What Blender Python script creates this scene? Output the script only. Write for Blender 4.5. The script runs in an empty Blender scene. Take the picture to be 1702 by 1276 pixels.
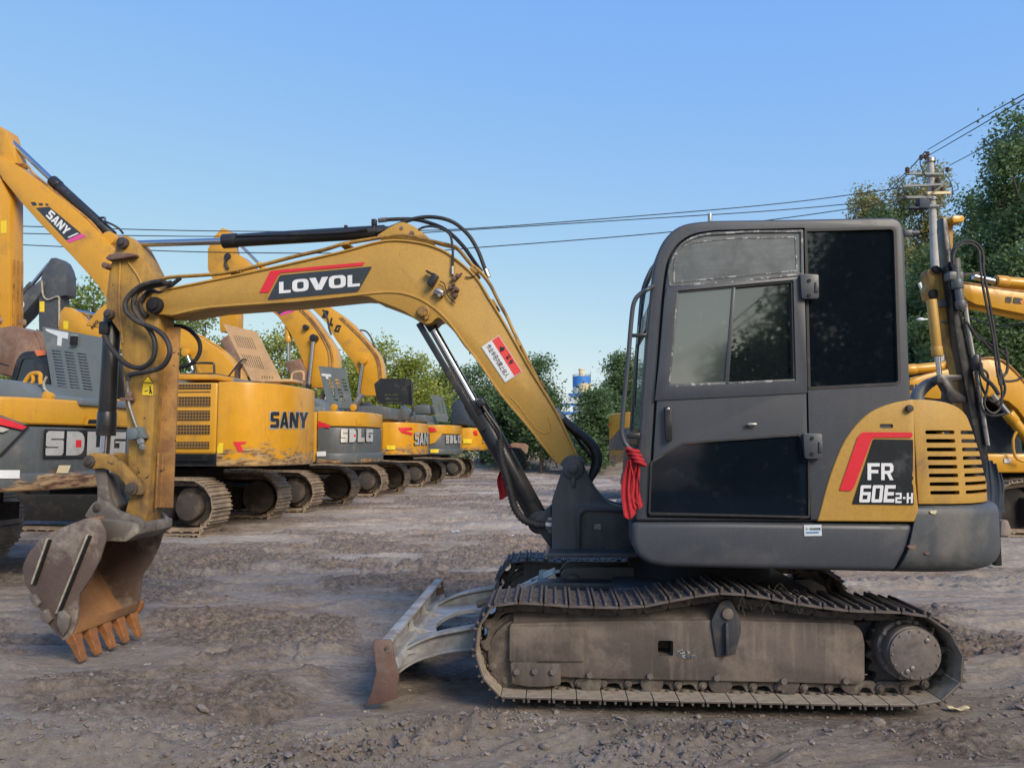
import bpy, bmesh, math, random
import numpy as np
from mathutils import Vector, Matrix
random.seed(7)
S = bpy.context.scene
COL = S.collection
R = math.radians
# ---------------------------------------------------------------- camera
F, CU, CV, CAMH = 1278.0, 851.0, 638.0, 1.38
PITCH = math.atan(104.0 / F)
cam_d = bpy.data.cameras.new('camera'); cam = bpy.data.objects.new('camera', cam_d); COL.objects.link(cam)
cam_d.sensor_width = 36.0; cam_d.lens = 36.0 * F / 1702.0
cam_d.clip_start = 0.05; cam_d.clip_end = 3000
cam.location = (0, 0, CAMH); cam.rotation_euler = (R(90) + PITCH, 0, 0)
S.camera = cam
# ---------------------------------------------------------------- sky, sun, exposure
SUN_EL, SUN_ROT = 33.0, 146.0
w = bpy.data.worlds.new('World'); S.world = w; w.use_nodes = True
nt = w.node_tree; nt.nodes.clear()
sky = nt.nodes.new('ShaderNodeTexSky'); sky.sky_type = 'NISHITA'; sky.sun_disc = False
sky.sun_elevation = R(SUN_EL); sky.sun_rotation = R(SUN_ROT)
sky.air_density = 1.0; sky.dust_density = 0.8; sky.ozone_density = 1.2; sky.altitude = 50
bg = nt.nodes.new('ShaderNodeBackground'); bg.inputs[1].default_value = 0.15
wo = nt.nodes.new('ShaderNodeOutputWorld')
# the sky's own colours, with its brightness range compressed the way the camera did
_sep = nt.nodes.new('ShaderNodeSeparateColor'); _com = nt.nodes.new('ShaderNodeCombineColor'); nt.links.new(sky.outputs[0], _sep.inputs[0])
for _i, (_p, _k) in enumerate(((.75, .695), (.48, 1.14), (-.06, 3.24))):
    _a = nt.nodes.new('ShaderNodeMath'); _a.operation = 'POWER'; _a.inputs[1].default_value = _p; nt.links.new(_sep.outputs[_i], _a.inputs[0])
    _b = nt.nodes.new('ShaderNodeMath'); _b.operation = 'MULTIPLY'; _b.inputs[1].default_value = _k; nt.links.new(_a.outputs[0], _b.inputs[0]); nt.links.new(_b.outputs[0], _com.inputs[_i])
nt.links.new(_com.outputs[0], bg.inputs[0]); nt.links.new(bg.outputs[0], wo.inputs[0])
sl = bpy.data.lights.new('sun', 'SUN'); sl.energy = 2.0; sl.angle = R(26); sl.color = (1.0, 0.89, 0.75)
so = bpy.data.objects.new('sun', sl); COL.objects.link(so)
_sd = Vector((math.sin(R(SUN_ROT)) * math.cos(R(SUN_EL)), math.cos(R(SUN_ROT)) * math.cos(R(SUN_EL)), math.sin(R(SUN_EL))))
so.rotation_euler = _sd.to_track_quat('Z', 'Y').to_euler()
S.view_settings.view_transform = 'Standard'; S.view_settings.look = 'None'
S.view_settings.gamma = 1; S.view_settings.use_curve_mapping = False
S.view_settings.exposure = 1.0
# ---------------------------------------------------------------- frames
SP, CP = math.sin(PITCH), math.cos(PITCH)
def ray(u, v):
    x = (u - CU) / F; z = (CV - v) / F
    return Vector((x, CP - z * SP, SP + z * CP))
class Frame:
    """local x along the machine, local y across it (away from us), z up"""
    def __init__(s, ox, oy, yaw, oz=0.0, flip=False):
        s.O = Vector((ox, oy, oz)); a = R(yaw)
        s.M = Matrix.Translation(s.O) @ Matrix.Rotation(-a, 4, 'Z')
        s.xd = Vector((math.cos(a), -math.sin(a), 0)); s.yd = Vector((math.sin(a), math.cos(a), 0)); s.a = a
    def at(s, u, v, ly=0.0):
        r = ray(u, v); C = Vector((0, 0, CAMH))
        t = (s.O + ly * s.yd - C).dot(s.yd) / r.dot(s.yd)
        P = C + t * r - s.O
        return Vector((P.dot(s.xd), ly, P.z))
    def px(s, pts, ly=0.0):
        return [(p.x, p.z) for p in (s.at(u, v, ly) for u, v in pts)]
    def p3(s, pts, ly=0.0):
        out = []
        for p in pts:
            out.append(s.at(p[0], p[1], p[2] if len(p) > 2 else ly))
        return out
WORLD = Frame(0, 0, 0)
def wpt(u, v, d):
    r = ray(u, v); return Vector((0, 0, CAMH)) + r * (d / r.y)
# ---------------------------------------------------------------- 2-D helpers
def cr(pts, n=6, closed=False):
    P = [Vector(p) for p in pts]; m = len(P); out = []
    rng = range(m) if closed else range(m - 1)
    for i in rng:
        p1, p2 = P[i], P[(i + 1) % m]
        p0 = P[i - 1] if (i > 0 or closed) else p1 * 2 - p2
        p3 = P[(i + 2) % m] if (i + 2 < m or closed) else p2 * 2 - p1
        for k in range(n):
            t = k / n
            out.append(0.5 * ((2 * p1) + (p2 - p0) * t + (2 * p0 - 5 * p1 + 4 * p2 - p3) * t * t + (3 * p1 - p0 - 3 * p2 + p3) * t ** 3))
    if not closed: out.append(P[-1])
    return [tuple(q) for q in out]
def resample(pts, N, closed=True):
    P = [Vector(p) for p in pts]
    if closed: P = P + [P[0]]
    L = [0.0]
    for a, b in zip(P, P[1:]): L.append(L[-1] + (b - a).length)
    T = L[-1]; out = []; j = 0
    for k in range(N):
        s = T * k / (N if closed else N - 1)
        while j < len(P) - 2 and L[j + 1] < s: j += 1
        q = (s - L[j]) / max(1e-9, L[j + 1] - L[j]); out.append(P[j].lerp(P[j + 1], min(1, q)))
    return out, T
def rnd(pts, r, n=5):
    out = []; m = len(pts)
    for i in range(m):
        p = Vector(pts[i]); a = Vector(pts[i - 1]) - p; b = Vector(pts[(i + 1) % m]) - p
        rr = r[i] if isinstance(r, (list, tuple)) else r
        la, lb = a.length, b.length
        if rr <= 0: out.append(tuple(p)); continue
        d = min(rr, la * .48, lb * .48); A = p + a.normalized() * d; B_ = p + b.normalized() * d
        for k in range(n + 1):
            t = k / n; out.append(tuple(A * (1 - t) ** 2 + p * 2 * t * (1 - t) + B_ * t * t))
    return out
def area(pts):
    return .5 * sum(pts[i - 1][0] * pts[i][1] - pts[i][0] * pts[i - 1][1] for i in range(len(pts)))
def inset(pts, d):
    sg = 1 if area(pts) > 0 else -1; m = len(pts); out = []
    for i in range(m):
        p = Vector(pts[i]); e1 = (p - Vector(pts[i - 1])); e2 = (Vector(pts[(i + 1) % m]) - p)
        if e1.length < 1e-9: e1 = e2
        if e2.length < 1e-9: e2 = e1
        e1.normalize(); e2.normalize()
        n1 = Vector((-e1.y, e1.x)) * sg; n2 = Vector((-e2.y, e2.x)) * sg
        n = (n1 + n2); n = n.normalized() if n.length > 1e-6 else n1
        k = d / max(.35, n.dot(n1)); out.append(tuple(p + n * k))
    return out
def circ(cx, cz, r, n=24, a0=0, a1=360):
    full = abs(a1 - a0) >= 360
    return [(cx + r * math.cos(R(a0 + (a1 - a0) * k / (n if full else n - 1))), cz + r * math.sin(R(a0 + (a1 - a0) * k / (n if full else n - 1)))) for k in range(n)]
# ---------------------------------------------------------------- mesh builder
def bool_mesh(a, b, op):
    oa = bpy.data.objects.new('_a', a); ob = bpy.data.objects.new('_b', b)
    COL.objects.link(oa); COL.objects.link(ob)
    m = oa.modifiers.new('b', 'BOOLEAN'); m.operation = op; m.object = ob; m.solver = 'EXACT'
    dg = bpy.context.evaluated_depsgraph_get(); dg.update()
    me = bpy.data.meshes.new_from_object(oa.evaluated_get(dg))
    bpy.data.objects.remove(oa); bpy.data.objects.remove(ob)
    return me
class B:
    def __init__(s): s.bm = bmesh.new(); s.uv = None
    def _bev(s, vs, off, seg, ang=25):
        if off <= 0: return
        vset = set(vs); es = set()
        for v in vs:
            for e in v.link_edges:
                if e.other_vert(v) in vset and len(e.link_faces) == 2:
                    try: an = e.calc_face_angle()
                    except ValueError: continue
                    if an > R(ang): es.add(e)
        if es:
            bmesh.ops.bevel(s.bm, geom=list(es), offset=off, segments=seg, affect='EDGES', clamp_overlap=True, profile=.5)
    def prism(s, pts, y0, y1, bev=0, seg=2):
        q = []
        for p in pts:
            if not q or (Vector(p) - Vector(q[-1])).length > 1e-5: q.append(p)
        if (Vector(q[0]) - Vector(q[-1])).length < 1e-5: q.pop()
        A = [s.bm.verts.new((x, y0, z)) for x, z in q]; C = [s.bm.verts.new((x, y1, z)) for x, z in q]
        fs = [s.bm.faces.new(A), s.bm.faces.new(C[::-1])]
        for i in range(len(q)):
            fs.append(s.bm.faces.new((A[i - 1], C[i - 1], C[i], A[i])))
        bmesh.ops.recalc_face_normals(s.bm, faces=fs)
        s._bev(A + C, bev, seg); return s
    def slab(s, pts, z0, z1, bev=0, seg=2):
        """polygon in xy, extruded in z"""
        A = [s.bm.verts.new((x, y, z0)) for x, y in pts]; C = [s.bm.verts.new((x, y, z1)) for x, y in pts]
        fs = [s.bm.faces.new(A), s.bm.faces.new(C[::-1])]
        for i in range(len(pts)): fs.append(s.bm.faces.new((A[i - 1], C[i - 1], C[i], A[i])))
        bmesh.ops.recalc_face_normals(s.bm, faces=fs)
        s._bev(A + C, bev, seg); return s
    def ring(s, outer, inner, y0, y1):
        n = len(outer); vs = []
        for y in (y0, y1): vs.append([s.bm.verts.new((x, y, z)) for x, z in outer]); vs.append([s.bm.verts.new((x, y, z)) for x, z in inner])
        fs = []
        for i in range(n):
            j = (i + 1) % n
            fs += [s.bm.faces.new((vs[0][i], vs[0][j], vs[1][j], vs[1][i])), s.bm.faces.new((vs[2][i], vs[3][i], vs[3][j], vs[2][j])),
                   s.bm.faces.new((vs[0][i], vs[2][i], vs[2][j], vs[0][j])), s.bm.faces.new((vs[1][i], vs[1][j], vs[3][j], vs[3][i]))]
        bmesh.ops.recalc_face_normals(s.bm, faces=fs); return s
    def box(s, c, d, rot=None, bev=0, seg=2):
        r = bmesh.ops.create_cube(s.bm, size=1.0); vs = r['verts']
        M = Matrix.Translation(c) @ (rot if rot else Matrix.Identity(4)) @ Matrix.Diagonal((d[0], d[1], d[2], 1))
        bmesh.ops.transform(s.bm, matrix=M, verts=vs); s._bev(vs, bev, seg); return s
    def bar(s, p0, p1, w, h, up=(0, 0, 1), bev=0):
        p0, p1 = Vector(p0), Vector(p1); d = p1 - p0; x = d.normalized(); u = Vector(up)
        if abs(x.dot(u)) > .99: u = Vector((1, 0, 0))
        y = u.cross(x).normalized(); z = x.cross(y)
        rot = Matrix((x, y, z)).transposed().to_4x4()
        return s.box((p0 + p1) / 2, (d.length, w, h), rot, bev)
    def cyl(s, p0, p1, r0, r1=None, seg=24, bev=0, cap=True):
        p0, p1 = Vector(p0), Vector(p1); d = p1 - p0
        q = d.to_track_quat('Z', 'Y').to_matrix().to_4x4()
        r = bmesh.ops.create_cone(s.bm, cap_ends=cap, segments=seg, radius1=r0, radius2=(r0 if r1 is None else r1), depth=d.length,
                                  matrix=Matrix.Translation((p0 + p1) / 2) @ q)
        s._bev(r['verts'], bev, 2, 40); return s
    def tube(s, pts, r, seg=10, n=6, smooth=True, cap=True):
        P = [Vector(p) for p in pts]
        if smooth and len(P) > 2: P = [Vector(p) for p in cr(P, n)]
        t = (P[1] - P[0]).normalized(); u = t.orthogonal().normalized(); rings = []
        for i, p in enumerate(P):
            t2 = ((P[min(i + 1, len(P) - 1)] - P[max(i - 1, 0)])).normalized()
            u = (u - t2 * u.dot(t2)).normalized(); v = t2.cross(u)
            rr = r(i / (len(P) - 1)) if callable(r) else r
            rings.append([s.bm.verts.new(p + (u * math.cos(2 * math.pi * k / seg) + v * math.sin(2 * math.pi * k / seg)) * rr) for k in range(seg)])
        fs = []
        for a, b in zip(rings, rings[1:]):
            for k in range(seg): fs.append(s.bm.faces.new((a[k - 1], a[k], b[k], b[k - 1])))
        if cap: fs.append(s.bm.faces.new(rings[0])); fs.append(s.bm.faces.new(rings[-1][::-1]))
        bmesh.ops.recalc_face_normals(s.bm, faces=fs); return s
    def ribbon(s, pts, t, y0, y1, bev=0, side=1):
        """strip following an xz polyline, thickness t to one side, from y0 to y1"""
        P = [Vector(p) for p in pts]; off = []
        for i, p in enumerate(P):
            d = (P[min(i + 1, len(P) - 1)] - P[max(i - 1, 0)]).normalized(); off.append(p + Vector((-d.y, d.x)) * t * side)
        return s.prism([tuple(p) for p in P] + [tuple(p) for p in off[::-1]], y0, y1, bev)
    def grid(s, rows, close_u=False):
        V = [[s.bm.verts.new(p) for p in row] for row in rows]; fs = []
        for a, b in zip(V, V[1:]):
            m = len(a)
            for k in range(m if close_u else m - 1): fs.append(s.bm.faces.new((a[k], a[(k + 1) % m], b[(k + 1) % m], b[k])))
        return fs
    def hexbolt(s, c, r, h, ax=(0, -1, 0)):
        c = Vector(c); return s.cyl(c, c + Vector(ax) * h, r, seg=6)
    def ico(s, c, r, sub=1, sc=(1, 1, 1)):
        q = bmesh.ops.create_icosphere(s.bm, subdivisions=sub, radius=r, matrix=Matrix.Translation(c) @ Matrix.Diagonal((*sc, 1))); return q['verts']
    def mesh(s, name='m'):
        me = bpy.data.meshes.new(name); s.bm.to_mesh(me); s.bm.free(); return me
def finish(me, name, mat, parent=None, smooth=35, frame=None, root_inv=None):
    if frame is not None:
        me.transform((root_inv if root_inv is not None else Matrix.Identity(4)) @ frame.M)
    me.name = name; me.materials.clear(); me.materials.append(mat)
    if smooth:
        me.polygons.foreach_set('use_smooth', [True] * len(me.polygons))
        me.set_sharp_from_angle(angle=R(smooth))
    o = bpy.data.objects.new(name, me); COL.objects.link(o)
    if parent is not None: o.parent = parent
    return o
class Kit:
    """builds parts under one root whose frame is rf; meshes may be drawn in another frame"""
    def __init__(s, rf, root): s.rf = rf; s.root = root; s.inv = rf.M.inverted()
    def part(s, b, name, mat, parent=None, frame=None, cut=(), isect=None, smooth=35, bevel=0, label=None):
        me = b.mesh() if isinstance(b, B) else b
        for c in cut: me = bool_mesh(me, c.mesh() if isinstance(c, B) else c, 'DIFFERENCE')
        if isect is not None: me = bool_mesh(me, isect.mesh(), 'INTERSECT')
        if bevel:
            bm = bmesh.new(); bm.from_mesh(me)
            bmesh.ops.remove_doubles(bm, verts=bm.verts, dist=1e-4)
            bmesh.ops.dissolve_limit(bm, angle_limit=R(1), verts=bm.verts, edges=bm.edges)
            es = [e for e in bm.edges if len(e.link_faces) == 2 and e.calc_face_angle(0) > R(35)]
            bmesh.ops.bevel(bm, geom=es, offset=bevel, segments=3, affect='EDGES', clamp_overlap=True, profile=.5)
            bm.to_mesh(me); bm.free()
        o = finish(me, name, mat, parent if parent is not None else s.root, smooth, frame or s.rf, s.inv)
        if label: o['label'] = label
        if name in SPLIT: split_islands(o)
        return o
SPLIT = {'end_plate', 'side_plate', 'bucket_ear', 'track_roller', 'engine_part', 'side_window', 'frame_bolt', 'drive_bolt', 'hinge_bolt', 'bearing_bolt', 'cylinder_lug', 'pipe_clamp', 'blade_gusset', 'decal_square', 'hose_fitting', 'control_console', 'rod_eye', 'wear_rib', 'pivot_cover', 'pivot_pin', 'weld_rib', 'rail_clamp', 'engine_cover', 'caked_mud', 'pane_edge', 'pane_border', 'hose_coupling', 'blade_cylinder_lug', 'blue_trim', 'brace', 'mount_plate', 'paint_mark', 'panel_seam', 'tail_cap', 'brace'}
def split_islands(o):
    bm = bmesh.new(); bm.from_mesh(o.data); seen = set(); groups = []
    for f in bm.faces:
        if f in seen: continue
        st = [f]; seen.add(f); g = []
        while st:
            q = st.pop(); g.append(q)
            for e in q.edges:
                for n in e.link_faces:
                    if n not in seen: seen.add(n); st.append(n)
        groups.append([q.index for q in g])
    bm.free()
    if len(groups) < 2 or len(groups) > 60: return
    src = o.data.copy()
    for i, g in enumerate(groups):
        keep = set(g); bm = bmesh.new(); bm.from_mesh(src); bm.faces.ensure_lookup_table()
        bmesh.ops.delete(bm, geom=[f for f in bm.faces if f.index not in keep], context='FACES')
        bmesh.ops.delete(bm, geom=[v for v in bm.verts if not v.link_faces], context='VERTS')
        if i == 0: bm.to_mesh(o.data)
        else:
            me = src.copy(); bm.to_mesh(me); c = o.copy(); c.data = me; COL.objects.link(c)
        bm.free()
def tag(o, label=None, cat=None, group=None, kind=None):
    if label: o['label'] = label
    if cat: o['category'] = cat
    if group: o['group'] = group
    if kind: o['kind'] = kind
    return o
def empty(name, frame=None, loc=(0, 0, 0), yaw=0, **k):
    o = bpy.data.objects.new(name, None); COL.objects.link(o); o.empty_display_size = .3
    if frame is not None: o.location = frame.O; o.rotation_euler = (0, 0, -frame.a)
    else: o.location = loc; o.rotation_euler = (0, 0, yaw)
    return tag(o, **k)
# ---------------------------------------------------------------- lettering
def text_mesh(body, bold=0.0, shear=0.0, spacing=1.0):
    c = bpy.data.curves.new('t', 'FONT'); c.body = body; c.size = 1; c.offset = bold; c.shear = shear; c.resolution_u = 4
    c.space_character = spacing
    o = bpy.data.objects.new('t', c); COL.objects.link(o)
    dg = bpy.context.evaluated_depsgraph_get(); dg.update()
    me = bpy.data.meshes.new_from_object(o.evaluated_get(dg)); bpy.data.objects.remove(o)
    n = len(me.vertices); co = np.empty(n * 3); me.vertices.foreach_get('co', co); co = co.reshape(-1, 3)
    if n:
        lo, hi = co.min(0), co.max(0); co[:, 0] = (co[:, 0] - lo[0]) / max(1e-6, hi[0] - lo[0]); co[:, 1] = (co[:, 1] - lo[1]) / max(1e-6, hi[1] - lo[1]); co[:, 2] = 0
        me.vertices.foreach_set('co', co.ravel())
    return me
def arr(n, w=1.0):  # helper for row positions
    return [(k + .5) / n for k in range(n)]
BLK = {'S': [[(.06, 0), (.90, 0), (1, .1), (1, .58), (.93, .64), (.30, .64), (.30, .69), (1, .69), (1, 1), (.12, 1), (0, .9), (0, .42), (.08, .36), (.70, .36), (.70, .31), (0, .31), (0, .06)]],
       'D': [[(0, 0), (.62, 0), (.84, .07), (.96, .2), (1, .36), (1, .64), (.96, .8), (.84, .93), (.62, 1), (0, 1)]],
       'L': [[(0, 0), (1, 0), (1, .34), (.50, .34), (.50, 1), (0, 1)]],
       'G': [[(.1, 0), (1, 0), (1, .6), (.42, .6), (.42, .52), (.66, .52), (.66, .30), (.36, .30), (.36, .70), (1, .70), (1, 1), (.1, 1), (0, .9), (0, .1)]],
       '6': [[(0, 0), (1, 0), (1, .62), (.3, .62), (.3, .8), (.95, .8), (.95, 1), (0, 1)]], '0': [[(0, 0), (1, 0), (1, 1), (0, 1)]]}
def block_text(word, gap=.06):
    bm = bmesh.new(); n = len(word); wd = (1 - gap * (n - 1)) / n
    for i, ch in enumerate(word):
        x0 = i * (wd + gap)
        for poly in BLK[ch]:
            bm.faces.new([bm.verts.new((x0 + x * wd, y, 0)) for x, y in poly]).normal_update()
    bmesh.ops.triangulate(bm, faces=bm.faces[:])
    me = bpy.data.meshes.new('bt'); bm.to_mesh(me); bm.free(); return me
GL = {}
def _o(rx=.34, ry=.34, hx=.30, hy=.22, q=.16): return rnd([(0, 0), (1, 0), (1, 1), (0, 1)], min(rx, .5), 5), rnd([(hx, hy), (1 - hx, hy), (1 - hx, 1 - hy), (hx, 1 - hy)], q, 4)
GL['O'] = _o(); GL['0'] = ([(.08, 0), (.92, 0), (1, .06), (1, .94), (.92, 1), (.08, 1), (0, .94), (0, .06)], [(.30, .18), (.70, .18), (.70, .82), (.30, .82)])
GL['L'] = ([(0, 0), (1, 0), (1, .24), (.38, .24), (.38, 1), (0, 1)], None)
GL['V'] = ([(.34, 0), (.66, 0), (1, 1), (.66, 1), (.5, .42), (.34, 1), (0, 1)], None)
GL['F'] = ([(0, 0), (.30, 0), (.30, .40), (.88, .40), (.88, .60), (.30, .60), (.30, .80), (1, .80), (1, 1), (0, 1)], None)
GL['R'] = ([(0, 0), (.28, 0), (.28, .36), (.46, .36), (.70, 0), (1, 0), (.74, .40), (.90, .46), (1, .58), (1, .84), (.86, 1), (0, 1)], [(.28, .55), (.68, .55), (.72, .62), (.72, .75), (.68, .81), (.28, .81)])
GL['6'] = ([(.08, 0), (.92, 0), (1, .06), (1, .60), (.28, .60), (.28, .82), (.96, .82), (.96, 1), (.08, 1), (0, .94), (0, .06)], [(.28, .18), (.72, .18), (.72, .42), (.28, .42)])
GL['E'] = ([(0, 0), (1, 0), (1, .2), (.32, .2), (.32, .4), (.9, .4), (.9, .6), (.32, .6), (.32, .8), (1, .8), (1, 1), (0, 1)], None)
GL['2'] = ([(0, 0), (1, 0), (1, .2), (.30, .2), (.30, .38), (1, .38), (1, 1), (0, 1), (0, .8), (.70, .8), (.70, .58), (0, .58)], None)
GL['-'] = ([(.1, .40), (.9, .40), (.9, .60), (.1, .60)], None)
GL['H'] = ([(0, 0), (.32, 0), (.32, .4), (.68, .4), (.68, 0), (1, 0), (1, 1), (.68, 1), (.68, .6), (.32, .6), (.32, 1), (0, 1)], None)
GL['S'] = ([(0, .0), (.85, 0), (1, .10), (1, .50), (.86, .60), (.34, .60), (.34, .78), (1, .78), (.96, 1), (.14, 1), (0, .90), (0, .50), (.14, .40), (.66, .40), (.66, .22), (0, .22)], None)
GL['A'] = ([(0, 0), (.30, 0), (.36, .18), (.64, .18), (.70, 0), (1, 0), (.66, 1), (.34, 1)], [(.42, .36), (.58, .36), (.50, .70)])
GL['N'] = ([(0, 0), (.30, 0), (.30, .55), (.66, 0), (1, 0), (1, 1), (.70, 1), (.70, .45), (.34, 1), (0, 1)], None)
GL['Y'] = ([(.34, 0), (.66, 0), (.66, .40), (1, 1), (.66, 1), (.5, .64), (.34, 1), (0, 1), (.34, .40)], None)
GL['G'] = ([(.1, 0), (1, 0), (1, .58), (.5, .58), (.5, .40), (.70, .40), (.70, .20), (.30, .20), (.30, .80), (1, .80), (1, 1), (.1, 1), (0, .9), (0, .1)], None)
GL['D'] = ([(0, 0), (.78, 0), (1, .2), (1, .8), (.78, 1), (0, 1)], [(.32, .22), (.68, .22), (.68, .78), (.32, .78)])
def glyphs(word, gap=.10, widths=None):
    ws = widths or [.5 if c == '-' else 1.0 for c in word]; T = sum(ws) + gap * (len(word) - 1); x = 0; bm = bmesh.new()
    for c, w_ in zip(word, ws):
        o, h = GL[c]; pts = list(o)
        if h:
            hh = list(h) if area(h) < 0 else list(h)[::-1]
            oo = pts if area(pts) > 0 else pts[::-1]
            j = min(range(len(oo)), key=lambda i: (oo[i][0] - hh[0][0]) ** 2 + (oo[i][1] - hh[0][1]) ** 2)
            k = min(range(len(hh)), key=lambda i: (oo[j][0] - hh[i][0]) ** 2 + (oo[j][1] - hh[i][1]) ** 2)
            pts = oo[:j + 1] + hh[k:] + hh[:k] + [hh[k]] + oo[j:]
        f = bm.faces.new([bm.verts.new(((x + px_ * w_) / T, py_, 0)) for px_, py_ in pts]); f.normal_update(); x += w_ + gap
    bmesh.ops.triangulate(bm, faces=bm.faces[:]); me = bpy.data.meshes.new('gl'); bm.to_mesh(me); bm.free(); return me
def place(me, bl, br, tl, flat=None, thick=0.0):
    """map unit square mesh onto the parallelogram bl, br, tl (3-D)"""
    bl, br, tl = Vector(bl), Vector(br), Vector(tl); U, V = br - bl, tl - bl
    for v in me.vertices:
        if flat: v.co = flat(v.co.x, v.co.y)
        else: v.co = bl + U * v.co.x + V * v.co.y
    if thick:
        bm = bmesh.new(); bm.from_mesh(me); n = (U.cross(V)).normalized() * thick
        r = bmesh.ops.extrude_face_region(bm, geom=bm.faces[:]); vs = [g for g in r['geom'] if isinstance(g, bmesh.types.BMVert)]
        bmesh.ops.translate(bm, vec=n, verts=vs); bm.to_mesh(me); bm.free()
    return me
def patch(pts3, n=None):
    """flat sticker from 3-D points"""
    bm = bmesh.new(); bm.faces.new([bm.verts.new(p) for p in pts3]); me = bpy.data.meshes.new('patch'); bm.to_mesh(me); bm.free(); return me
# ---------------------------------------------------------------- materials
class NG:
    def __init__(s, name):
        s.m = bpy.data.materials.new(name); s.m.use_nodes = True; s.t = s.m.node_tree; s.t.nodes.clear()
        s.out = s.n('ShaderNodeOutputMaterial'); s.p = s.n('ShaderNodeBsdfPrincipled'); s.l(s.p, 0, s.out, 0)
        s.tc = s.n('ShaderNodeTexCoord')
    def n(s, t, **k):
        x = s.t.nodes.new(t)
        for a, b in k.items(): setattr(x, a, b)
        return x
    def l(s, a, ao, b, bi): s.t.links.new(a.outputs[ao], b.inputs[bi])
    def noise(s, scale, detail=4, rough=.55, stretch=None, src='Object', dist=0):
        x = s.n('ShaderNodeTexNoise'); x.inputs['Scale'].default_value = scale; x.inputs['Detail'].default_value = detail
        x.inputs['Roughness'].default_value = rough; x.inputs['Distortion'].default_value = dist
        if stretch:
            mp = s.n('ShaderNodeMapping'); mp.inputs['Scale'].default_value = stretch; s.l(s.tc, src, mp, 0); s.l(mp, 0, x, 'Vector')
        else: s.l(s.tc, src, x, 'Vector')
        return x
    def ramp(s, src, o, p0, p1, c0=(0, 0, 0, 1), c1=(1, 1, 1, 1)):
        x = s.n('ShaderNodeValToRGB'); x.color_ramp.elements[0].position = p0; x.color_ramp.elements[1].position = p1
        x.color_ramp.elements[0].color = c0; x.color_ramp.elements[1].color = c1; s.l(src, o, x, 0); return x
    def mix(s, fac, a, b, blend='MIX'):
        x = s.n('ShaderNodeMix', data_type='RGBA', blend_type=blend)
        for val, idx in ((fac, 0), (a, 6), (b, 7)):
            if isinstance(val, (int, float)): x.inputs[idx].default_value = val
            elif isinstance(val, tuple) and len(val) in (3, 4) and not hasattr(val[0], 'outputs'): x.inputs[idx].default_value = (*val[:3], 1)
            else: s.l(val[0], val[1], x, idx)
        return (x, 2)
    def math(s, op, a, b=0.0):
        x = s.n('ShaderNodeMath', operation=op)
        for i, v in enumerate((a, b)):
            if isinstance(v, (int, float)): x.inputs[i].default_value = v
            else: s.l(v[0], v[1], x, i)
        return (x, 0)
    def set(s, name, v):
        if isinstance(v, (int, float)): s.p.inputs[name].default_value = v
        elif isinstance(v, tuple) and hasattr(v[0], 'outputs'): s.l(v[0], v[1], s.p, name)
        else: s.p.inputs[name].default_value = (*v[:3], 1)
    def bump(s, h, strength=.3, dist=.01):
        x = s.n('ShaderNodeBump'); x.inputs['Strength'].default_value = strength; x.inputs['Distance'].default_value = dist
        s.l(h[0], h[1], x, 'Height'); s.l(x, 0, s.p, 'Normal')
def mul(c, k): return tuple(min(1, x * k) for x in c)
def M(name, base, rough=.5, metal=0.0, var=.15, scale=5, dirt=None, damt=.4, dscale=2.5, streak=0.0, chips=None, camt=.3, cscale=14,
      bump=.15, bscale=60, bdist=.004, ior=1.5, coat=0.0, stretch=None, scrape=None):
    g = NG(name)
    n1 = g.noise(scale, 5, .6)
    col = g.mix((g.ramp(n1, 0, .3, .7), 0), mul(base, 1 - var), mul(base, 1 + var * .6))
    rr = rough
    if streak:
        st = g.noise(1.0, 4, .6, stretch=(26, 26, 1.8))
        col = g.mix(g.math('MULTIPLY', (g.ramp(st, 0, .5, .72), 0), streak), col, dirt or mul(base, .5))
    if dirt:
        d = g.noise(dscale, 9, .68, stretch=stretch, dist=.3); rp = g.ramp(d, 0, .62 - damt * .35, .78 - damt * .25)
        col = g.mix(g.math('MULTIPLY', (rp, 0), .85), col, dirt)
        rr = g.math('ADD', g.math('MULTIPLY', (rp, 0), max(0, .9 - rough) * .7), rough)
    if chips:
        c = g.noise(cscale, 10, .7, dist=.6); rc = g.ramp(c, 0, .70 - camt * .22, .715 - camt * .22)
        col = g.mix((rc, 0), col, chips)
    fine = g.noise(90, 3, .6)
    col = g.mix(.10, col, (g.ramp(fine, 0, .3, .7), 0), 'OVERLAY')
    if scrape:
        gz = g.n('ShaderNodeSeparateXYZ'); g.l(g.tc, 'Object', gz, 0)
        hz = g.n('ShaderNodeMapRange'); hz.inputs[1].default_value = scrape[0]; hz.inputs[2].default_value = scrape[1]; hz.inputs[3].default_value = 1; hz.inputs[4].default_value = 0; g.l(gz, 2, hz, 0)
        sn = g.noise(1.6, 8, .65, stretch=(1, 1, 3.5), dist=.5); k = g.math('ADD', g.math('MULTIPLY', (hz, 0), .55), g.math('MULTIPLY', (sn, 0), .9))
        kr = g.n('ShaderNodeMapRange'); kr.inputs[1].default_value = .74; kr.inputs[2].default_value = .80; g.l(k[0], k[1], kr, 0)
        s2 = g.noise(5, 8, .7, stretch=(1, 1, 5)); sc = g.mix((g.ramp(s2, 0, .42, .58), 0), scrape[2], scrape[3]); col = g.mix(g.math('MULTIPLY', (kr, 0), .9), col, sc)
    g.set('Base Color', col); g.set('Roughness', rr); g.set('Metallic', metal); g.set('IOR', ior); g.set('Coat Weight', coat)
    if bump:
        bn = g.noise(bscale, 6, .6); g.bump((bn, 0), bump, bdist)
    return g.m
def flatmat(name, col, rough=.5, metal=0.0, **k):
    return M(name, col, rough, metal, var=.06, bump=.05, **k)
mt = {}
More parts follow.
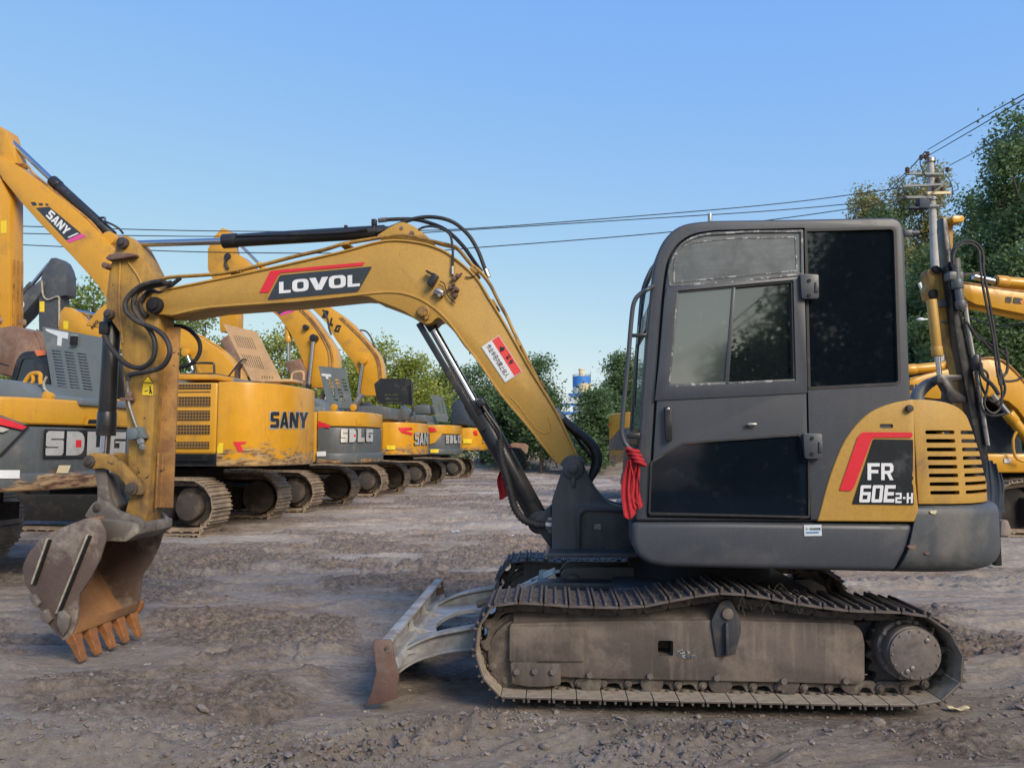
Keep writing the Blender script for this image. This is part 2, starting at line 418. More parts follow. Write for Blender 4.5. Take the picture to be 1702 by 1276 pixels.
mt['yellow'] = M('machine_yellow', (.50, .27, .055), .42, var=.10, dirt=(.16, .11, .07), damt=.18, dscale=2.2, streak=.12, chips=(.10, .05, .03), camt=-.02, bump=.06)
mt['boomyellow'] = M('boom_yellow', (.43, .245, .045), .50, var=.06, dirt=(.17, .105, .055), damt=.12, dscale=1.6, streak=.10, chips=(.10, .05, .03), camt=.04, cscale=13, bump=.06)
mt['wornyellow'] = M('worn_yellow', (.40, .225, .040), .58, var=.16, dirt=(.10, .06, .035), damt=.52, dscale=3.4, streak=.4, chips=(.06, .035, .025), camt=.36, cscale=9, bump=.12)
mt['rustyyellow'] = M('rusty_yellow', (.42, .22, .06), .6, var=.2, dirt=(.17, .085, .04), damt=.58, dscale=3.5, streak=.6, chips=(.07, .035, .025), camt=.4, cscale=12, bump=.2)
mt['grey'] = M('cab_grey', (.050, .056, .069), .42, var=.12, dirt=(.085, .080, .080), damt=.16, dscale=2.0, streak=.15, chips=(.16, .155, .15), camt=-.10, cscale=20, bump=.06)
mt['cwgrey'] = M('counterweight_grey', (.060, .067, .076), .5, var=.16, dirt=(.14, .13, .115), damt=.30, dscale=3, chips=(.22, .21, .19), camt=-.02, cscale=9, bump=.2, bscale=35)
mt['chassis'] = M('chassis_grey', (.040, .044, .054), .42, var=.15, dirt=(.12, .095, .07), damt=.25, dscale=4, streak=.3, chips=(.15, .07, .04), camt=.0, bump=.1)
mt['black'] = M('black_paint', (.016, .017, .02), .35, var=.2, dirt=(.07, .06, .05), damt=.25, dscale=4, bump=.05)
mt['rubber'] = M('hose_rubber', (.018, .018, .02), .55, var=.2, dirt=(.09, .075, .06), damt=.3, dscale=8, bump=.25, bscale=120)
mt['dark'] = M('dark_void', (.006, .006, .008), .8, var=.1, bump=0)
mt['chrome'] = flatmat('chrome_rod', (.46, .47, .50), .2, 1.0)
mt['padin'] = M('track_shoe_inner', (.33, .275, .215), .75, var=.3, scale=7, dirt=(.13, .10, .08), damt=.4, dscale=9, bump=.4, bscale=60)
mt['steel'] = M('bare_steel', (.34, .33, .32), .4, .8, var=.25, dirt=(.12, .09, .07), damt=.35, dscale=8)
mt['bucket'] = M('bucket_steel', (.125, .088, .074), .55, .15, var=.25, scale=4, dirt=(.40, .35, .29), damt=.36, dscale=3.6, chips=(.17, .070, .03), camt=.22, cscale=5, bump=.35, bscale=40)
mt['bucketin'] = M('bucket_inside', (.30, .145, .055), .65, .0, var=.35, scale=3, dirt=(.13, .07, .045), damt=.45, dscale=2, bump=.3, bscale=30)
mt['tooth'] = M('rusty_tooth', (.29, .115, .035), .62, var=.3, scale=20, dirt=(.12, .06, .035), damt=.35, dscale=12, bump=.4)
mt['weld'] = M('weld_strip', (.36, .33, .26), .7, var=.3, scale=20, dirt=(.14, .10, .08), damt=.3, dscale=12, bump=.5, bscale=90)
mt['dustysteel'] = M('dusty_linkage', (.135, .115, .10), .6, .1, var=.25, dirt=(.36, .32, .26), damt=.35, dscale=6, chips=(.30, .17, .03), camt=.1, bump=.3)
mt['blade'] = M('blade_steel', (.34, .34, .335), .5, .1, var=.3, scale=6, dirt=(.16, .13, .11), damt=.45, dscale=4, chips=(.55, .54, .52), camt=.2, cscale=8, bump=.3)
mt['bladerust'] = M('blade_rust', (.15, .085, .068), .6, .1, var=.25, scale=5, dirt=(.20, .16, .13), damt=.3, dscale=5, bump=.35)
mt['shoe'] = M('track_shoe', (.115, .092, .082), .7, .1, var=.35, scale=9, dirt=(.06, .05, .045), damt=.5, dscale=7, chips=(.42, .36, .27), camt=.2, cscale=16, bump=.5, bscale=70)
mt['link'] = M('track_link', (.095, .076, .068), .65, .15, var=.3, scale=9, dirt=(.21, .18, .14), damt=.4, dscale=10, bump=.45, bscale=70)
mt['tframe'] = M('track_frame_mud', (.092, .073, .064), .72, var=.35, scale=2.4, dirt=(.20, .160, .132), damt=.40, dscale=3.5, streak=.45, chips=(.06, .05, .045), camt=.05, bump=.35, bscale=50)
mt['drive'] = M('final_drive', (.150, .125, .115), .6, .1, var=.2, scale=12, dirt=(.08, .065, .055), damt=.35, dscale=10, bump=.25)
mt['red'] = flatmat('red_decal', (.62, .018, .035), .4)
mt['pink'] = flatmat('pink_decal', (.62, .07, .28), .45)
mt['white'] = M('white_decal', (.68, .69, .71), .45, var=.08, dirt=(.35, .33, .30), damt=.1, dscale=20, bump=0)
mt['decalblack'] = M('black_decal', (.014, .018, .022), .32, var=.2, bump=0, dirt=(.06, .06, .06), damt=.15)
mt['lovolplate'] = M('charcoal_decal', (.028, .036, .045), .4, var=.15, bump=0, dirt=(.12, .09, .05), damt=.05, dscale=12)
mt['warnyellow'] = flatmat('warning_yellow', (.75, .55, .02), .5)
mt['warnred'] = flatmat('warning_red', (.72, .055, .05), .5)
mt['cloth'] = M('red_cloth', (.40, .020, .028), .9, var=.25, scale=30, bump=.3, bscale=200)
mt['blueblack'] = M('dark_tarp', (.022, .035, .055), .7, var=.4, scale=10, bump=.3)
mt['blue'] = flatmat('blue_steel_sheet', (.03, .17, .50), .5)
mt['cream'] = flatmat('cream_sheet', (.62, .52, .32), .6)
mt['whitesheet'] = flatmat('white_sheet', (.55, .60, .64), .6)
mt['concrete'] = M('pole_concrete', (.40, .40, .39), .85, var=.12, dirt=(.22, .21, .2), damt=.2, dscale=2, streak=.3, bump=.2)
mt['wire'] = flatmat('wire_black', (.02, .022, .025), .6)
mt['ceramic'] = flatmat('insulator', (.10, .05, .04), .3)
mt['wood'] = M('bark', (.13, .10, .075), .9, var=.3, scale=8, bump=.6, bscale=25, stretch=(8, 8, 1), dirt=(.06, .05, .04), damt=.5)
mt['bgyellow'] = M('yard_yellow', (.56, .28, .022), .28, var=.06, dirt=(.22, .13, .06), damt=.12, dscale=1.2, streak=.12, chips=(.12, .06, .04), camt=-.08, bump=.04)
mt['scrapedyellow'] = M('scraped_yellow', (.60, .285, .014), .28, var=.08, dirt=(.20, .13, .07), damt=.12, dscale=1.2, streak=.15, bump=.05, scrape=(1.0, 1.75, (.09, .05, .03), (.42, .30, .16)))
mt['scrapedgrey'] = M('scraped_grey', (.085, .095, .102), .42, var=.12, dirt=(.22, .18, .14), damt=.2, dscale=1.8, streak=.2, bump=.1, scrape=(.8, 1.5, (.10, .035, .02), (.42, .27, .13)))
mt['bggrey'] = M('yard_grey', (.085, .095, .102), .42, var=.12, dirt=(.22, .18, .14), damt=.2, dscale=1.8, streak=.2, chips=(.25, .13, .07), camt=-.08, cscale=5, bump=.1, stretch=(1, 1, 3))
mt['hoodgrey'] = M('hood_grey', (.12, .145, .16), .45, var=.1, dirt=(.22, .21, .19), damt=.15, dscale=3, chips=(.3, .3, .28), camt=-.05, bump=.06)
mt['tan'] = M('tan_primer', (.50, .33, .18), .55, var=.1, dirt=(.3, .2, .12), damt=.3, dscale=2, chips=(.14, .07, .04), camt=.05, bump=.1)
mt['scrape'] = M('scraped_bumper', (.16, .12, .09), .42, .3, var=.35, scale=3, dirt=(.10, .035, .02), damt=.5, dscale=2.2, chips=(.40, .26, .12), camt=.3, cscale=3, bump=.2, stretch=(1, 1, 4))
mt['badge'] = M('badge_silver', (.62, .60, .57), .3, .5, var=.2, scale=3, dirt=(.4, .3, .2), damt=.2, dscale=4, bump=.05)
mt['rustybucket'] = M('rusty_bucket', (.21, .115, .075), .6, .1, var=.35, scale=2.5, dirt=(.30, .24, .19), damt=.4, dscale=2, chips=(.28, .10, .04), camt=.3, cscale=4, bump=.3)
mt['bgtrack'] = M('yard_track_shoe', (.30, .23, .165), .75, var=.35, scale=5, dirt=(.13, .10, .075), damt=.45, dscale=4, bump=.4, bscale=40)
mt['bghub'] = M('yard_hub', (.048, .039, .033), .7, var=.3, scale=6, dirt=(.15, .11, .08), damt=.4, dscale=5, bump=.2)
mt['pin'] = M('greasy_pin', (.060, .048, .042), .5, .2, var=.3, scale=20, dirt=(.13, .10, .08), damt=.35, dscale=18, bump=.25)
mt['bgchassis'] = M('yard_chassis', (.014, .012, .011), .95, var=.3, scale=4, dirt=(.05, .04, .032), damt=.35, dscale=3, bump=.2)
mt['orange'] = flatmat('orange_paint', (.65, .16, .06), .5)
def mesh_grille():
    g = NG('perforated_grille'); v = g.n('ShaderNodeTexVoronoi'); v.inputs['Scale'].default_value = 20; v.inputs['Randomness'].default_value = 0
    g.l(g.tc, 'Object', v, 'Vector'); r = g.ramp(v, 'Distance', .34, .42)
    g.set('Base Color', g.mix((r, 0), (.015, .012, .010), (.20, .105, .022))); g.set('Roughness', .6); return g.m
mt['grille'] = mesh_grille()
def glass(name, base, ior=2.2, rough=.02, smear=.06):
    g = NG(name); n = g.noise(3, 6, .6); s_ = g.noise(14, 8, .7)
    c = g.mix(g.math('MULTIPLY', (g.ramp(s_, 0, .58, .8), 0), smear), base, (.35, .36, .36))
    g.set('Base Color', c); g.set('Roughness', g.math('ADD', g.math('MULTIPLY', (g.ramp(n, 0, .45, .75), 0), .04), rough)); g.set('IOR', ior)
    b = g.noise(1.2, 2, .5); g.bump((b, 0), .006, .01); return g.m
mt['tint'] = glass('tinted_glass', (.004, .006, .010), 1.75)
mt['paleglass'] = glass('sky_toned_glass', (.05, .06, .062), 2.4, .05, .30)  # pale base stands in for part of the sky reflection
mt['slideglass'] = glass('sliding_glass', (.008, .010, .012), 2.5, .015, .06)
mt['lowglass'] = glass('low_tinted_glass', (.004, .007, .012), 1.5, .04)
def clearglass():
    g = NG('windscreen_glass'); g.set('Base Color', (.55, .75, .70)); g.set('Transmission Weight', .85); g.set('Roughness', .03); g.set('IOR', 1.12); return g.m
mt['clear'] = clearglass()
def filmglass():
    g = NG('dusty_film_glass'); d = g.noise(7, 9, .7, dist=.4); sp = g.noise(60, 6, .8); h = g.noise(3, 3, .5, stretch=(1.2, 1, 30))
    c = g.mix((g.ramp(d, 0, .35, .75), 0), (.075, .085, .09), (.17, .19, .20))
    c = g.mix(g.math('MULTIPLY', (g.ramp(h, 0, .45, .7), 0), .3), c, (.055, .062, .068))
    c = g.mix((g.ramp(sp, 0, .66, .72), 0), c, (.42, .44, .44))
    g.set('Base Color', c); g.set('Roughness', .45); g.set('IOR', 1.5); return g.m
mt['film'] = filmglass()
mt['scuff'] = M('scuffed_edge', (.10, .105, .11), .5, var=.3, scale=20, chips=(.33, .34, .33), camt=.75, cscale=22, bump=.2)
mt['mirrorleaf'] = None
def leaf(name, a, b, tr=.42):
    g = NG(name); gi = g.n('ShaderNodeNewGeometry'); n = g.noise(.45, 3, .6)
    c = g.mix((g.ramp(n, 0, .35, .65), 0), a, b)
    c = g.mix(g.math('MULTIPLY', (gi, 'Random Per Island'), .40), c, mul(a, .55))
    g.set('Base Color', c); g.set('Roughness', .55)
    t = g.n('ShaderNodeBsdfTranslucent'); g.l(c[0], c[1], t, 0); ms = g.n('ShaderNodeMixShader'); ms.inputs[0].default_value = tr
    g.l(g.p, 0, ms, 1); g.l(t, 0, ms, 2); g.l(ms, 0, g.out, 0); return g.m
mt['leafyel'] = leaf('leaves_yellowgreen', (.24, .30, .05), (.42, .44, .09))
mt['leafmid'] = leaf('leaves_midgreen', (.18, .26, .06), (.32, .37, .10))
mt['leafdark'] = leaf('leaves_darkgreen', (.105, .185, .075), (.17, .26, .105))
mt['leafpop'] = leaf('leaves_poplar', (.09, .16, .07), (.16, .23, .09))
mt['leafpop_sunlit'] = leaf('leaves_poplar_sunlit', (.18, .22, .08), (.40, .36, .14))  # yellow of low sun on the poplars is put into the leaf colour
# ---------------------------------------------------------------- ground
def _hash(ix, iy, seed):
    h = (ix.astype(np.int64) * 374761393 + iy.astype(np.int64) * 668265263 + seed * 982451653) & 0xffffffff
    h = ((h ^ (h >> 13)) * 1274126177) & 0xffffffff
    return ((h ^ (h >> 16)) & 0xffff) / 65535.0
def vn(x, y, seed=0):
    xi = np.floor(x); yi = np.floor(y); fx = x - xi; fy = y - yi
    fx = fx * fx * fx * (fx * (fx * 6 - 15) + 10); fy = fy * fy * fy * (fy * (fy * 6 - 15) + 10)
    a = _hash(xi, yi, seed); b = _hash(xi + 1, yi, seed); c = _hash(xi, yi + 1, seed); d = _hash(xi + 1, yi + 1, seed)
    return (a + (b - a) * fx) * (1 - fy) + (c + (d - c) * fx) * fy - .5
def fbm(x, y, sc, oc=4, seed=0, g=.5):
    r = 0; a = 1.0
    for k in range(oc): r = r + a * vn(x * sc + k * 17.3, y * sc - k * 9.1, seed + k); sc *= 2.03; a *= g
    return r
def sm(a, b, t): q = np.clip((t - a) / (b - a), 0, 1); return q * q * (3 - 2 * q)
UC = Frame(1.191, 5.016, 3.0)
def cloddy(x, y):
    return sm(-.03, .20, fbm(x * .75 + .2 * y, y * 1.15, .6, 4, 55, .6))
def height(x, y):
    x = np.asarray(x, float); y = np.asarray(y, float)
    d = np.abs(y); wx = x + .25 * fbm(x, y, .8, 3, 401); wy = y + .25 * fbm(x, y, .8, 3, 402)
    ca, sa = math.cos(R(12)), math.sin(R(12)); xr = wx * ca + wy * sa; yr = -wx * sa + wy * ca
    h = .050 * fbm(xr * .55, yr * 1.4, .55, 4, 3)
    rut = fbm(xr * .28, yr * 1.9, 1.2, 5, 21, .55)
    h += .050 * sm(.08, .32, rut) - .045 * sm(.10, .30, -rut)
    sw = fbm(xr * .22 - .10 * yr, yr * 2.6, 2.6, 5, 211, .6); h += .016 * sm(.05, .20, sw) - .014 * sm(.05, .16, -sw)
    m = cloddy(x, y)
    cl = fbm(xr * .7, yr * 1.3, 7.5, 6, 90, .66)
    rid = 1 - np.abs(fbm(xr * .6, yr * 1.3, 4.2, 5, 130, .6)) * 3.0
    rid2 = 1 - np.abs(fbm(xr * .6, yr * 1.4, 12.0, 4, 150, .6)) * 3.0
    h += m * (.046 * np.clip(cl, -.12, .6) + .026 * np.clip(rid, 0, 1) ** 2 + .016 * np.clip(rid2, 0, 1) ** 2 + .014 * np.clip(fbm(xr, yr * 1.3, 26, 4, 190, .7), -.2, .7))
    h += (1 - m) * (.006 * fbm(xr * .5, yr * 2.2, 7, 5, 170, .65) - .006 * sm(.72, .97, 1 - np.abs(fbm(xr * .4, yr * 2.0, 3.0, 4, 180, .6)) * 2))
    h += .006 * fbm(x, y, 22, 4, 7, .62) * (.4 + m)
    def strip(px, py, ang, w, amp, pitch, seed, L=5):
        a = R(ang); c, s = math.cos(a), math.sin(a); u = (wx - px) * c + (wy - py) * s; v = -(wx - px) * s + (wy - py) * c
        v = v + .06 * vn(u * .9, v * 0, seed)
        k = sm(w / 2 + .05, w / 2 - .03, np.abs(v)) * sm(L, L - .8, np.abs(u)) * sm(-.15, .12, fbm(x, y, 1.3, 4, seed, .6))
        gro = (np.abs(((u + v * .25 + .05 * fbm(x, y, 4, 2, seed + 5)) / pitch) % 1 - .5) * 2)
        return k * 1.35 * (-amp * .7 + amp * 1.1 * sm(.5, .9, gro) * (.6 + 1.2 * fbm(x, y, 9, 2, seed + 8))) + amp * .8 * np.exp(-((np.abs(v) - w / 2 - .06) / .05) ** 2) * sm(L, L - 1, np.abs(u)) * np.clip(.5 + 1.6 * fbm(x, y, 5, 4, seed + 1, .6), 0, 2)
    h += strip(-1.2, 5.2, 8, .45, .020, .10, 301, 3.5) + strip(-1.7, 3.95, 14, .42, .022, .10, 311, 2.2) + strip(-.6, 4.55, 38, .4, .022, .09, 321, 1.3)
    h += strip(-2.5, 9.0, 6, .6, .03, .17, 331, 6) + strip(2.5, 8.2, -4, .6, .03, .17, 341, 7) + strip(3.2, 5.8, 10, .5, .02, .12, 351, 3) + strip(-1.5, 13, 60, .6, .035, .2, 361, 6)
    # the long windrow of loose clods that crosses the foreground
    for (x0, y0, x1, y1, ww, aa) in ((-1.35, 3.35, .25, 4.15, .13, .075), (.2, 3.30, 1.0, 3.75, .22, .06), (-3.0, 3.6, -1.3, 3.85, .2, .05), (2.6, 3.95, 4.6, 5.2, .25, .05)):
        L2 = (x1 - x0) ** 2 + (y1 - y0) ** 2; t = np.clip(((x - x0) * (x1 - x0) + (y - y0) * (y1 - y0)) / L2, 0, 1)
        dd = np.hypot(x - x0 - t * (x1 - x0), y - y0 - t * (y1 - y0)) + .06 * fbm(x, y, 3, 3, 77)
        h += aa * .55 * np.exp(-(dd / ww) ** 2) * (.25 + 1.9 * np.clip(fbm(x, y, 12, 5, 78, .72) + .2, 0, 1.2))
    # keep the machine's footprint firm
    lx = (x - UC.O.x) * UC.xd.x + (y - UC.O.y) * UC.xd.y; ly = (x - UC.O.x) * UC.yd.x + (y - UC.O.y) * UC.yd.y
    k = sm(1.75, 1.3, np.abs(lx)) * sm(1.25, 1.02, np.abs(ly)); h = h * (1 - .88 * k) - .006 * k
    kb = sm(.5, .25, np.abs(lx + 1.9)) * sm(1.3, .95, np.abs(ly)); h = h * (1 - .7 * kb)
    kb = sm(.7, .35, np.hypot(x + 2.65, y - 5.3)); h = h * (1 - .8 * kb) - .01 * kb
    # rows of parked machines stand on packed ground
    kr = sm(3.2, 2.2, np.abs(x + 6.6 - (y - 13.7) * .112)) * sm(5, 8, y); h *= 1 - .55 * kr
    h *= sm(420, 60, d) * .8 + .2
    # far banks of spoil
    for (bx, by, rx, ry, hh) in ((1.2, 44, 5, 3, 1.0), (6.5, 46, 5, 4, 1.3), (12, 40, 6, 4, 1.0), (-1, 58, 9, 4, 1.2), (22, 44, 9, 5, 1.2)):
        e = np.exp(-(((x - bx) / rx) ** 2 + ((y - by) / ry) ** 2)); h += hh * e * (1 + .9 * fbm(x, y, .8, 4, 200))
    return h
def build_ground():
    ys = list(np.linspace(-150, -6, 14)) + list(np.linspace(-5, 1.9, 14)); y = 2.0
    while y < 900: ys.append(y); y += max(.0095, .0034 * y - .002) if y < 60 else y * .05
    hx = [0.0]; x = 0
    while x < 900: x += .0115 if x < 3.6 else max(.0115, (x - 3.6) * .021 + .0115); hx.append(x)
    xs = np.array([-q for q in hx[:0:-1]] + hx); ys = np.array(ys)
    X, Y = np.meshgrid(xs, ys); Z = height(X, Y)
    n, m = X.shape; co = np.stack([X.ravel(), Y.ravel(), Z.ravel()], 1)
    me = bpy.data.meshes.new('ground'); me.vertices.add(n * m); me.vertices.foreach_set('co', co.ravel())
    i = np.arange((n - 1) * (m - 1)); r, c = i // (m - 1), i % (m - 1); a = r * m + c
    f = np.stack([a, a + 1, a + m + 1, a + m], 1).astype(np.int32); nf = len(f)
    me.loops.add(nf * 4); me.loops.foreach_set('vertex_index', f.ravel()); me.polygons.add(nf)
    me.polygons.foreach_set('loop_start', np.arange(nf) * 4); me.polygons.foreach_set('loop_total', np.full(nf, 4))
    me.polygons.foreach_set('use_smooth', np.ones(nf, bool)); me.update()
    at = me.attributes.new('clod', 'FLOAT', 'POINT'); at.data.foreach_set('value', cloddy(X, Y).ravel().astype(np.float32))
    g = NG('yard_mud'); am = g.n('ShaderNodeAttribute', attribute_name='clod')
    big = g.noise(.35, 6, .6, stretch=(1, 2, 1)); mid = g.noise(2.4, 9, .7, stretch=(.7, 1.8, 1), dist=.4); fi = g.noise(26, 9, .72, stretch=(.7, 1.4, 1))
    flat_ = g.mix((g.ramp(mid, 0, .34, .64), 0), (.265, .208, .168), (.425, .352, .290))
    flat_ = g.mix((g.ramp(big, 0, .44, .60), 0), flat_, (.43, .375, .325))
    rough_ = g.mix((g.ramp(fi, 0, .35, .66), 0), (.115, .087, .070), (.35, .278, .228))
    c = g.mix(g.math('MULTIPLY', (am, 'Fac'), .85), flat_, rough_)
    red = g.noise(.9, 6, .65); c = g.mix(g.math('MULTIPLY', (g.ramp(red, 0, .52, .70), 0), .35), c, (.225, .155, .128))
    c = g.mix(.60, c, (g.ramp(fi, 0, .28, .72, (.26, .26, .26, 1), (.76, .76, .76, 1)), 0), 'OVERLAY')
    crk = g.noise(5.5, 9, .75, stretch=(.5, 2.0, 1), dist=.8); c = g.mix(g.math('MULTIPLY', (g.ramp(crk, 0, .30, .38, (1, 1, 1, 1), (0, 0, 0, 1)), 0), .85), c, (.075, .058, .047))
    dr = g.noise(3.0, 8, .7, dist=.6); c = g.mix(g.math('MULTIPLY', (g.ramp(dr, 0, .63, .68), 0), .6), c, (.44, .40, .34))
    sp = g.noise(75, 3, .5); c = g.mix(g.math('MULTIPLY', (g.ramp(sp, 0, .68, .72), 0), .7), c, (.48, .45, .41))
    g.set('Base Color', c)
    g.set('Roughness', g.math('ADD', g.math('MULTIPLY', (g.ramp(big, 0, .44, .60), 0), -.15), .92)); g.p.inputs['Specular IOR Level'].default_value = .3
    b1 = g.noise(16, 12, .78, stretch=(.6, 1.6, 1), dist=.4); b2 = g.noise(80, 10, .8)
    g.bump(g.math('ADD', (b1, 0), g.math('MULTIPLY', (b2, 0), .5)), 1.0, .045)
    me.materials.append(g.m)
    o = bpy.data.objects.new('ground', me); COL.objects.link(o); tag(o, kind='structure')
    return o
build_ground()
def rocks(name, label, n, sampler, mat, sizes, seed, sub=2, flat=(.30, .65)):
    rs = np.random.RandomState(seed); rg = random.Random(seed); P = np.array([sampler(rg) for _ in range(n)])
    bm = bmesh.new(); bmesh.ops.create_icosphere(bm, subdivisions=sub, radius=1.0); bm.verts.ensure_lookup_table()
    V = np.array([v.co[:] for v in bm.verts]); Fc = np.array([[v.index for v in f.verts] for f in bm.faces]); bm.free()
    s_ = rs.uniform(*sizes, n) * np.where(rs.rand(n) < .88, 1, 1.8); nv = len(V)
    A = np.repeat(V[None], n, 0); ph = rs.uniform(0, 6.3, (n, 1, 3)); A = A * (1 + .22 * np.sin(A[:, :, [1, 2, 0]] * 3.1 + ph) * np.cos(A[:, :, [2, 0, 1]] * 2.3 + ph[:, :, [1, 2, 0]])) + rs.uniform(-.10, .10, (n, nv, 3))
    A *= np.stack([rs.uniform(.8, 1.7, n), rs.uniform(.6, 1.1, n), rs.uniform(*flat, n)], 1)[:, None, :] * s_[:, None, None]
    a = rs.uniform(0, 6.3, n); c, q = np.cos(a)[:, None], np.sin(a)[:, None]; X = A[:, :, 0] * c - A[:, :, 1] * q; Y = A[:, :, 0] * q + A[:, :, 1] * c; Z = A[:, :, 2] + (X * rs.uniform(-.4, .4, (n, 1)))
    H = height(P[:, 0], P[:, 1]) + s_ * .12
    co = np.stack([X + P[:, :1], Y + P[:, 1:], Z + H[:, None]], 2).reshape(-1, 3); f = (Fc[None] + (np.arange(n) * nv)[:, None, None]).reshape(-1, 3).astype(np.int32); m = len(f)
    me = bpy.data.meshes.new(name); me.vertices.add(n * nv); me.vertices.foreach_set('co', co.ravel()); me.loops.add(m * 3); me.loops.foreach_set('vertex_index', f.ravel()); me.polygons.add(m)
    me.polygons.foreach_set('loop_start', np.arange(m) * 3); me.polygons.foreach_set('loop_total', np.full(m, 3)); me.polygons.foreach_set('use_smooth', np.ones(m, bool)); me.update(); me.set_sharp_from_angle(angle=R(38)); me.materials.append(mat)
    o = bpy.data.objects.new(name, me); COL.objects.link(o)
    return tag(o, label, name.replace('_', ' '), kind='stuff')
mt['clod'] = M('mud_clod', (.19, .155, .135), .9, var=.3, scale=3, dirt=(.32, .275, .24), damt=.4, dscale=2, bump=.5, bscale=50)
mt['stone'] = M('pale_stone', (.34, .31, .275), .85, var=.3, scale=6, bump=.4, bscale=50)
def smp_fan(rg):
    d = 3.0 * (12 ** (rg.random() ** 1.4)); return (rg.uniform(-.72, .72) * d, d)
def smp_clod(rg):
    for _ in range(6):
        p = smp_fan(rg)
        if rg.random() < .12 + cloddy(np.array(p[0]), np.array(p[1])).item(): return p
    return p
def smp_wind(rg):
    x0, y0, x1, y1, w = rg.choice(((-1.35, 3.35, .2, 4.1, .11), (-1.35, 3.35, -.6, 3.7, .13), (.2, 3.3, 1.0, 3.7, .2), (-3, 3.6, -1.3, 3.85, .2), (-1.2, 5.9, 1.2, 6.1, .3), (2.6, 3.95, 4.6, 5.2, .2)))
    t = rg.random(); return (x0 + (x1 - x0) * t + rg.gauss(0, w), y0 + (y1 - y0) * t + rg.gauss(0, w))
rocks('mud_clods', 'loose brown mud clods lying in ridges across the yard', 4200, smp_wind, mt['clod'], (.004, .014), 3, 1, (.4, .8))
rocks('gravel', 'scattered small gravel and crumbs over the muddy yard', 6500, smp_clod, mt['clod'], (.003, .011), 4, 1, (.35, .8))
rocks('pebbles', 'pale pebbles scattered over the muddy yard', 300, smp_fan, mt['stone'], (.003, .009), 5, 1)
# ---------------------------------------------------------------- the crawler excavator in front
U = Frame(1.191, 5.016, 5.0); L = Frame(1.191, 5.016, 3.0)
main = empty('excavator', U, label='small charcoal and yellow crawler excavator in side view filling the foreground', cat='excavator')
K = Kit(U, main); NY = -.93
def P(pts, y=NY): return U.px(pts, y)
def zc(ox, oy, s, pts): return [(ox + a / s, oy + b / s) for a, b in pts]
def tri(m): # helper: slot outline
    return m
# ---- lower skirt of the house (both sides and front), curved counterweight, deck
planH = []   # plan outline of the house (x, y): straight sides, rounded tail
TX, TR = .98, .66
def plan(x0, grow=0.0, n=14, yw=.93, tail=TR):
    pts = [(x0, -yw - grow)]
    for k in range(n + 1):
        a = R(-90 + 180 * k / n); cx = abs(math.cos(a)) ** .72; sx = math.copysign(abs(math.sin(a)) ** .80, a)
        pts.append((TX + (tail + grow) * cx, (yw + grow) * sx))
    pts.append((x0, yw + grow)); return pts
sk = P([(1050, 866), (1200, 866), (1350, 868), (1521, 870), (1507, 915), (1488, 951), (1300, 947), (1110, 943), (1080, 938), (1060, 926), (1051, 905)])
b = B(); b.prism(sk, NY, -.60, .035, 4); skirt = K.part(b, 'side_skirt', mt['grey'])
b = B(); b.prism([(x, z) for x, z in sk], .60, -NY, .035, 4); K.part(b, 'side_skirt', mt['grey'])
b = B(); x0 = sk[0][0]
b.box(((x0 + 1.0) / 2 + .1, 0, sk[5][1] + .085), (1.0 - x0 + .1, 1.24, .10), bev=.01)
b.box((.42, 0, sk[5][1] + .23), (1.25, 1.24, .20), bev=.01)
K.part(b, 'house_deck', mt['chassis'])
cz1, cz0 = U.at(1600, 840, NY).z, U.at(1600, 957, NY).z
def cw_x0(z): # slanted front seam
    t = (z - cz0) / (cz1 - cz0); a, b_, c_ = U.at(1492, 952, NY).x, U.at(1509, 915, NY).x, U.at(1526, 843, NY).x
    return a + (b_ - a) * min(1, t / .32) if t < .32 else b_ + (c_ - b_) * (t - .32) / .68
def lvl(z, g):
    x0 = cw_x0(z); pts = []; n = 44
    for k in range(n + 1):
        a = R(-90 + 180 * k / n); cx = abs(math.cos(a)) ** .72; sx = math.copysign(abs(math.sin(a)) ** .80, a)
        pts.append(Vector((max(x0, TX + (TR + g) * cx if k not in (0, n) else TX), (.93 + g) * sx, z)))
    return [Vector((x0, -.93 - g, z))] + pts + [Vector((x0, .93 + g, z))]
lev = [(cz0 + .0, -.13), (cz0 + .006, -.085), (cz0 + .02, -.050), (cz0 + .045, -.022), (cz0 + .08, -.006), (cz0 + .12, 0), (cz1 - .05, 0), (cz1 - .025, -.005), (cz1 - .008, -.018), (cz1, -.038)]
b = B(); V = [[b.bm.verts.new(p) for p in lvl(z, g)] for z, g in lev]; m = len(V[0])
fs = [b.bm.faces.new(V[0]), b.bm.faces.new(V[-1][::-1])]
for r0, r1 in zip(V, V[1:]):
    for k in range(m): fs.append(b.bm.faces.new((r0[k - 1], r0[k], r1[k], r1[k - 1])))
bmesh.ops.recalc_face_normals(b.bm, faces=fs)
K.part(b, 'counterweight', mt['cwgrey'], smooth=50)
# rust scars on the counterweight
for (u, v, r) in ((1516, 909, .020), (1541, 919, .013), (1551, 851, .016)):
    b = B(); p = U.at(u, v, NY - .001); b.prism([(p.x + r * (1 + .4 * math.sin(3 * a)) * math.cos(a), p.z + .8 * r * (1 + .4 * math.cos(2 * a)) * math.sin(a)) for a in np.linspace(0, 6, 9)], NY - .004, NY + .02)
    K.part(b, 'paint_chip', mt['bladerust'] if r < .021 and v > 880 else mt['cream'])
# ---- engine hood (rear) with real slots and front side panel
hp = P([(1519, 665), (1560, 666), (1598, 671), (1625, 684), (1648, 706), (1700, 760), (1700, 838), (1529, 838)])
hood_out = cr(P([(1519, 664), (1545, 664), (1575, 668), (1600, 676), (1618, 690), (1632, 712)]), 4) + P([(1665, 780), (1700, 838), (1529, 838)])
b = B(); b.prism(hood_out, -1.2, 1.2)
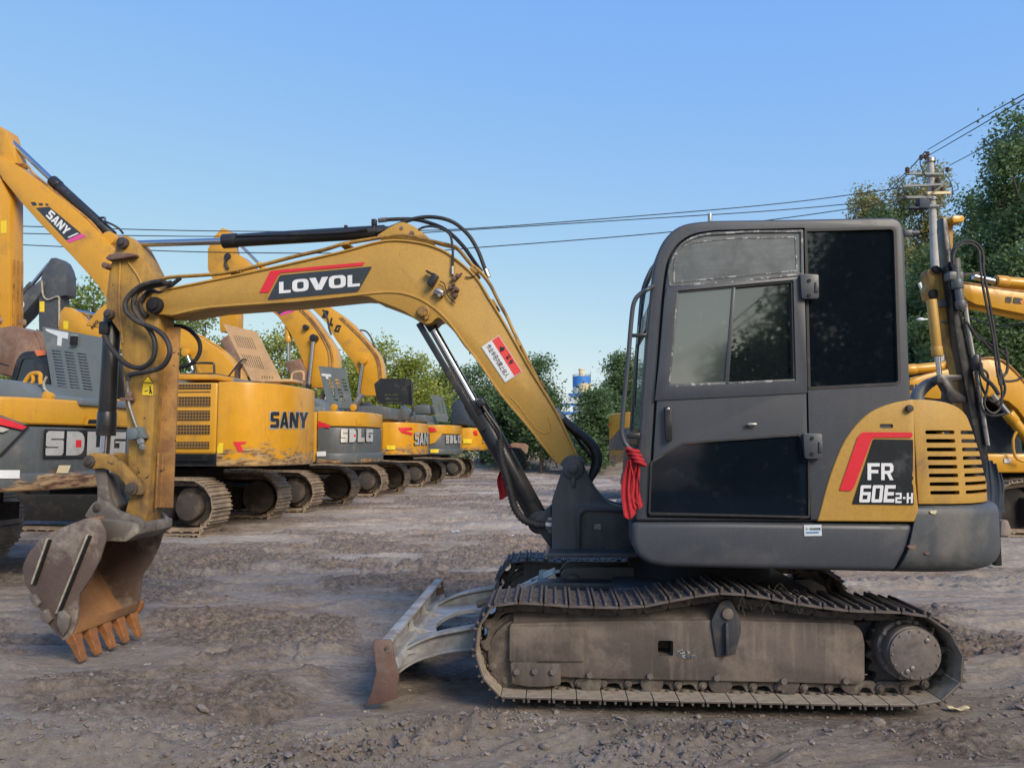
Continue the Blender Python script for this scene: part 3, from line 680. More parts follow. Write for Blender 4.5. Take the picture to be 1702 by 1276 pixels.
# hood plan narrows more than the counterweight
def plan2(x0, n=16):
    pts = [(x0, -.915)]
    for k in range(n + 1):
        a = R(-90 + 180 * k / n); cx = abs(math.cos(a)) ** .72; sx = math.copysign(abs(math.sin(a)) ** .80, a)
        pts.append((TX + .60 * cx, .915 * sx))
    pts.append((x0, .915)); return pts
m_ = B(); m_.slab(plan2(.85), .9, 1.9)
slots = B()
for i in range(8):
    v = 718 + 14.4 * i; a, c = 1538.7 + 1.2 * i, 1591 + 1.35 * i
    q = P([(a, v - 3.2), (c, v - 3.2), (c, v + 3.2), (a, v + 3.2)], -.915); slots.prism(rnd(q, .009, 4), -1.3, -.80)
    a2, c2 = 1603 + 1.4 * i, 1640 + 3.5 * i
    q = P([(a2, v - 3.2), (c2 + 14, v - 3.2), (c2 + 14, v + 3.2), (a2, v + 3.2)], -.915); slots.prism(rnd(q, .009, 4), -1.3, -.50)
hood = K.part(b, 'engine_hood', mt['boomyellow'], isect=m_, cut=(), bevel=.022, smooth=45)
me = hood.data.copy(); me2 = bool_mesh(me, slots.mesh(), 'DIFFERENCE')
# hollow the hood so that the slots look into the dark
core = B(); core.prism([(x, z) for x, z in inset(hood_out, .04)], -1.1, 1.1); cm = core.mesh()
mm = B(); mm.slab([(x * 1.0 - (.035 if x > TX else 0), y * .955) for x, y in plan2(.87)], .95, 1.85); cm = bool_mesh(cm, mm.mesh(), 'INTERSECT')
me2 = bool_mesh(me2, cm, 'DIFFERENCE'); me2.materials.clear(); me2.materials.append(mt['boomyellow']); hood.data = me2
me2.polygons.foreach_set('use_smooth', [True] * len(me2.polygons)); me2.set_sharp_from_angle(angle=R(30))
b = B(); b.box((1.22, 0, 1.24), (.42, 1.35, .42), bev=.05); b.cyl((1.1, -.7, 1.2), (1.1, -.45, 1.2), .12); K.part(b, 'engine_block', mt['dark'])
sp = cr(P([(1359, 862), (1377, 796), (1396, 746), (1412, 719), (1430, 698), (1451, 682), (1482, 670), (1518, 663)]), 4) + P([(1521, 800), (1526, 848), (1519, 867), (1357, 866)])
hole = B(); hole.prism(rnd(P([(1461, 704.5), (1483.5, 704.5), (1483.5, 711.5), (1461, 711.5)]), .012, 5), -1, -.85)
b = B(); b.prism(sp, NY - .008, NY + .05, .012, 3); side_panel = K.part(b, 'side_panel', mt['boomyellow'], cut=[hole])
b = B(); b.prism(rnd(P([(1459, 703), (1485.5, 703), (1485.5, 713), (1459, 713)]), .014, 5), NY + .03, NY + .04); K.part(b, 'latch_recess', mt['dark'], parent=side_panel)
b = B(); p = U.at(1509, 679, NY); b.cyl((p.x, NY - .03, p.z), (p.x, NY + .02, p.z), .019, bev=.004); K.part(b, 'rubber_stop', mt['rubber'], parent=side_panel)
b = B(); b.prism(sp, -NY - .05, -NY + .008, .012, 3); K.part(b, 'side_panel', mt['boomyellow'])
# filler bulk between the side panels so nothing is see-through
b = B(); b.prism(P([(1345, 866), (1372, 800), (1400, 742), (1440, 700), (1505, 678), (1519, 866)], NY), -.86, .86); K.part(b, 'inner_bulkhead', mt['dark'])
DY = NY - .012
def sticker(b_or_me, name, m, parent, fr=None): return K.part(b_or_me, name, m, parent=parent, frame=fr, smooth=0)
def poly_sticker(pts, y, name, m, parent, r=0.0, thick=.0015, fr=U):
    q = fr.px(pts, y)
    if r: q = rnd(q, r, 3)
    b = B(); b.prism(q, y - thick, y); return K.part(b, name, m, parent=parent, frame=fr, smooth=0)
z3 = lambda pts: zc(1300, 640, 3.9875, pts)
poly_sticker(z3([(379, 697), (500, 345), (530, 311), (862, 312), (862, 346), (612, 346), (592, 362), (478, 672), (458, 700)]), DY, 'red_stripe', mt['red'], side_panel, .008)
dec = poly_sticker(z3([(605, 357), (866, 361), (868, 420), (866, 560), (860, 600), (872, 612), (858, 640), (868, 668), (872, 792), (466, 786)]), DY, 'model_plate_decal', mt['decalblack'], side_panel, .004)
def txt(body, bl, br, tl, y, m, parent, name='lettering', bold=.02, fr=U, shear=0, thick=0.001, block=False, sp_=1.0):
    me = block_text(body) if block else text_mesh(body, bold, shear, sp_)
    place(me, fr.at(*bl, y), fr.at(*br, y), fr.at(*tl, y), thick=thick)
    return K.part(me, name, m, parent=parent, frame=fr, smooth=0)
def gtx(w_, bl, br, tl, y, parent, gap=.12):
    me = place(glyphs(w_, gap), U.at(*bl, y), U.at(*br, y), U.at(*tl, y)); return K.part(me, 'lettering', mt['white'], parent=parent, smooth=0)
Z = lambda x, y: (1300 + x / 3.9875, 640 + y / 3.9875)
TY = DY - .004
gtx('FR', Z(566, 628), Z(738, 628), Z(566, 516), TY, dec)
gtx('60E', Z(510, 776), Z(742, 776), Z(522, 662), TY, dec)
gtx('2-H', Z(750, 780), Z(866, 781), Z(752, 712), TY, dec, .16)
# ---- cab
cab_front = [(1056, 866), (1059, 790), (1065, 690), (1072, 590), (1079, 505), (1086, 447), (1095, 415), (1109, 392), (1129, 376), (1154, 369), (1190, 366)]
cab_pts = P(cab_front[:1]) + cr(P(cab_front[1:]), 3) + P([(1330, 364), (1478, 361)]) + cr(P([(1486, 361.5), (1496, 367), (1502, 378), (1504, 395)]), 3) + P([(1509, 540), (1514, 664), (1514, 700), (1400, 866)])
door_pts = P([(1077, 858), (1083, 765), (1090, 655), (1098, 540)]) + cr(P([(1103, 480), (1109, 440), (1119, 417), (1135, 400), (1157, 389), (1190, 384)]), 3) + P([(1336, 380.5), (1341, 640), (1346, 862)])
qw = rnd(P([(1337, 381), (1489, 377), (1497, 639), (1343, 647)]), [.012, .035, .03, .012], 4)
c1 = B(); c1.prism(inset(door_pts, -.006), -1.2, -.8)
c2 = B(); c2.prism(qw, -1.2, -.8)
b = B(); b.prism(cab_pts, NY, NY + .055, .016, 3)
cabf = K.part(b, 'cab_frame', mt['grey'], cut=[c1, c2], smooth=40)
# inner side wall, roof, rear wall, floor
CY1 = -.02
c3 = B(); c3.prism(P([(1112, 640), (1130, 420), (1480, 400), (1490, 640)]), -.2, .2)
b = B(); b.prism(cab_pts, CY1 - .04, CY1, .012, 2); K.part(b, 'cab_inner_side', mt['grey'], cut=[c3])
b = B(); b.prism(P([(1130, 425), (1478, 405), (1486, 636), (1116, 636)]), CY1 - .022, CY1 - .016); K.part(b, 'far_window', mt['tint'])
roof = [p for p in cr(P([(1095, 415), (1109, 392), (1129, 376), (1154, 369), (1190, 366)]), 4)] + P([(1330, 364), (1478, 361)]) + cr(P([(1486, 361.5), (1496, 367), (1502, 378), (1504, 395)]), 3)
b = B(); b.ribbon(roof, .03, NY + .056, CY1 - .041, side=-1); K.part(b, 'roof', mt['grey'], smooth=50)
b = B(); b.ribbon(P([(1504, 396), (1509, 540), (1514, 664), (1516, 860)]), .03, NY + .056, CY1 - .041, side=-1)
c4 = B(); c4.box((U.at(1506, 520, NY).x, (NY + CY1) / 2, U.at(1506, 520, NY).z), (.3, .66, .62)); K.part(b, 'rear_wall', mt['grey'], cut=[c4])
b = B(); b.ribbon(P([(1503, 400), (1511, 645)]), .008, NY + .07, CY1 - .05, side=-1); K.part(b, 'rear_window', mt['tint'])
# front of the cab: glazed, with frame members
ws = cr(P([(1062, 740), (1072, 590), (1079, 505), (1086, 447), (1095, 415)]), 4)
b = B(); b.ribbon([(x + .012, z) for x, z in ws], .008, NY + .07, CY1 - .06, side=-1); K.part(b, 'windscreen', mt['clear'], smooth=50)
b = B()
b.ribbon([(x + .005, z) for x, z in ws], .03, NY + .054, NY + .10, side=-1); b.ribbon([(x + .005, z) for x, z in ws], .03, CY1 - .09, CY1 - .041, side=-1)
q = P([(1076, 540), (1079, 505)]); b.ribbon(q, .03, NY + .10, CY1 - .09, side=-1)
q = P([(1062, 738), (1064, 712)]); b.ribbon(q, .03, NY + .10, CY1 - .09, side=-1)
q = P([(1090, 430), (1097, 410)]); b.ribbon(q, .03, NY + .10, CY1 - .09, side=-1)
K.part(b, 'windscreen_frame', mt['black'])
b = B(); b.ribbon(P([(1062, 741), (1059, 790), (1056, 866)]), .03, NY + .056, CY1 - .041, side=-1); K.part(b, 'front_panel', mt['grey'])
# wiper
b = B(); w0 = U.at(1082, 470, NY + .2); b.tube([(w0.x - .03, -.45, 2.24), (w0.x - .06, -.47, 1.95), (w0.x - .085, -.50, 1.62)], .007, 6); K.part(b, 'wiper', mt['black'])
# interior: seat and consoles
b = B(); b.box((.36, -.47, 1.50), (.46, .48, .14), bev=.05, seg=3); b.box((.60, -.47, 1.84), (.13, .46, .62), Matrix.Rotation(R(10), 4, 'Y'), bev=.05, seg=3); b.box((.64, -.47, 2.2), (.10, .26, .18), bev=.04, seg=3)
K.part(b, 'seat', mt['rubber'])
b = B(); b.box((.30, -.80, 1.52), (.42, .12, .18), bev=.03); b.box((.30, -.14, 1.52), (.42, .12, .18), bev=.03); b.tube([(.14, -.80, 1.6), (.11, -.80, 1.74), (.09, -.8, 1.80)], .018); b.tube([(.14, -.14, 1.6), (.11, -.14, 1.74), (.09, -.14, 1.80)], .018)
b.tube([(-.12, -.53, 1.2), (-.10, -.53, 1.6)], .012); b.tube([(-.12, -.41, 1.2), (-.10, -.41, 1.6)], .012)
K.part(b, 'control_console', mt['rubber'])
b = B(); b.box((.36, -.47, 1.12), (1.1, .84, .05)); b.box((.62, -.47, 1.28), (.5, .84, .3)); K.part(b, 'cab_floor', mt['dark'])
# quarter window with rubber seal
b = B(); b.prism(inset(qw, .002), NY + .012, NY + .020); quarter = K.part(b, 'quarter_window', mt['tint'], smooth=0)
b = B(); b.ring(inset(qw, -.001), inset(qw, .013), NY - .004, NY + .013); K.part(b, 'window_seal', mt['rubber'], parent=quarter)
# door
z1 = lambda pts: zc(1000, 350, 4.2525, pts); z2 = lambda pts: zc(1000, 640, 3.9875, pts)
dp = inset(door_pts, .006)
op_up = rnd(P(z1([(478, 535), (472, 430), (505, 330), (560, 245), (640, 195), (740, 170), (1060, 152), (1410, 150), (1414, 452), (900, 512)])), .01, 2)
op_sl = rnd(P(z1([(530, 572), (1348, 497), (1366, 1207), (468, 1247)])), .008, 2)
op_lo = rnd(P(z2([(322, 505), (538, 377), (1312, 322), (1374, 495), (1378, 878), (308, 852)])), .012, 2)
def cutter(q): c = B(); c.prism(q, -1.2, -.8); return c
b = B(); b.prism(dp, NY - .014, NY + .035, .006, 2); door = K.part(b, 'door', mt['grey'], cut=[cutter(op_up), cutter(op_sl), cutter(op_lo)])
b = B(); go_ = inset(door_pts, -.02); b.ring(go_, inset(go_, .05), NY + .040, NY + .056); K.part(b, 'door_gap_backing', mt['rubber'], parent=cabf)  # dark rubber ring added behind the door gap to stop light leaking through
# raised window module of the door
wm = P(z1([(372, 1345), (400, 1100), (440, 620), (460, 545), (1425, 472), (1448, 1290)]))
b = B(); b.prism(wm, NY - .021, NY - .012, .003, 2); K.part(b, 'window_surround', mt['grey'], parent=door, cut=[cutter(op_sl)])
b = B(); b.prism(inset(op_up, .001), NY - .008, NY - .002); K.part(b, 'upper_pane', mt['film'], parent=door, smooth=0, label='dusty scratched upper door pane')
io = rnd(P(z1([(505, 516), (508, 360), (530, 290), (575, 245), (650, 224), (900, 196), (1370, 186), (1382, 432), (900, 476)])), .012, 2)
b = B(); b.ring(io, inset(io, .007), NY - .011, NY - .0075)
b.ring(inset(op_up, -.004), inset(op_up, .006), NY - .018, NY - .0085); K.part(b, 'pane_border', mt['scuff'], parent=door, smooth=0)
left = P(z1([(532, 574), (925, 540), (878, 1228), (472, 1243)])); right = P(z1([(925, 540), (1348, 500), (1364, 1206), (878, 1228)]))
b = B(); b.prism(left, NY - .004, NY + .001); lp = K.part(b, 'sliding_pane', mt['paleglass'], parent=door, smooth=0, label='front sliding pane with sky reflection in its pale colour')
b = B(); b.prism(right, NY + .012, NY + .017); K.part(b, 'sliding_pane', mt['slideglass'], parent=door, smooth=0)
b = B(); b.prism(P(z1([(921, 540), (944, 538), (896, 1230), (866, 1231)])), NY - .012, NY + .014, .003); K.part(b, 'pane_divider', mt['grey'], parent=door)
b = B(); b.ring(op_sl, inset(op_sl, .010), NY - .013, NY + .010); K.part(b, 'window_seal', mt['rubber'], parent=door)
b = B(); b.prism(P(z1([(472, 1226), (872, 1212), (872, 1240), (472, 1252)])), NY - .016, NY - .004, .002); b.prism(P(z1([(890, 1212), (1362, 1192), (1362, 1206), (890, 1232)])), NY - .016, NY - .004, .002)
b.prism(P(z1([(528, 580), (540, 578), (482, 1230), (470, 1230)])), NY - .014, NY - .004, .001); K.part(b, 'pane_edge', mt['scuff'], parent=door)
b = B(); b.prism(inset(op_lo, .001), NY - .006, NY - .001); K.part(b, 'lower_pane', mt['lowglass'], parent=door, smooth=0)
b = B(); b.ring(op_lo, inset(op_lo, .010), NY - .0165, NY - .001); K.part(b, 'window_seal', mt['rubber'], parent=door)
# hinges
for (u0, v0, u1, v1) in ((1326, 458, 1357, 499), (1331, 720, 1363, 762)):
    b = B(); q = P([(u0, v0), (u1, v0 + 1), (u1, v1), (u0 + 3, v1)]); b.prism(rnd(q, .012, 3), NY - .045, NY - .010, .006)
    q = P([(u1 - 7, v0 + 14), (u1 - 1, v0 + 14), (u1 - 1, v1 - 10), (u1 - 7, v1 - 10)]); b.prism(q, NY - .052, NY - .044, .003)
    h = K.part(b, 'hinge', mt['grey'], parent=door)
    b = B()
    for vv in (v0 + 8, v1 - 8):
        p = U.at(u0 + 19, vv, NY - .05); b.cyl((p.x, NY - .051, p.z), (p.x, NY - .046, p.z), .009, seg=12)
    K.part(b, 'hinge_bolt', mt['dark'], parent=h)
b = B(); b.prism(rnd(P([(1103.5, 676), (1115, 677), (1115.5, 733), (1105, 732)]), .008, 3), NY - .05, NY - .012, .008, 3); hd = K.part(b, 'door_handle', mt['black'], parent=door)
p = U.at(1110.5, 680, NY - .05); b = B(); b.cyl((p.x, NY - .056, p.z), (p.x, NY - .048, p.z), .009, seg=16, bev=.002); K.part(b, 'lock', mt['chrome'], parent=hd)
p = U.at(1246.5, 705.5, NY - .02); b = B(); b.cyl((p.x, NY - .03, p.z), (p.x, NY - .01, p.z), .011, seg=16); b.box((p.x + .006, NY - .034, p.z + .001), (.055, .014, .014), bev=.006); K.part(b, 'door_latch', mt['steel'], parent=door)
# roof bolt, rear lamp bracket
p = U.at(1180, 362, NY + .15); b = B(); b.cyl((p.x, p.y, p.z - .05), (p.x, p.y, p.z + .025), .012, bev=.003); K.part(b, 'roof_bolt', mt['steel'])
p = U.at(1512, 388, NY + .1); b = B(); b.box((p.x - .01, p.y, p.z), (.05, .03, .035), bev=.006); b.cyl((p.x + .01, p.y, p.z), (p.x + .045, p.y, p.z), .018); K.part(b, 'lamp_bracket', mt['grey'])
# grab rails in front of the cab
GR = NY - .06
b = B(); b.tube(U.p3([(1087, 475, NY + .02), (1078, 480, GR), (1065, 488, GR), (1055, 500, GR), (1050, 526, GR), (1043, 609, GR), (1038, 660, GR), (1034, 705, GR), (1034, 722, GR), (1040, 738, GR), (1052, 750, GR), (1063, 761, NY), (1068, 766, NY + .03)]), .0125, 12, 6); K.part(b, 'grab_rail', mt['grey'])
b = B(); b.tube(U.p3([(1088, 440, CY1), (1080, 452, CY1), (1069, 480, CY1), (1064, 520, CY1 - .05), (1058, 600, CY1 - .05), (1052, 690, CY1 - .05), (1054, 720, CY1)]), .012, 10, 5); K.part(b, 'grab_rail', mt['grey'])
p = U.at(1041, 724, GR); b = B(); b.box((p.x + .04, p.y + .04, p.z), (.07, .03, .03), bev=.006); p = U.at(1046, 555, GR); b.box((p.x + .05, p.y + .06, p.z), (.09, .02, .02), bev=.004); K.part(b, 'rail_clamp', mt['black'])
# company notice on the skirt
st = poly_sticker([(1336, 872), (1365, 871.5), (1366, 890), (1337, 890.5)], NY - .0015, 'notice_sticker', mt['whitesheet'], skirt)
txt('三一挖掘机销售', (1339, 881), (1364, 881), (1339, 876.5), NY - .0045, mt['decalblack'], st, bold=.02, thick=0)
poly_sticker([(1340, 883.5), (1361, 883.2), (1361, 885.2), (1340, 885.5)], NY - .0045, 'blue_print_line', mt['blue'], st)
# ---- right-hand half of the house (mostly hidden from here)
b = B(); b.prism(P([(1062, 866), (1062, 800), (1085, 770), (1200, 740), (1350, 700), (1420, 690), (1500, 690), (1500, 866)], .5), .05, .90, .04, 3); K.part(b, 'tank_cover', mt['cream'])
# ---- boom mount
BY = -.17
mnt = P([(910, 914), (917, 912), (917, 833), (921, 820), (931, 790), (936, 776)], BY)
c0 = U.at(953, 779, BY)
bl = zc(700, 600, 3.9875, [(1078, 680), (1095, 730), (1120, 780), (1150, 832), (1185, 880), (1225, 920), (1270, 946), (1330, 960), (1400, 966), (1400, 1248)])
mnt += circ(c0.x, c0.z, .088, 12, 160, 20) + cr(P(bl[:-1], BY), 2) + P(bl[-1:], BY)
b = B(); b.prism(mnt, BY, BY + .05, .006); b.prism(mnt, -BY - .05, -BY, .006)
ww = P([(925, 880), (950, 800), (975, 800), (1000, 835), (1050, 850), (1050, 905), (925, 905)], 0); b.prism(ww, -.1, .1, .01)
q = P([(913, 912), (1056, 912), (1056, 919), (906, 919)], BY); b.prism(q, -.36, .36, .004)
mount = K.part(b, 'boom_mount', mt['chassis'])
# raised lip of the box frame on its side
lip = P(zc(700, 600, 3.9875, [(1028, 1240), (1028, 1010), (1045, 975), (1080, 962), (1390, 985), (1390, 1005), (1100, 995), (1068, 1010), (1058, 1040), (1058, 1240)]), BY - .02)
b = B(); b.prism(lip, BY - .025, BY, .006); K.part(b, 'frame_lip', mt['chassis'], parent=mount)
b = B(); b.cyl((c0.x, BY - .035, c0.z), (c0.x, -BY + .03, c0.z), .030, bev=.006); b.cyl((c0.x, BY - .018, c0.z), (c0.x, BY + .0, c0.z), .068, bev=.006); b.box((c0.x, BY - .012, c0.z - .085), (.02, .02, .06), bev=.004); K.part(b, 'boom_pivot', mt['chassis'], parent=mount)
p = U.at(993, 875, BY); b = B(); b.box((p.x, BY - .003, p.z), (.038, .004, .032)); tagp = K.part(b, 'stencil_tag', mt['steel'], parent=mount)
b = B()
for dx, dz, sx, sz in ((-.009, .006, .01, .004), (.006, .004, .012, .004), (0, -.008, .02, .004), (.011, -.004, .004, .01)): b.box((p.x + dx, BY - .0065, p.z + dz), (sx, .002, sz))
K.part(b, 'stencil_mark', mt['decalblack'], parent=tagp)
b = B(); b.prism(P([(880, 868), (917, 838), (917, 912), (898, 886), (884, 880)], -.06), -.09, .09, .01); K.part(b, 'cylinder_lug', mt['chassis'], parent=mount)
# ---- boom
HB = .13
z4 = lambda pts: zc(350, 350, 4.2525, pts); z6 = lambda pts: zc(650, 350, 4.2525, pts); z7 = lambda pts: zc(700, 600, 3.9875, pts)
top = [(252, 489), (268, 482), (290, 477), (350, 465), (446, 445), (569, 417), (620, 403), (656, 398), (697, 402), (728, 411), (753, 425), (791, 458), (815, 496), (838, 533), (857, 566), (885, 616), (926, 683), (958, 750), (966, 768)]
botm = [(936, 776), (916, 760), (875.5, 708), (833, 658), (793, 600), (772, 576), (756, 553), (745, 541), (739, 536), (730, 528), (722, 531), (716, 537), (706, 538), (697, 534), (690, 529), (673.5, 518), (650, 508), (625, 499), (599, 492), (491, 503), (350, 513), (290, 524), (262, 522), (250, 512)]
tq, bq = P(top, -HB), P(botm, -HB)
tqs = cr(tq, 4); bqs = cr(bq[:8], 3)[:-1] + cr(bq[7:20], 3) + bq[20:]
b = B(); b.prism(tqs + circ(c0.x, c0.z, .058, 8, 30, -150) + bqs, -HB, HB, .002)
boom = K.part(b, 'boom', mt['boomyellow'], smooth=30)
b = B(); b.ribbon(tqs[4:-2], .012, -HB - .012, HB + .012, .002, side=-1); K.part(b, 'top_flange', mt['boomyellow'], parent=boom)
inner = cr(P([(916, 760), (875.5, 708), (833, 658), (793, 600), (772, 573), (745, 536), (720, 512), (695, 497), (670, 489), (645, 487), (620, 488.5), (599, 491), (491, 502), (350, 512), (290, 524)], -HB), 3)
b = B(); b.ribbon(inner, .014, -HB - .009, HB + .009, .002, side=-1); K.part(b, 'bottom_flange', mt['boomyellow'], parent=boom)
b = B(); b.cyl((c0.x, -HB - .008, c0.z), (c0.x, HB + .008, c0.z), .064, bev=.006); K.part(b, 'boom_foot', mt['boomyellow'], parent=boom)
# rear web reinforcement (pressed bead near the foot)
bead = U.p3(z7([(590, 235), (650, 300), (715, 390), (770, 455), (820, 480), (855, 465), (860, 430), (840, 370)]), -HB - .0005)
b = B(); b.tube(bead, .004, 6, 5); K.part(b, 'pressed_bead', mt['boomyellow'], parent=boom)
# cylinder lug on top with hole, lower pin
b = B(); q = cr(P([(628, 392), (645, 381), (662, 372), (674, 371), (690, 378), (705, 389), (719, 402), (726, 411)], -.06), 3) + P([(690, 412), (640, 408)], -.06); b.prism(q, -.075, -.05, .003); b.prism(q, .05, .075, .003)
p = U.at(684.5, 388, -.08); lug = K.part(b, 'cylinder_lug', mt['boomyellow'], parent=boom)
b = B(); b.cyl((p.x, -.082, p.z), (p.x, .08, p.z), .016); p2 = U.at(667, 379, -.08); b.cyl((p2.x, -.08, p2.z), (p2.x, -.07, p2.z), .012); K.part(b, 'lug_hole', mt['bladerust'], parent=lug)
p = U.at(704, 519, -HB); b = B(); b.cyl((p.x, -HB - .045, p.z), (p.x, HB + .04, p.z), .034, bev=.006); b.cyl((p.x, -HB - .015, p.z), (p.x, -HB, p.z), .046, bev=.004); b.cyl((p.x + .025, -HB - .03, p.z - .04), (p.x + .025, -HB, p.z - .04), .013); K.part(b, 'cylinder_pin', mt['wornyellow'], parent=boom)
# LOVOL decal
DB = -HB - .0155
rs = poly_sticker(z4([(344, 581), (420, 432), (438, 424), (1090, 364), (1076, 389), (500, 440), (480, 455), (412, 578)]), DB + .012, 'red_stripe', mt['red'], boom, .006)
pl = poly_sticker(z4([(490, 457), (1143, 395), (1042, 573), (402, 631)]), DB + .012, 'brand_plate_decal', mt['lovolplate'], boom, .014)
z4p = lambda x, y: (350 + x / 4.2525, 350 + y / 4.2525)
# letters one by one so that their widths match the wide wordmark
LW = [('L', 484, 566, 586, 505), ('O', 577, 693, 576, 489), ('V', 697, 832, 566, 478), ('O', 836, 956, 552, 463), ('L', 968, 1055, 541, 458)]
for ch, x0, x1, yb, yt in LW:
    sl_ = -.083; gtx(ch, z4p(x0, yb), z4p(x1, yb + sl_ * (x1 - x0)), z4p(x0, yt), DB + .0075, pl)
# warning sticker along the boom
A6 = lambda x, y: (650 + x / 4.2525, 350 + y / 4.2525)
wsn = poly_sticker(z6([(638, 965), (762, 880), (927, 1138), (806, 1216)]), DB + .012, 'warning_sticker', mt['whitesheet'], boom)
poly_sticker(z6([(638, 965), (762, 880), (927, 1138), (806, 1216), (808, 1205), (917, 1136), (760, 889), (646, 966), (806, 1205), (805, 1216)][:4]), DB + .0122, 'sticker_edge', mt['warnred'], wsn)
poly_sticker(z6([(645, 966), (713, 920), (868, 1166), (807, 1206)]), DB + .0108, 'white_field', mt['white'], wsn)
poly_sticker(z6([(713, 918), (761, 886), (922, 1137), (872, 1168)]), DB + .0107, 'red_field', mt['warnred'], wsn)
txt('作业半径内禁止站人', A6(668, 960), A6(808, 1184), A6(702, 938), DB + .0078, mt['decalblack'], wsn, bold=.012, thick=0)
txt('警 告', A6(806, 1032), A6(842, 1092), A6(834, 1012), DB + .0077, mt['decalblack'], wsn, bold=.03, thick=0)
poly_sticker(z6([(772, 1000), (768, 962), (803, 966), (797, 1004)][:3] + [(800, 985)]), DB + .0080, 'warning_triangle', mt['decalblack'], wsn)
# steel pipes on the boom
def pipe(pts, y, r, name='steel_pipe', m='wornyellow', parent=None, seg=8, n=5):
    b = B(); b.tube(U.p3(pts, y), r, seg, n); return K.part(b, name, mt[m], parent=parent or boom)
mainpipe = z4([(-360, 495), (-290, 470), (0, 450), (150, 430), (350, 385), (600, 320), (800, 275), (930, 235), (1100, 205), (1300, 175), (1400, 180), (1500, 200), (1640, 232)]) + z6([(440, 250), (480, 275), (560, 370), (640, 440), (700, 520), (760, 640), (820, 750), (860, 840), (920, 960), (1000, 1120), (1060, 1240)]) + z7([(885, 310)])
pipe(mainpipe, -.10, .0105)
off = [(u + 2, v + 1) for u, v in mainpipe[:12]] + [(u + 1, v + 3) for u, v in mainpipe[12:]]
pipe(off, -.04, .0105)
pipe([(u, v + 1) for u, v in mainpipe], .05, .0105)
b = B()
for (u, v, s_) in ((393, 453, 12), (576, 409, 12), (789, 452, 8), (823, 507, 8), (862, 572, 8), (902, 640, 8)):
    p = U.at(u, v, -.07); b.box((p.x, -.04, p.z), (.055, .20, .022), Matrix.Rotation(R(-18 if u < 600 else (45 if u < 800 else 60)), 4, 'Y').inverted() if False else Matrix.Rotation(R(-12 if u < 600 else (45 if u < 800 else 62)), 4, 'Y'), bev=.003)
K.part(b, 'pipe_clamp', mt['wornyellow'], parent=boom)
# ---- arm cylinder on the top
a0, a1, a2 = U.at(372, 401, 0), U.at(640, 385, 0), U.at(206, 406, 0)
b = B(); b.cyl(a0, a1, .046, bev=.004, seg=28); d = (a1 - a0).normalized(); b.cyl(a0 - d * .004, a0 + d * .10, .051, bev=.004, seg=28); b.cyl(a1 - d * .02, a1 + d * .07, .04, .03); barrel = K.part(b, 'arm_cylinder', mt['black'])
b = B(); b.cyl(a0, a2, .024, seg=20); K.part(b, 'piston_rod', mt['chrome'], parent=barrel)
b = B(); b.tube(U.p3(z4([(180, 180), (600, 170), (900, 158), (1010, 148), (1100, 140)]), -.05), .008, 8); b.cyl(U.at(*z4p(1040, 140), -.05), U.at(*z4p(1110, 134), -.05), .013, seg=8); p = U.at(*z4p(957, 122), -.02); b.box(p, (.022, .022, .035), bev=.003); K.part(b, 'oil_line', mt['black'], parent=barrel)
b = B(); p = U.at(622, 370, -.03); b.box((p.x, p.y, p.z), (.035, .035, .045), bev=.006); b.cyl((p.x, p.y, p.z - .07), (p.x, p.y, p.z), .012); K.part(b, 'elbow_fitting', mt['black'], parent=barrel)
def hose(pts, y, r, m='rubber', name='hydraulic_hose', parent=None, seg=10, n=6):
    b = B(); b.tube(U.p3(pts, y), r, seg, n); return K.part(b, name, mt[m], parent=parent or boom)
hose(z6([(-100, 150), (0, 120), (150, 62), (290, 46), (430, 78), (540, 165), (610, 275), (655, 390), (670, 430)]), -.06, .0135)
hose(z6([(-90, 70), (20, 62), (150, 62), (240, 78), (360, 122), (440, 180), (520, 265), (590, 365), (640, 430)]), .0, .0135)
hose(z6([(190, 138), (230, 118), (290, 112), (360, 130), (415, 170), (432, 240), (437, 320), (435, 400)]), -.145, .008)
b = B(); b.tube(U.p3(z6([(668, 415), (690, 470)]), -.06), .016, 8); b.tube(U.p3(z6([(-90, 70), (-30, 64)]), 0), .017, 8); b.tube(U.p3(z6([(435, 395), (435, 450)]), -.145), .011, 8); K.part(b, 'hose_fitting', mt['steel'], parent=boom)
# ---- work lamp and its wiring
p = U.at(*A6(297, 492), -.17); lampf = Matrix.Rotation(R(28), 4, 'Y')
b = B(); b.box(p, (.045, .06, .085), lampf, bev=.008, seg=2); b.box((p.x - .015, p.y, p.z + .045), (.07, .05, .012), lampf, bev=.003); lamp = K.part(b, 'work_lamp', mt['black'], parent=boom)
p = U.at(*A6(335, 572), -.16); b = B(); b.cyl((p.x - .02, -.16, p.z + .015), (p.x + .03, -.16, p.z - .015), .022, seg=14, bev=.004); b.box((p.x, -.15, p.z - .012), (.07, .05, .022), Matrix.Rotation(R(20), 4, 'Y'), bev=.004); b.cyl((p.x + .005, -.13, p.z - .03), (p.x + .01, -.19, p.z - .03), .010); K.part(b, 'lamp_socket', mt['steel'], parent=lamp)
hose(z6([(345, 500), (375, 515), (385, 550), (400, 600), (430, 635), (450, 645)]), -.15, .004, parent=lamp, name='lamp_wire', seg=6)
b = B(); rgx = random.Random(5)
for (x_, y_) in ((470, 462), (445, 480), (440, 520), (455, 548), (470, 560), (440, 570), (458, 600), (418, 545)):
    p = U.at(*A6(x_, y_), -.15); b.box(p, (rgx.uniform(.015, .032), .03, rgx.uniform(.012, .03)), Matrix.Rotation(rgx.uniform(-1, 1), 4, 'Y'), bev=.003)
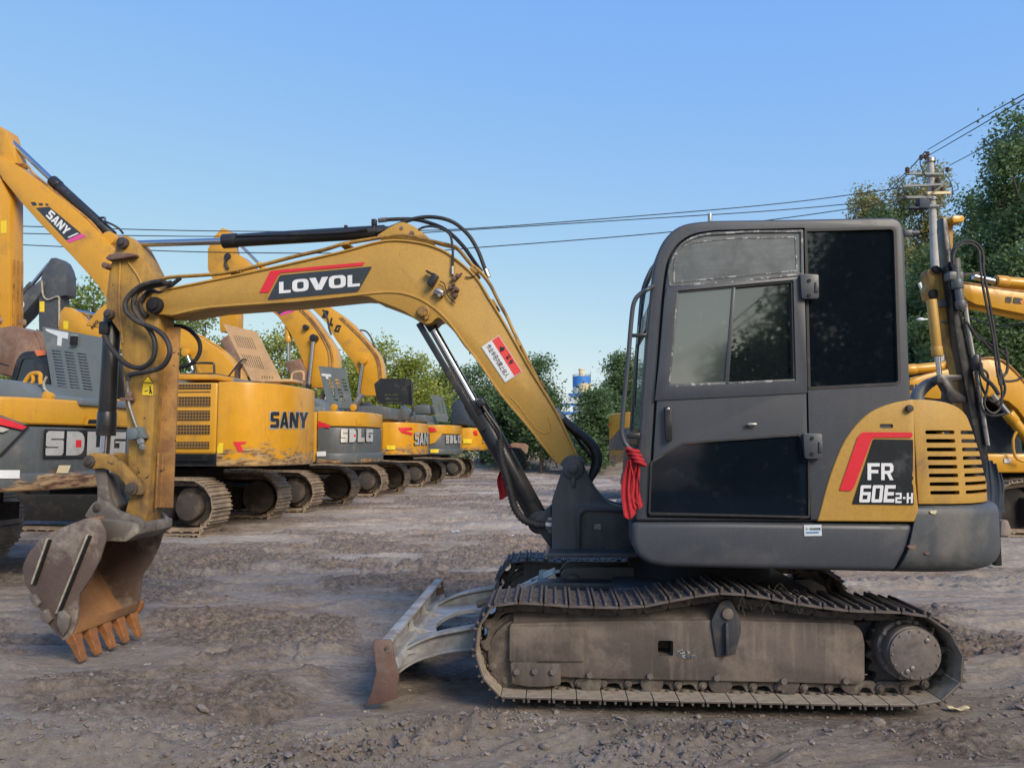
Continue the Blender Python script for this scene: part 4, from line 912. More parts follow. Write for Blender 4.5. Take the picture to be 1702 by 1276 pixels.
p = U.at(*A6(490, 450), -.15); b.box(p, (.03, .02, .008), Matrix.Rotation(R(-30), 4, 'Y'), bev=.002); b.tube(U.p3(z6([(440, 540), (445, 640), (455, 650)]), -.15), .005, 6); K.part(b, 'valve_clamp', mt['bladerust'], parent=boom)
hose(z6([(525, 468), (555, 472), (590, 462), (604, 450)]), -.14, .004, name='cable_end', seg=6)
# hoses from the boom foot into the house
for k, (dx, dy, yy) in enumerate(((0, 0, -.10), (8, -6, -.04), (-10, 8, .03))):
    hose(z7([(880 + dx, 310 + dy), (925 + dx, 372 + dy), (1000 + dx, 440 + dy), (1090 + dx, 510 + dy), (1150 + dx * 1.5, 580 + dy), (1170 + dx * 1.5, 660 + dy), (1150 + dx, 730), (1110, 800)]), yy, .019)
hose(z7([(960, 400), (1040, 520), (1110, 610), (1140, 660), (1125, 740), (1130, 800)]), .08, .011)
b = B(); b.tube(U.p3(z7([(885, 318), (935, 385)]), -.10), .022, 10); K.part(b, 'hose_fitting', mt['steel'], parent=boom)
# ---- boom cylinder
e0, e1, e2 = U.at(897, 866, 0), U.at(788, 668, 0), U.at(706, 522, 0)
b = B(); b.cyl(e0, e1, .068, bev=.006, seg=28); d = (e1 - e0).normalized(); b.cyl(e1 - d * .10, e1 + d * .005, .076, bev=.006, seg=28); b.cyl((e0.x, -.08, e0.z), (e0.x, .08, e0.z), .075, bev=.008); bc = K.part(b, 'boom_cylinder', mt['black'])
b = B(); b.cyl(e1, e2, .030, seg=24); K.part(b, 'piston_rod', mt['chrome'], parent=bc)
b = B(); b.cyl((e2.x, -.10, e2.z), (e2.x, .10, e2.z), .055, bev=.006); b.cyl(e2, e2 - (e2 - e1).normalized() * .13, .045, .034, bev=.004); K.part(b, 'rod_eye', mt['black'], parent=bc)
b = B(); g0, g1 = U.at(803, 716, -.07), U.at(696, 537, -.07); b.bar(g0, g1, .042, .022, up=(0, 1, 0), bev=.004); K.part(b, 'rod_guard', mt['black'], parent=bc)
b = B(); p = U.at(*zc(700, 600, 3.9875, [(395, 275)])[0], -.09); b.box(p, (.05, .03, .05), Matrix.Rotation(R(60), 4, 'Y'), bev=.006); b.tube(U.p3(z7([(395, 270), (430, 330), (480, 400), (520, 460), (535, 540)]), -.085), .011, 8); K.part(b, 'oil_line', mt['black'], parent=bc)
# spiral wrapped hoses
hp_ = U.p3(z7([(520, 520), (530, 620), (545, 700), (575, 800), (600, 900), (625, 980), (680, 1050), (760, 1080), (830, 1088)]), -.12)
b = B(); b.tube(hp_, .022, 12, 8)
R_, T_ = resample([tuple(p) for p in cr(hp_, 8)], 60, closed=False)
for i in range(0, 58, 2): b.tube([R_[i], R_[i + 1]], .0262, 10, smooth=False)
wr = K.part(b, 'wrapped_hose', mt['rubber'])
b = B(); b.cyl(U.at(*z7([(826, 1088)])[0], -.12), U.at(*z7([(868, 1090)])[0], -.12), .03, seg=8); b.cyl(U.at(*z7([(840, 1050)])[0], -.10), U.at(*z7([(868, 1050)])[0], -.10), .02, seg=8); b.cyl(U.at(*z7([(840, 1125)])[0], -.10), U.at(*z7([(868, 1125)])[0], -.10), .018, seg=8); K.part(b, 'hose_coupling', mt['steel'], parent=wr)
for dx in (0, 12, 24): hose([(848 + dx * .3, 745), (858 + dx * .3, 750), (868 + dx * .2, 768), (869, 782), (862, 790 + dx * .2)], .30, .010, name='hydraulic_hose')
# ---- stick
SY = -.10
zb = lambda pts: zc(0, 500, 4.2525, pts); za = lambda pts: zc(0, 200, 4.2525, pts); zz = lambda pts: zc(120, 700, 6.38, pts); zk = lambda pts: zc(0, 800, 4.2525, pts)
stk = P([(193, 408), (198, 396), (206, 391), (215, 393), (224, 402), (236, 424), (250, 452), (261, 480), (266, 505), (264, 545), (260, 628), (255, 700), (250, 780), (246, 850), (238, 872), (222, 890), (206, 880), (206, 862), (214, 830), (213, 735), (210, 688), (206, 641), (202, 580), (199, 552), (188, 536), (177, 522), (176, 500), (181, 455), (187, 428)], SY)
b = B(); b.prism(rnd(stk, .012, 2), -.10, .10, .004); stick = K.part(b, 'stick', mt['wornyellow'], smooth=30)
b = B()
for (pts, y) in ((za([(850, 1000), (840, 1276)]) + zb([(852, 150), (868, 300)]), SY - .004), (za([(905, 1000), (990, 1130), (1020, 1276)]), SY - .004)):
    b.tube(U.p3(pts, y), .007, 6, 4)
K.part(b, 'weld_rib', mt['wornyellow'], parent=stick)
# stiffeners on the front face of the stick
b = B()
for yy in (-.055, 0, .055):
    q0, q1 = U.at(256, 752, SY), U.at(250, 845, SY); b.bar((q0.x + .008, yy, q0.z), (q1.x + .012, yy, q1.z), .014, .016, up=(0, 1, 0), bev=.004)
q0, q1 = U.at(264, 540, SY), U.at(250, 845, SY)
K.part(b, 'wear_rib', mt['rustyyellow'], parent=stick)
b = B(); b.bar((q0.x + .003, -.0, q0.z), (q1.x + .006, 0, q1.z), .196, .012, up=(0, 1, 0), bev=.002); K.part(b, 'front_plate', mt['rustyyellow'], parent=stick, label='rusty front plate of the stick')
for (u, v, r) in ((206, 405, .040), (184, 523, .036)):
    p = U.at(u, v, SY); b = B(); b.cyl((p.x, -.135, p.z), (p.x, .135, p.z), r, bev=.008); b.cyl((p.x, -.148, p.z), (p.x, -.13, p.z), r * .55, bev=.004); K.part(b, 'pivot_pin', mt['pin'], parent=stick)
b = B(); q = P(za([(775, 985), (790, 1000), (900, 985), (985, 970), (985, 955), (880, 945), (800, 960)]), SY); b.prism(q, -.15, .12, .004); p = U.at(182, 444, SY); b.cyl((p.x, -.16, p.z), (p.x, -.09, p.z), .022, bev=.004); K.part(b, 'cable_bracket', mt['bladerust'], parent=stick)
p = U.at(250, 505, -.2); b = B(); b.cyl((p.x, -.165, p.z), (p.x, .165, p.z), .058, bev=.01); b.cyl((p.x, -.18, p.z), (p.x, -.16, p.z), .035, bev=.004); K.part(b, 'pivot_pin', mt['dark'], parent=stick)
ws2 = poly_sticker(zb([(1012, 580), (1085, 588), (1080, 668), (1005, 664)]), SY - .004, 'warning_sticker', mt['warnyellow'], stick)
poly_sticker(zb([(1048, 528), (1082, 582), (1010, 574)]), SY - .004, 'warning_triangle', mt['warnyellow'], stick)
b = B()
def line(b, pts, y, r=.0022):
    b.tube(U.p3(pts, y), r, 5, smooth=False)
line(b, zb([(1048, 528), (1082, 582), (1010, 574), (1048, 528)]), SY - .007, .0025); line(b, zb([(1060, 600), (1062, 618), (1072, 655)]), SY - .007, .004); line(b, zb([(1062, 620), (1056, 655)]), SY - .007, .003); line(b, zb([(1022, 640), (1045, 632)]), SY - .007, .003)
K.part(b, 'warning_symbol', mt['decalblack'], parent=ws2)
# hoses at the stick
HY = -.17
h_ = lambda pts, y, r, **k: hose(pts, y, r, parent=stick, **k)
h_([(270, 467), (256, 469)] + zc(0, 200, 4.2525, [(1000, 1170), (930, 1220), (890, 1276)]) + zb([(885, 40), (905, 90), (980, 150), (1100, 200), (1175, 270), (1200, 370), (1150, 460), (1060, 495), (930, 520), (908, 535), (905, 565)]), HY - .03, .017)
h_([(285, 470), (262, 474)] + za([(1010, 1190), (960, 1230), (945, 1276)]) + zb([(950, 60), (1000, 140), (1060, 210), (1095, 300), (1080, 410), (1000, 472), (900, 450), (820, 375), (765, 300), (735, 245)]), HY, .017)
h_(zb([(1215, 178), (1280, 180), (1345, 210), (1405, 280), (1412, 360), (1370, 430), (1300, 465), (1210, 470)]), .12, .015)
h_([(300, 462), (268, 486)] + za([(1060, 1200), (1000, 1276)]) + zb([(990, 20), (1010, 80), (1040, 110)]), -.12, .014)
b = B(); b.tube(U.p3(zb([(905, 540), (905, 600), (912, 720), (935, 800), (968, 895)]), SY - .035), .010, 8, 4); K.part(b, 'steel_pipe', mt['steel'], parent=stick)
b = B(); p = U.at(214, 664, SY); b.box((p.x + .01, SY - .03, p.z), (.09, .04, .02), bev=.004); b.box((p.x + .03, SY - .03, p.z + .03), (.03, .04, .05), bev=.01); K.part(b, 'pipe_clamp', mt['bladerust'], parent=stick)
b = B(); q = P(zb([(940, 905), (990, 895), (1015, 925), (1010, 975), (960, 985), (938, 965)]), SY); b.prism(q, SY - .08, SY - .015, .008); b.prism(P(zb([(985, 895), (1025, 890), (1055, 970), (1000, 968)]), SY), SY - .06, SY, .003); K.part(b, 'valve_block', mt['hoodgrey'], parent=stick)
p0, p1 = U.at(*zb([(990, 975)])[0], SY - .05), U.at(*zb([(1012, 1050)])[0], SY - .05); b = B(); b.cyl(p0, p1, .016, seg=6); b.cyl(p0, p0.lerp(p1, .45), .024, seg=6); b.cyl(p0.lerp(p1, .7), p0.lerp(p1, .85), .022, seg=6); K.part(b, 'valve_nipple', mt['steel'], parent=stick)
# ---- bucket cylinder and linkage
f0, f1, f2 = U.at(187, 528, 0), U.at(176, 724, 0), U.at(172, 772, 0)
b = B(); b.cyl(f0, f1, .058, bev=.005, seg=28); b.cyl(f1 + (f0 - f1) * .0, f1 + (f0 - f1) * .2, .063, bev=.004, seg=28); p = U.at(174, 545, -.06); b.box((p.x, -.05, p.z), (.07, .06, .09), bev=.01); bcy = K.part(b, 'bucket_cylinder', mt['black'])
b = B(); b.cyl(f1, f2, .033, seg=20); K.part(b, 'piston_rod', mt['chrome'], parent=bcy)
for sy in (-1, 1):
    y0, y1 = (-.155, -.115) if sy < 0 else (.115, .155)
    o_ = cr(P(zz([(140, 470), (128, 430), (150, 375), (200, 335), (280, 340), (400, 358), (520, 438), (640, 565), (715, 660), (745, 730), (735, 780)]), -.155), 3)
    i_ = cr(P(zz([(640, 780), (585, 740), (570, 705), (550, 650), (480, 570), (370, 508), (270, 500), (200, 505)]), -.155), 3)
    b = B(); b.prism(o_ + i_, y0, y1, .006); K.part(b, 'link_arm', mt['wornyellow'])
for (x_, y_, r_) in ((182, 430, .050), (632, 718, .050), (270, 918, .038), (630, 1100, .042)):
    p = U.at(*zz([(x_, y_)])[0], -.155); b = B(); b.cyl((p.x, -.170, p.z), (p.x, .17, p.z), r_ * .88, bev=.008); b.cyl((p.x, -.178, p.z), (p.x, -.165, p.z), r_ * .5, bev=.004); K.part(b, 'pivot_pin', mt['pin'])
b = B()
for (y0, y1) in ((-.115, -.075), (.06, .10)):
    q = P(zz([(240, 480), (365, 520), (380, 700), (400, 830), (430, 880), (420, 960), (300, 960), (270, 900), (268, 700), (245, 560)]), -.11); b.prism(q, y0, y1, .006)
b.prism(P(zz([(370, 540), (455, 560), (490, 780), (540, 880), (520, 940), (420, 930), (390, 820)]), 0), -.06, .05, .01); K.part(b, 'bucket_link', mt['dustysteel'])
# ---- bucket
BW = .36
bk = zk([(700, 275), (745, 350), (745, 420), (700, 560), (640, 680), (560, 800), (540, 1000), (505, 1085), (470, 1120), (440, 1120), (340, 1010), (290, 920), (225, 800), (175, 720), (158, 620), (180, 545), (240, 455), (330, 375), (450, 320), (600, 262), (690, 260)])
side = P(bk, -BW)
SHSIDE = 1 if area(side) < 0 else 1
for_shell = cr([side[i] for i in (9, 10, 11, 12, 13, 14, 15, 16, 17, 18, 19)], 3)
b = B(); b.ribbon(for_shell, .020, -BW + .006, BW - .006, .0, side=-1); bucket = K.part(b, 'bucket', mt['bucketin'], smooth=50, label='bucket with rust orange inside and dusty brown sides')
b = B(); b.prism(rnd(side, .01, 2), -BW, -BW + .018, .004); b.prism(rnd(side, .01, 2), BW - .018, BW, .004); K.part(b, 'side_plate', mt['bucket'], parent=bucket, smooth=30)
b = B(); lp_ = [side[8], side[9]]; q = P(zk([(430, 1110), (470, 1125), (530, 1075), (545, 1000), (520, 985), (500, 1060), (455, 1085)]), -BW)
lipA = P(zk([(415, 1090), (455, 1125), (520, 1080), (535, 1010), (480, 1040), (440, 1075)]), -BW); b.prism(lipA, -BW + .018, BW - .018, .004); K.part(b, 'lip_plate', mt['bucketin'], parent=bucket)
b = B(); b.prism(P(zk([(600, 262), (690, 255), (860, 270), (990, 300), (985, 370), (900, 425), (745, 420), (740, 350), (690, 285)]), -.2), -.22, .22, .02); K.part(b, 'ear_crossmember', mt['dustysteel'], parent=bucket)
ear = P(zz([(130, 1010), (200, 895), (240, 850), (290, 832), (360, 842), (420, 890), (490, 950), (600, 985), (690, 1005), (745, 1050), (765, 1110), (740, 1170), (680, 1215), (600, 1190), (480, 1120), (300, 1060)]), -.16)
b = B(); b.prism(rnd(ear, .02, 3), -.165, -.13, .006); b.prism(rnd(ear, .02, 3), .13, .165, .006); K.part(b, 'bucket_ear', mt['dustysteel'], parent=bucket)
for (p0, p1, w_) in ((zk([(345, 400)])[0], zk([(232, 722)])[0], 26), (zk([(628, 372)])[0], zk([(405, 930)])[0], 26)):
    A_, C_ = U.at(*p0, -BW - .005), U.at(*p1, -BW - .005); b = B(); b.bar(A_, C_, .012, .035, up=(0, 1, 0), bev=.003)
    strip = K.part(b, 'wear_strip', mt['weld'], parent=bucket)
    b = B(); n_ = int((C_ - A_).length / .0125)
    dn = (C_ - A_).normalized(); pn = Vector((-dn.z, 0, dn.x))
    for i in range(n_):
        c_ = A_.lerp(C_, (i + .5) / n_) + pn * .013; b.box((c_.x, -BW - .012, c_.z), (.028, .012, .0055), Matrix.Rotation(R(14), 4, 'Y'), bev=0)
    K.part(b, 'serration', mt['dark'], parent=strip)
for pts in ([(228, 800), (262, 788), (298, 850), (282, 885), (245, 870)], [(298, 915), (348, 895), (388, 965), (360, 1000), (320, 985)], [(428, 915), (470, 900), (512, 960), (500, 1030), (465, 1085), (420, 1010)]):
    b = B(); q = P(zk(pts), -BW); b.prism(q, -BW - .03, -BW + .0, .006); K.part(b, 'side_cutter', mt['dustysteel'], parent=bucket)
p = U.at(226, 1006, BW); b = B(); b.prism(rnd(P(zk([(905, 830), (960, 822), (1002, 850), (1000, 900), (968, 937), (915, 920)]), BW), .012, 2), BW - .0, BW + .035, .006); K.part(b, 'side_cutter', mt['tooth'], parent=bucket)
tz = U.at(135, 1099, -BW + .03)
base = U.at(*zk([(480, 1085)])[0], -BW)
for i in range(5):
    y = -BW + .045 + i * (2 * BW - .09) / 4
    b = B(); A_ = Vector((base.x - .02, y, base.z + .04)); T = Vector((tz.x + .005, y, tz.z - .0)); d = (T - A_).normalized(); n = Vector((-d.z, 0, d.x))
    wv = [(A_, .086, .062), (A_.lerp(T, .38), .084, .060), (A_.lerp(T, .43), .070, .052), (A_.lerp(T, .8), .064, .036), (T, .060, .020)]
    rows = [[c + n * h_ / 2 + Vector((0, -w_ / 2, 0)), c + n * h_ / 2 + Vector((0, w_ / 2, 0)), c - n * h_ / 2 + Vector((0, w_ / 2, 0)), c - n * h_ / 2 + Vector((0, -w_ / 2, 0))] for c, w_, h_ in wv]
    V = [[b.bm.verts.new(v_) for v_ in row] for row in rows]; fs = [b.bm.faces.new(V[0]), b.bm.faces.new(V[-1][::-1])]
    for r0, r1 in zip(V, V[1:]):
        for k in range(4): fs.append(b.bm.faces.new((r0[k - 1], r0[k], r1[k], r1[k - 1])))
    bmesh.ops.recalc_face_normals(b.bm, faces=fs); b._bev([v_ for r_ in V for v_ in r_], .004, 1, 40)
    K.part(b, 'bucket_tooth', mt['tooth'], parent=bucket)
# ---- undercarriage
KL = lambda *a, **k: K.part(*a, frame=L, **k)
TY0, TY1 = -.97, -.53
loop = [(832, 1156), (812, 1138), (799, 1112), (792, 1083), (794, 1055), (802, 1030), (815, 1012), (835, 1004), (860, 1004), (910, 1007), (950, 1010), (1020, 1012), (1063, 1011), (1105, 1003), (1147, 995), (1192, 988), (1234, 990), (1286, 998), (1326, 1006), (1368, 1012), (1410, 1017), (1455, 1019), (1500, 1020), (1540, 1026), (1566, 1040), (1588, 1064), (1600, 1093), (1602, 1117), (1590, 1145), (1565, 1163), (1535, 1170), (1400, 1169), (1200, 1165), (1000, 1161), (900, 1158)]
lq = cr(L.px(loop, TY0), 5, closed=True)
lowz = min(z for x, z in lq)
NSH = 42
SHP, TT = resample(lq, NSH); pitch = TT / NSH
if area(lq) > 0: orient = 1
else: orient = -1
def shoe_mesh(pitch, w, grous=3):
    b = B(); b.box((0, 0, .006), (pitch * .97, w, .012), bev=.002, seg=1)
    for gx, gh in zip((-.42, -.02, .40)[:grous], (.020, .016, .020)):
        b.box((gx * pitch, 0, .012 + gh / 2), (.013, w * .985, gh), bev=.003, seg=1)
    for sy in (-1, 1):
        for gx in (-.2, .22): b.hexbolt((gx * pitch, sy * w * .18, 0), .010, .010, (0, 0, -1)); b.cyl((gx * pitch, sy * w * .18, .012), (gx * pitch, sy * w * .18, .018), .010, seg=8)
    return b.mesh('shoe')
def link_mesh(pitch):
    b = B()
    for y0, y1 in ((-.07, -.042), (.042, .07)):
        q = [(-.50 * pitch, -.012), (-.52 * pitch, -.045), (-.44 * pitch, -.068), (.44 * pitch, -.068), (.52 * pitch, -.045), (.50 * pitch, -.012), (.36 * pitch, -.001), (.30 * pitch, -.016), (.24 * pitch, -.030), (-.10 * pitch, -.036), (-.24 * pitch, -.030), (-.30 * pitch, -.016), (-.36 * pitch, -.001)]
        b.prism(q, y0, y1, .004, 1)
    b.cyl((.38 * pitch, -.085, -.036), (.38 * pitch, .085, -.036), .021, seg=14, bev=.003); b.cyl((.38 * pitch, -.092, -.036), (.38 * pitch, .092, -.036), .011, seg=12)
    return b.mesh('link')
sm_, lm_ = shoe_mesh(pitch, TY1 - TY0), link_mesh(pitch)
for me, mm_ in ((sm_, mt['shoe']), (lm_, mt['link'])):
    me.materials.append(mm_); me.materials.append(mt['padin']); me.polygons.foreach_set('use_smooth', [True] * len(me.polygons)); me.set_sharp_from_angle(angle=R(30))
for p_ in sm_.polygons:
    if p_.normal.z < -.6 and abs(p_.center.z) < .004: p_.material_index = 1
L2U = K.inv @ L.M
def seg_mats(yc, dz=0.0):
    out = []
    for i in range(NSH):
        a = Vector(SHP[i - 1]); b_ = Vector(SHP[(i) % NSH]); c = (a + b_) / 2; d = (b_ - a).normalized()
        n = Vector((d.y, -d.x)) * orient         # outward
        X = Vector((d.x, 0, d.y)); Zn = Vector((n.x, 0, n.y)); Y = Zn.cross(X)
        m = Matrix((X, Y, Zn)).transposed().to_4x4(); m.translation = Vector((c.x, yc, c.y + dz)) ; out.append(L2U @ m)
    return out
for side_ in (-1, 1):
    yc = side_ * .75
    mats = seg_mats(yc, 0)
    # chain as one mesh, pads as sub-parts
    bm = bmesh.new()
    for m in mats:
        t = lm_.copy(); t.transform(m); bm.from_mesh(t); bpy.data.meshes.remove(t)
    # inner web of the chain is part of the track
    me = bpy.data.meshes.new('track'); bm.to_mesh(me); bm.free(); me.materials.append(mt['link'])
    me.polygons.foreach_set('use_smooth', [True] * len(me.polygons)); me.set_sharp_from_angle(angle=R(30))
    tr = bpy.data.objects.new('track', me); COL.objects.link(tr); tr.parent = main
    for m in mats:
        o = bpy.data.objects.new('track_shoe', sm_); COL.objects.link(o); o.parent = tr; o.matrix_local = m @ Matrix.Rotation(random.uniform(-.012, .012), 4, 'Y')
    s = side_
    yo = -.86 if s < 0 else .86; yi = -.62 if s < 0 else .62
    FY = -.86
    def Q(pts): return L.px(pts, FY)
    fr = Q([(847, 1036), (900, 1034), (1000, 1031), (1185, 1030), (1410, 1035), (1425, 1040), (1434, 1050), (1438, 1070), (1438, 1130), (1428, 1139), (1415, 1137), (1398, 1137), (1311, 1134), (1295, 1134), (1200, 1132), (1182, 1131), (1088, 1130), (1071, 1129), (989, 1128), (971, 1127), (932, 1125), (848, 1125)])
    b = B(); b.prism(rnd(fr, .012, 2), min(yo, yo - s * .06), max(yo, yo - s * .06), .010, 2)
    topz = fr[3][1]
    c5 = B(); c5.prism(rnd(Q([(1093.5, 1064), (1119, 1064), (1119, 1090), (1093.5, 1090)]), .012, 3), -1, 1)
    frame_o = KL(b, 'track_frame', mt['tframe'], cut=[c5], smooth=35)
    b = B(); zt = topz
    x0_, x1_ = fr[0][0] + .02, fr[5][0] - .01
    sec = [(yo - s * .02, zt - .004), (yo - s * .13, zt + .075), (yi, zt + .075), (yi, zt - .27), (yo - s * .05, zt - .27)]
    A_ = [b.bm.verts.new((x0_, y, z)) for y, z in sec]; C_ = [b.bm.verts.new((x1_, y, z)) for y, z in sec]
    fs = [b.bm.faces.new(A_), b.bm.faces.new(C_[::-1])] + [b.bm.faces.new((A_[i - 1], C_[i - 1], C_[i], A_[i])) for i in range(5)]
    c8 = B(); ph_ = L.at(1106, 1077, FY); c8.box((ph_.x, yo - s * .0, ph_.z), (.075, .30, .075))
    bmesh.ops.recalc_face_normals(b.bm, faces=fs); KL(b, 'frame_top', mt['tframe'], parent=frame_o, cut=[c8], label='mud caked sloping top of the track frame')
    b = B(); q = Q([(848, 1099), (932, 1101), (932, 1136), (905, 1139), (880, 1139), (852, 1134)]); ya, yb_ = (yo - .02, yo) if s < 0 else (yo, yo + .02); b.prism(rnd(q, .01, 2), ya, yb_, .004)
    q = Q([(847, 1040), (971, 1040), (971, 1098), (847, 1098)]); b.prism(rnd(q, .008, 2), ya + (.008 if s < 0 else 0), yb_ - (0 if s < 0 else .008), .004)
    q = Q([(847, 1036), (971, 1034), (971, 1042), (847, 1052)]); KL(b, 'guard_plate', mt['tframe'], parent=frame_o)
    b = B()
    for (u, v) in ((859, 1113), (889, 1112), (919, 1113), (980, 1120), (1080, 1122), (1191, 1125), (1302, 1130), (1405, 1130)):
        p = L.at(u, v, FY); b.hexbolt((p.x, yo + s * (.0 if u > 950 else .02), p.z), .017, .018, (0, s, 0))
    KL(b, 'frame_bolt', mt['drive'], parent=frame_o)
    b = B(); q_ = Q([(1405, 1050), (1500, 1040), (1540, 1060), (1540, 1110), (1500, 1140), (1405, 1132)]); b.prism(rnd(q_, .03, 3), min(s * .60, s * .68), max(s * .60, s * .68), .01); KL(b, 'gap_plate', mt['chassis'], parent=frame_o)  # plate added to darken the see-through gap between frame and sprocket
    # carrier roller bracket
    b = B(); q = cr(Q([(1182, 1040), (1182, 1030), (1190, 1012), (1198, 999), (1212, 996), (1221, 1010), (1230, 1030), (1231, 1050)]), 3) + Q([(1222, 1085), (1190, 1090)])
    ya, yb_ = sorted((yo + s * .012, yo - s * .02)); b.prism(q, ya, yb_, .005); p = L.at(1206, 1060, FY); b.box((p.x, yo + s * .02, p.z), (.014, .04, .17), bev=.003); KL(b, 'roller_bracket', mt['chassis'], parent=frame_o)
    p = L.at(1208, 1018, FY); b = B(); b.cyl((p.x, yo + s * .03, p.z), (p.x, yi, p.z), .03, bev=.005); b.cyl((p.x, yo - s * .03, p.z + .0), (p.x, yi, p.z + .0), .045); KL(b, 'carrier_roller', mt['drive'], parent=tr)
    # idler
    p = L.at(873, 1084, -.75); b = B(); rI = .235
    b.cyl((p.x, s * .75 - .05, p.z), (p.x, s * .75 + .05, p.z), rI, seg=40, bev=.012); b.cyl((p.x, s * .75 - .08, p.z), (p.x, s * .75 + .08, p.z), rI * .86, seg=40, bev=.015); b.cyl((p.x, s * .75 - .12, p.z), (p.x, s * .75 + .12, p.z), .07, seg=20, bev=.01)
    KL(b, 'idler', mt['link'], parent=tr)
    # sprocket and final drive
    p = L.at(1512, 1088, -.75); b = B(); pts = []
    for k in range(42):
        a = 2 * math.pi * k / 42; r_ = .245 if k % 2 else .205; pts.append((p.x + r_ * math.cos(a), p.z + r_ * math.sin(a)))
    b.prism(pts, s * .75 - .022, s * .75 + .022, .004, 1); KL(b, 'sprocket', mt['link'], parent=tr)
    pc = L.at(1522, 1087, -.93)
    b = B(); b.cyl((pc.x, s * .70, pc.z), (pc.x, s * .84, pc.z), .158, seg=40, bev=.01); b.cyl((pc.x, s * .83, pc.z), (pc.x, s * .915, pc.z), .138, seg=40, bev=.008); b.cyl((pc.x, s * .90, pc.z), (pc.x, s * .93, pc.z), .130, seg=40, bev=.006)
    fd = KL(b, 'final_drive', mt['drive'], parent=tr)
    b = B()
    for k in range(14): a = 2 * math.pi * k / 14; b.hexbolt((pc.x + .117 * math.cos(a), s * .929, pc.z + .117 * math.sin(a)), .006, .006, (0, s, 0))
    for (dx, dz) in ((-.045, -.085), (-.02, -.07), (.06, .07)): b.cyl((pc.x + dx, s * .925, pc.z + dz), (pc.x + dx, s * .937, pc.z + dz), .012, seg=12, bev=.002)
    for k in range(10): a = 2 * math.pi * k / 10; b.hexbolt((pc.x + .147 * math.cos(a), s * .84, pc.z + .147 * math.sin(a)), .012, .012, (0, s, 0))
    KL(b, 'drive_bolt', mt['steel'], parent=fd)
    b = B()
    for u in (980, 1080, 1191, 1302, 1405):
        p = L.at(u, 1122, -.75); b.cyl((p.x, s * .66, p.z - .01), (p.x, s * .84, p.z - .01), .062, seg=20, bev=.008)
    KL(b, 'track_roller', mt['link'], parent=tr)
b = B(); rgx = random.Random(4)
for k in range(46): # dry mud and straw lodged on the frame
    x = rgx.uniform(-.05, .6) if k % 3 else rgx.uniform(.05, .45); vs = b.ico((x, rgx.uniform(-.80, -.64), topz + .05 + rgx.uniform(0, .02)), rgx.uniform(.015, .035), 1, (1.5, 1, .6))
    for v in vs: v.co += Vector((rgx.uniform(-1, 1), rgx.uniform(-1, 1), rgx.uniform(-1, 1))) * .012
KL(b, 'caked_mud', mt['tframe'])
b = B()
for k in range(60):
    x = rgx.uniform(.05, .45); y = rgx.uniform(-.86, -.66); a = rgx.uniform(0, 6.3); l = rgx.uniform(.05, .13); z = topz + rgx.uniform(.05, .12)
    b.tube([(x, y, z), (x + l * .5 * math.cos(a), y + l * .2 * math.sin(a), z + rgx.uniform(0, .05)), (x + l * math.cos(a), y + l * .4 * math.sin(a), z - rgx.uniform(0, .05))], .0016, 4, 3)
KL(b, 'dry_straw', mt['weld'])
p = L.at(1142, 1084, -.865); b = B()
rgx = random.Random(9)
for k in range(26): b.box((p.x + rgx.uniform(-.045, .045), -.8615, p.z + rgx.uniform(-.03, .012)), (rgx.uniform(.006, .02), .004, rgx.uniform(.004, .012)), Matrix.Rotation(rgx.uniform(-.4, .4), 4, 'Y'))
KL(b, 'peeled_label', mt['scuff'], label='peeled white label remains')
# centre frame, swing bearing, blade cylinder
b = B(); b.box((0, 0, .47), (1.15, .95, .20), bev=.04); b.box((0, -.48, .42), (.5, .4, .16), bev=.03); b.box((0, .48, .42), (.5, .4, .16), bev=.03)
b.box((-.75, 0, .50), (.55, .50, .10), bev=.02); centre = KL(b, 'centre_frame', mt['chassis'])
b = B(); b.cyl((0, 0, .56), (0, 0, .70), .44, seg=48, bev=.008); b.cyl((0, 0, .68), (0, 0, .80), .38, seg=48); KL(b, 'swing_bearing', mt['dark'])
b = B()
for k in range(30): a = 2 * math.pi * k / 30; b.hexbolt((.41 * math.cos(a), .41 * math.sin(a), .70), .012, .014, (0, 0, 1))
KL(b, 'bearing_bolt', mt['steel'], parent=centre)
lu = L.at(952.7, 964.7, -.13)
b = B(); q = circ(lu.x, lu.z, .085, 10, 250, 60); q = q[::-1] if False else q
qq = circ(lu.x, lu.z, .085, 12, 80, 280) + [(-.40, lu.z - .12), (-.40, lu.z + .085)]
b.prism(qq, -.13, -.10, .005); b.prism(qq, .10, .13, .005); b.cyl((lu.x, -.15, lu.z), (lu.x, .15, lu.z), .042, bev=.006); KL(b, 'blade_cylinder_lug', mt['chassis'])
pb = L.at(872, 985, -.05); b = B(); b.cyl((lu.x, 0, lu.z), (pb.x + .05, 0, pb.z + .03), .05, bev=.006); be = (-1.45, 0, .30); b.cyl((pb.x + .05, 0, pb.z + .03), (-1.42, 0, .36), .024); KL(b, 'blade_cylinder', mt['black'])
b = B(); b.prism(L.px(zc(600, 880, 4.2525, [(1090, 440), (1370, 303), (1400, 390), (1310, 445), (1190, 480)]), -.12), -.13, -.115, .002); b.prism(L.px(zc(600, 880, 4.2525, [(1090, 440), (1370, 303), (1372, 312), (1092, 450)]), -.12), -.13, .1, .001); KL(b, 'cylinder_guard', mt['steel'])
b = B(); b.tube([L.at(1000, 968, -.15), L.at(1030, 975, -.2), L.at(1070, 965, -.2), L.at(1110, 955, -.2)], .012); KL(b, 'hydraulic_hose', mt['rubber'])
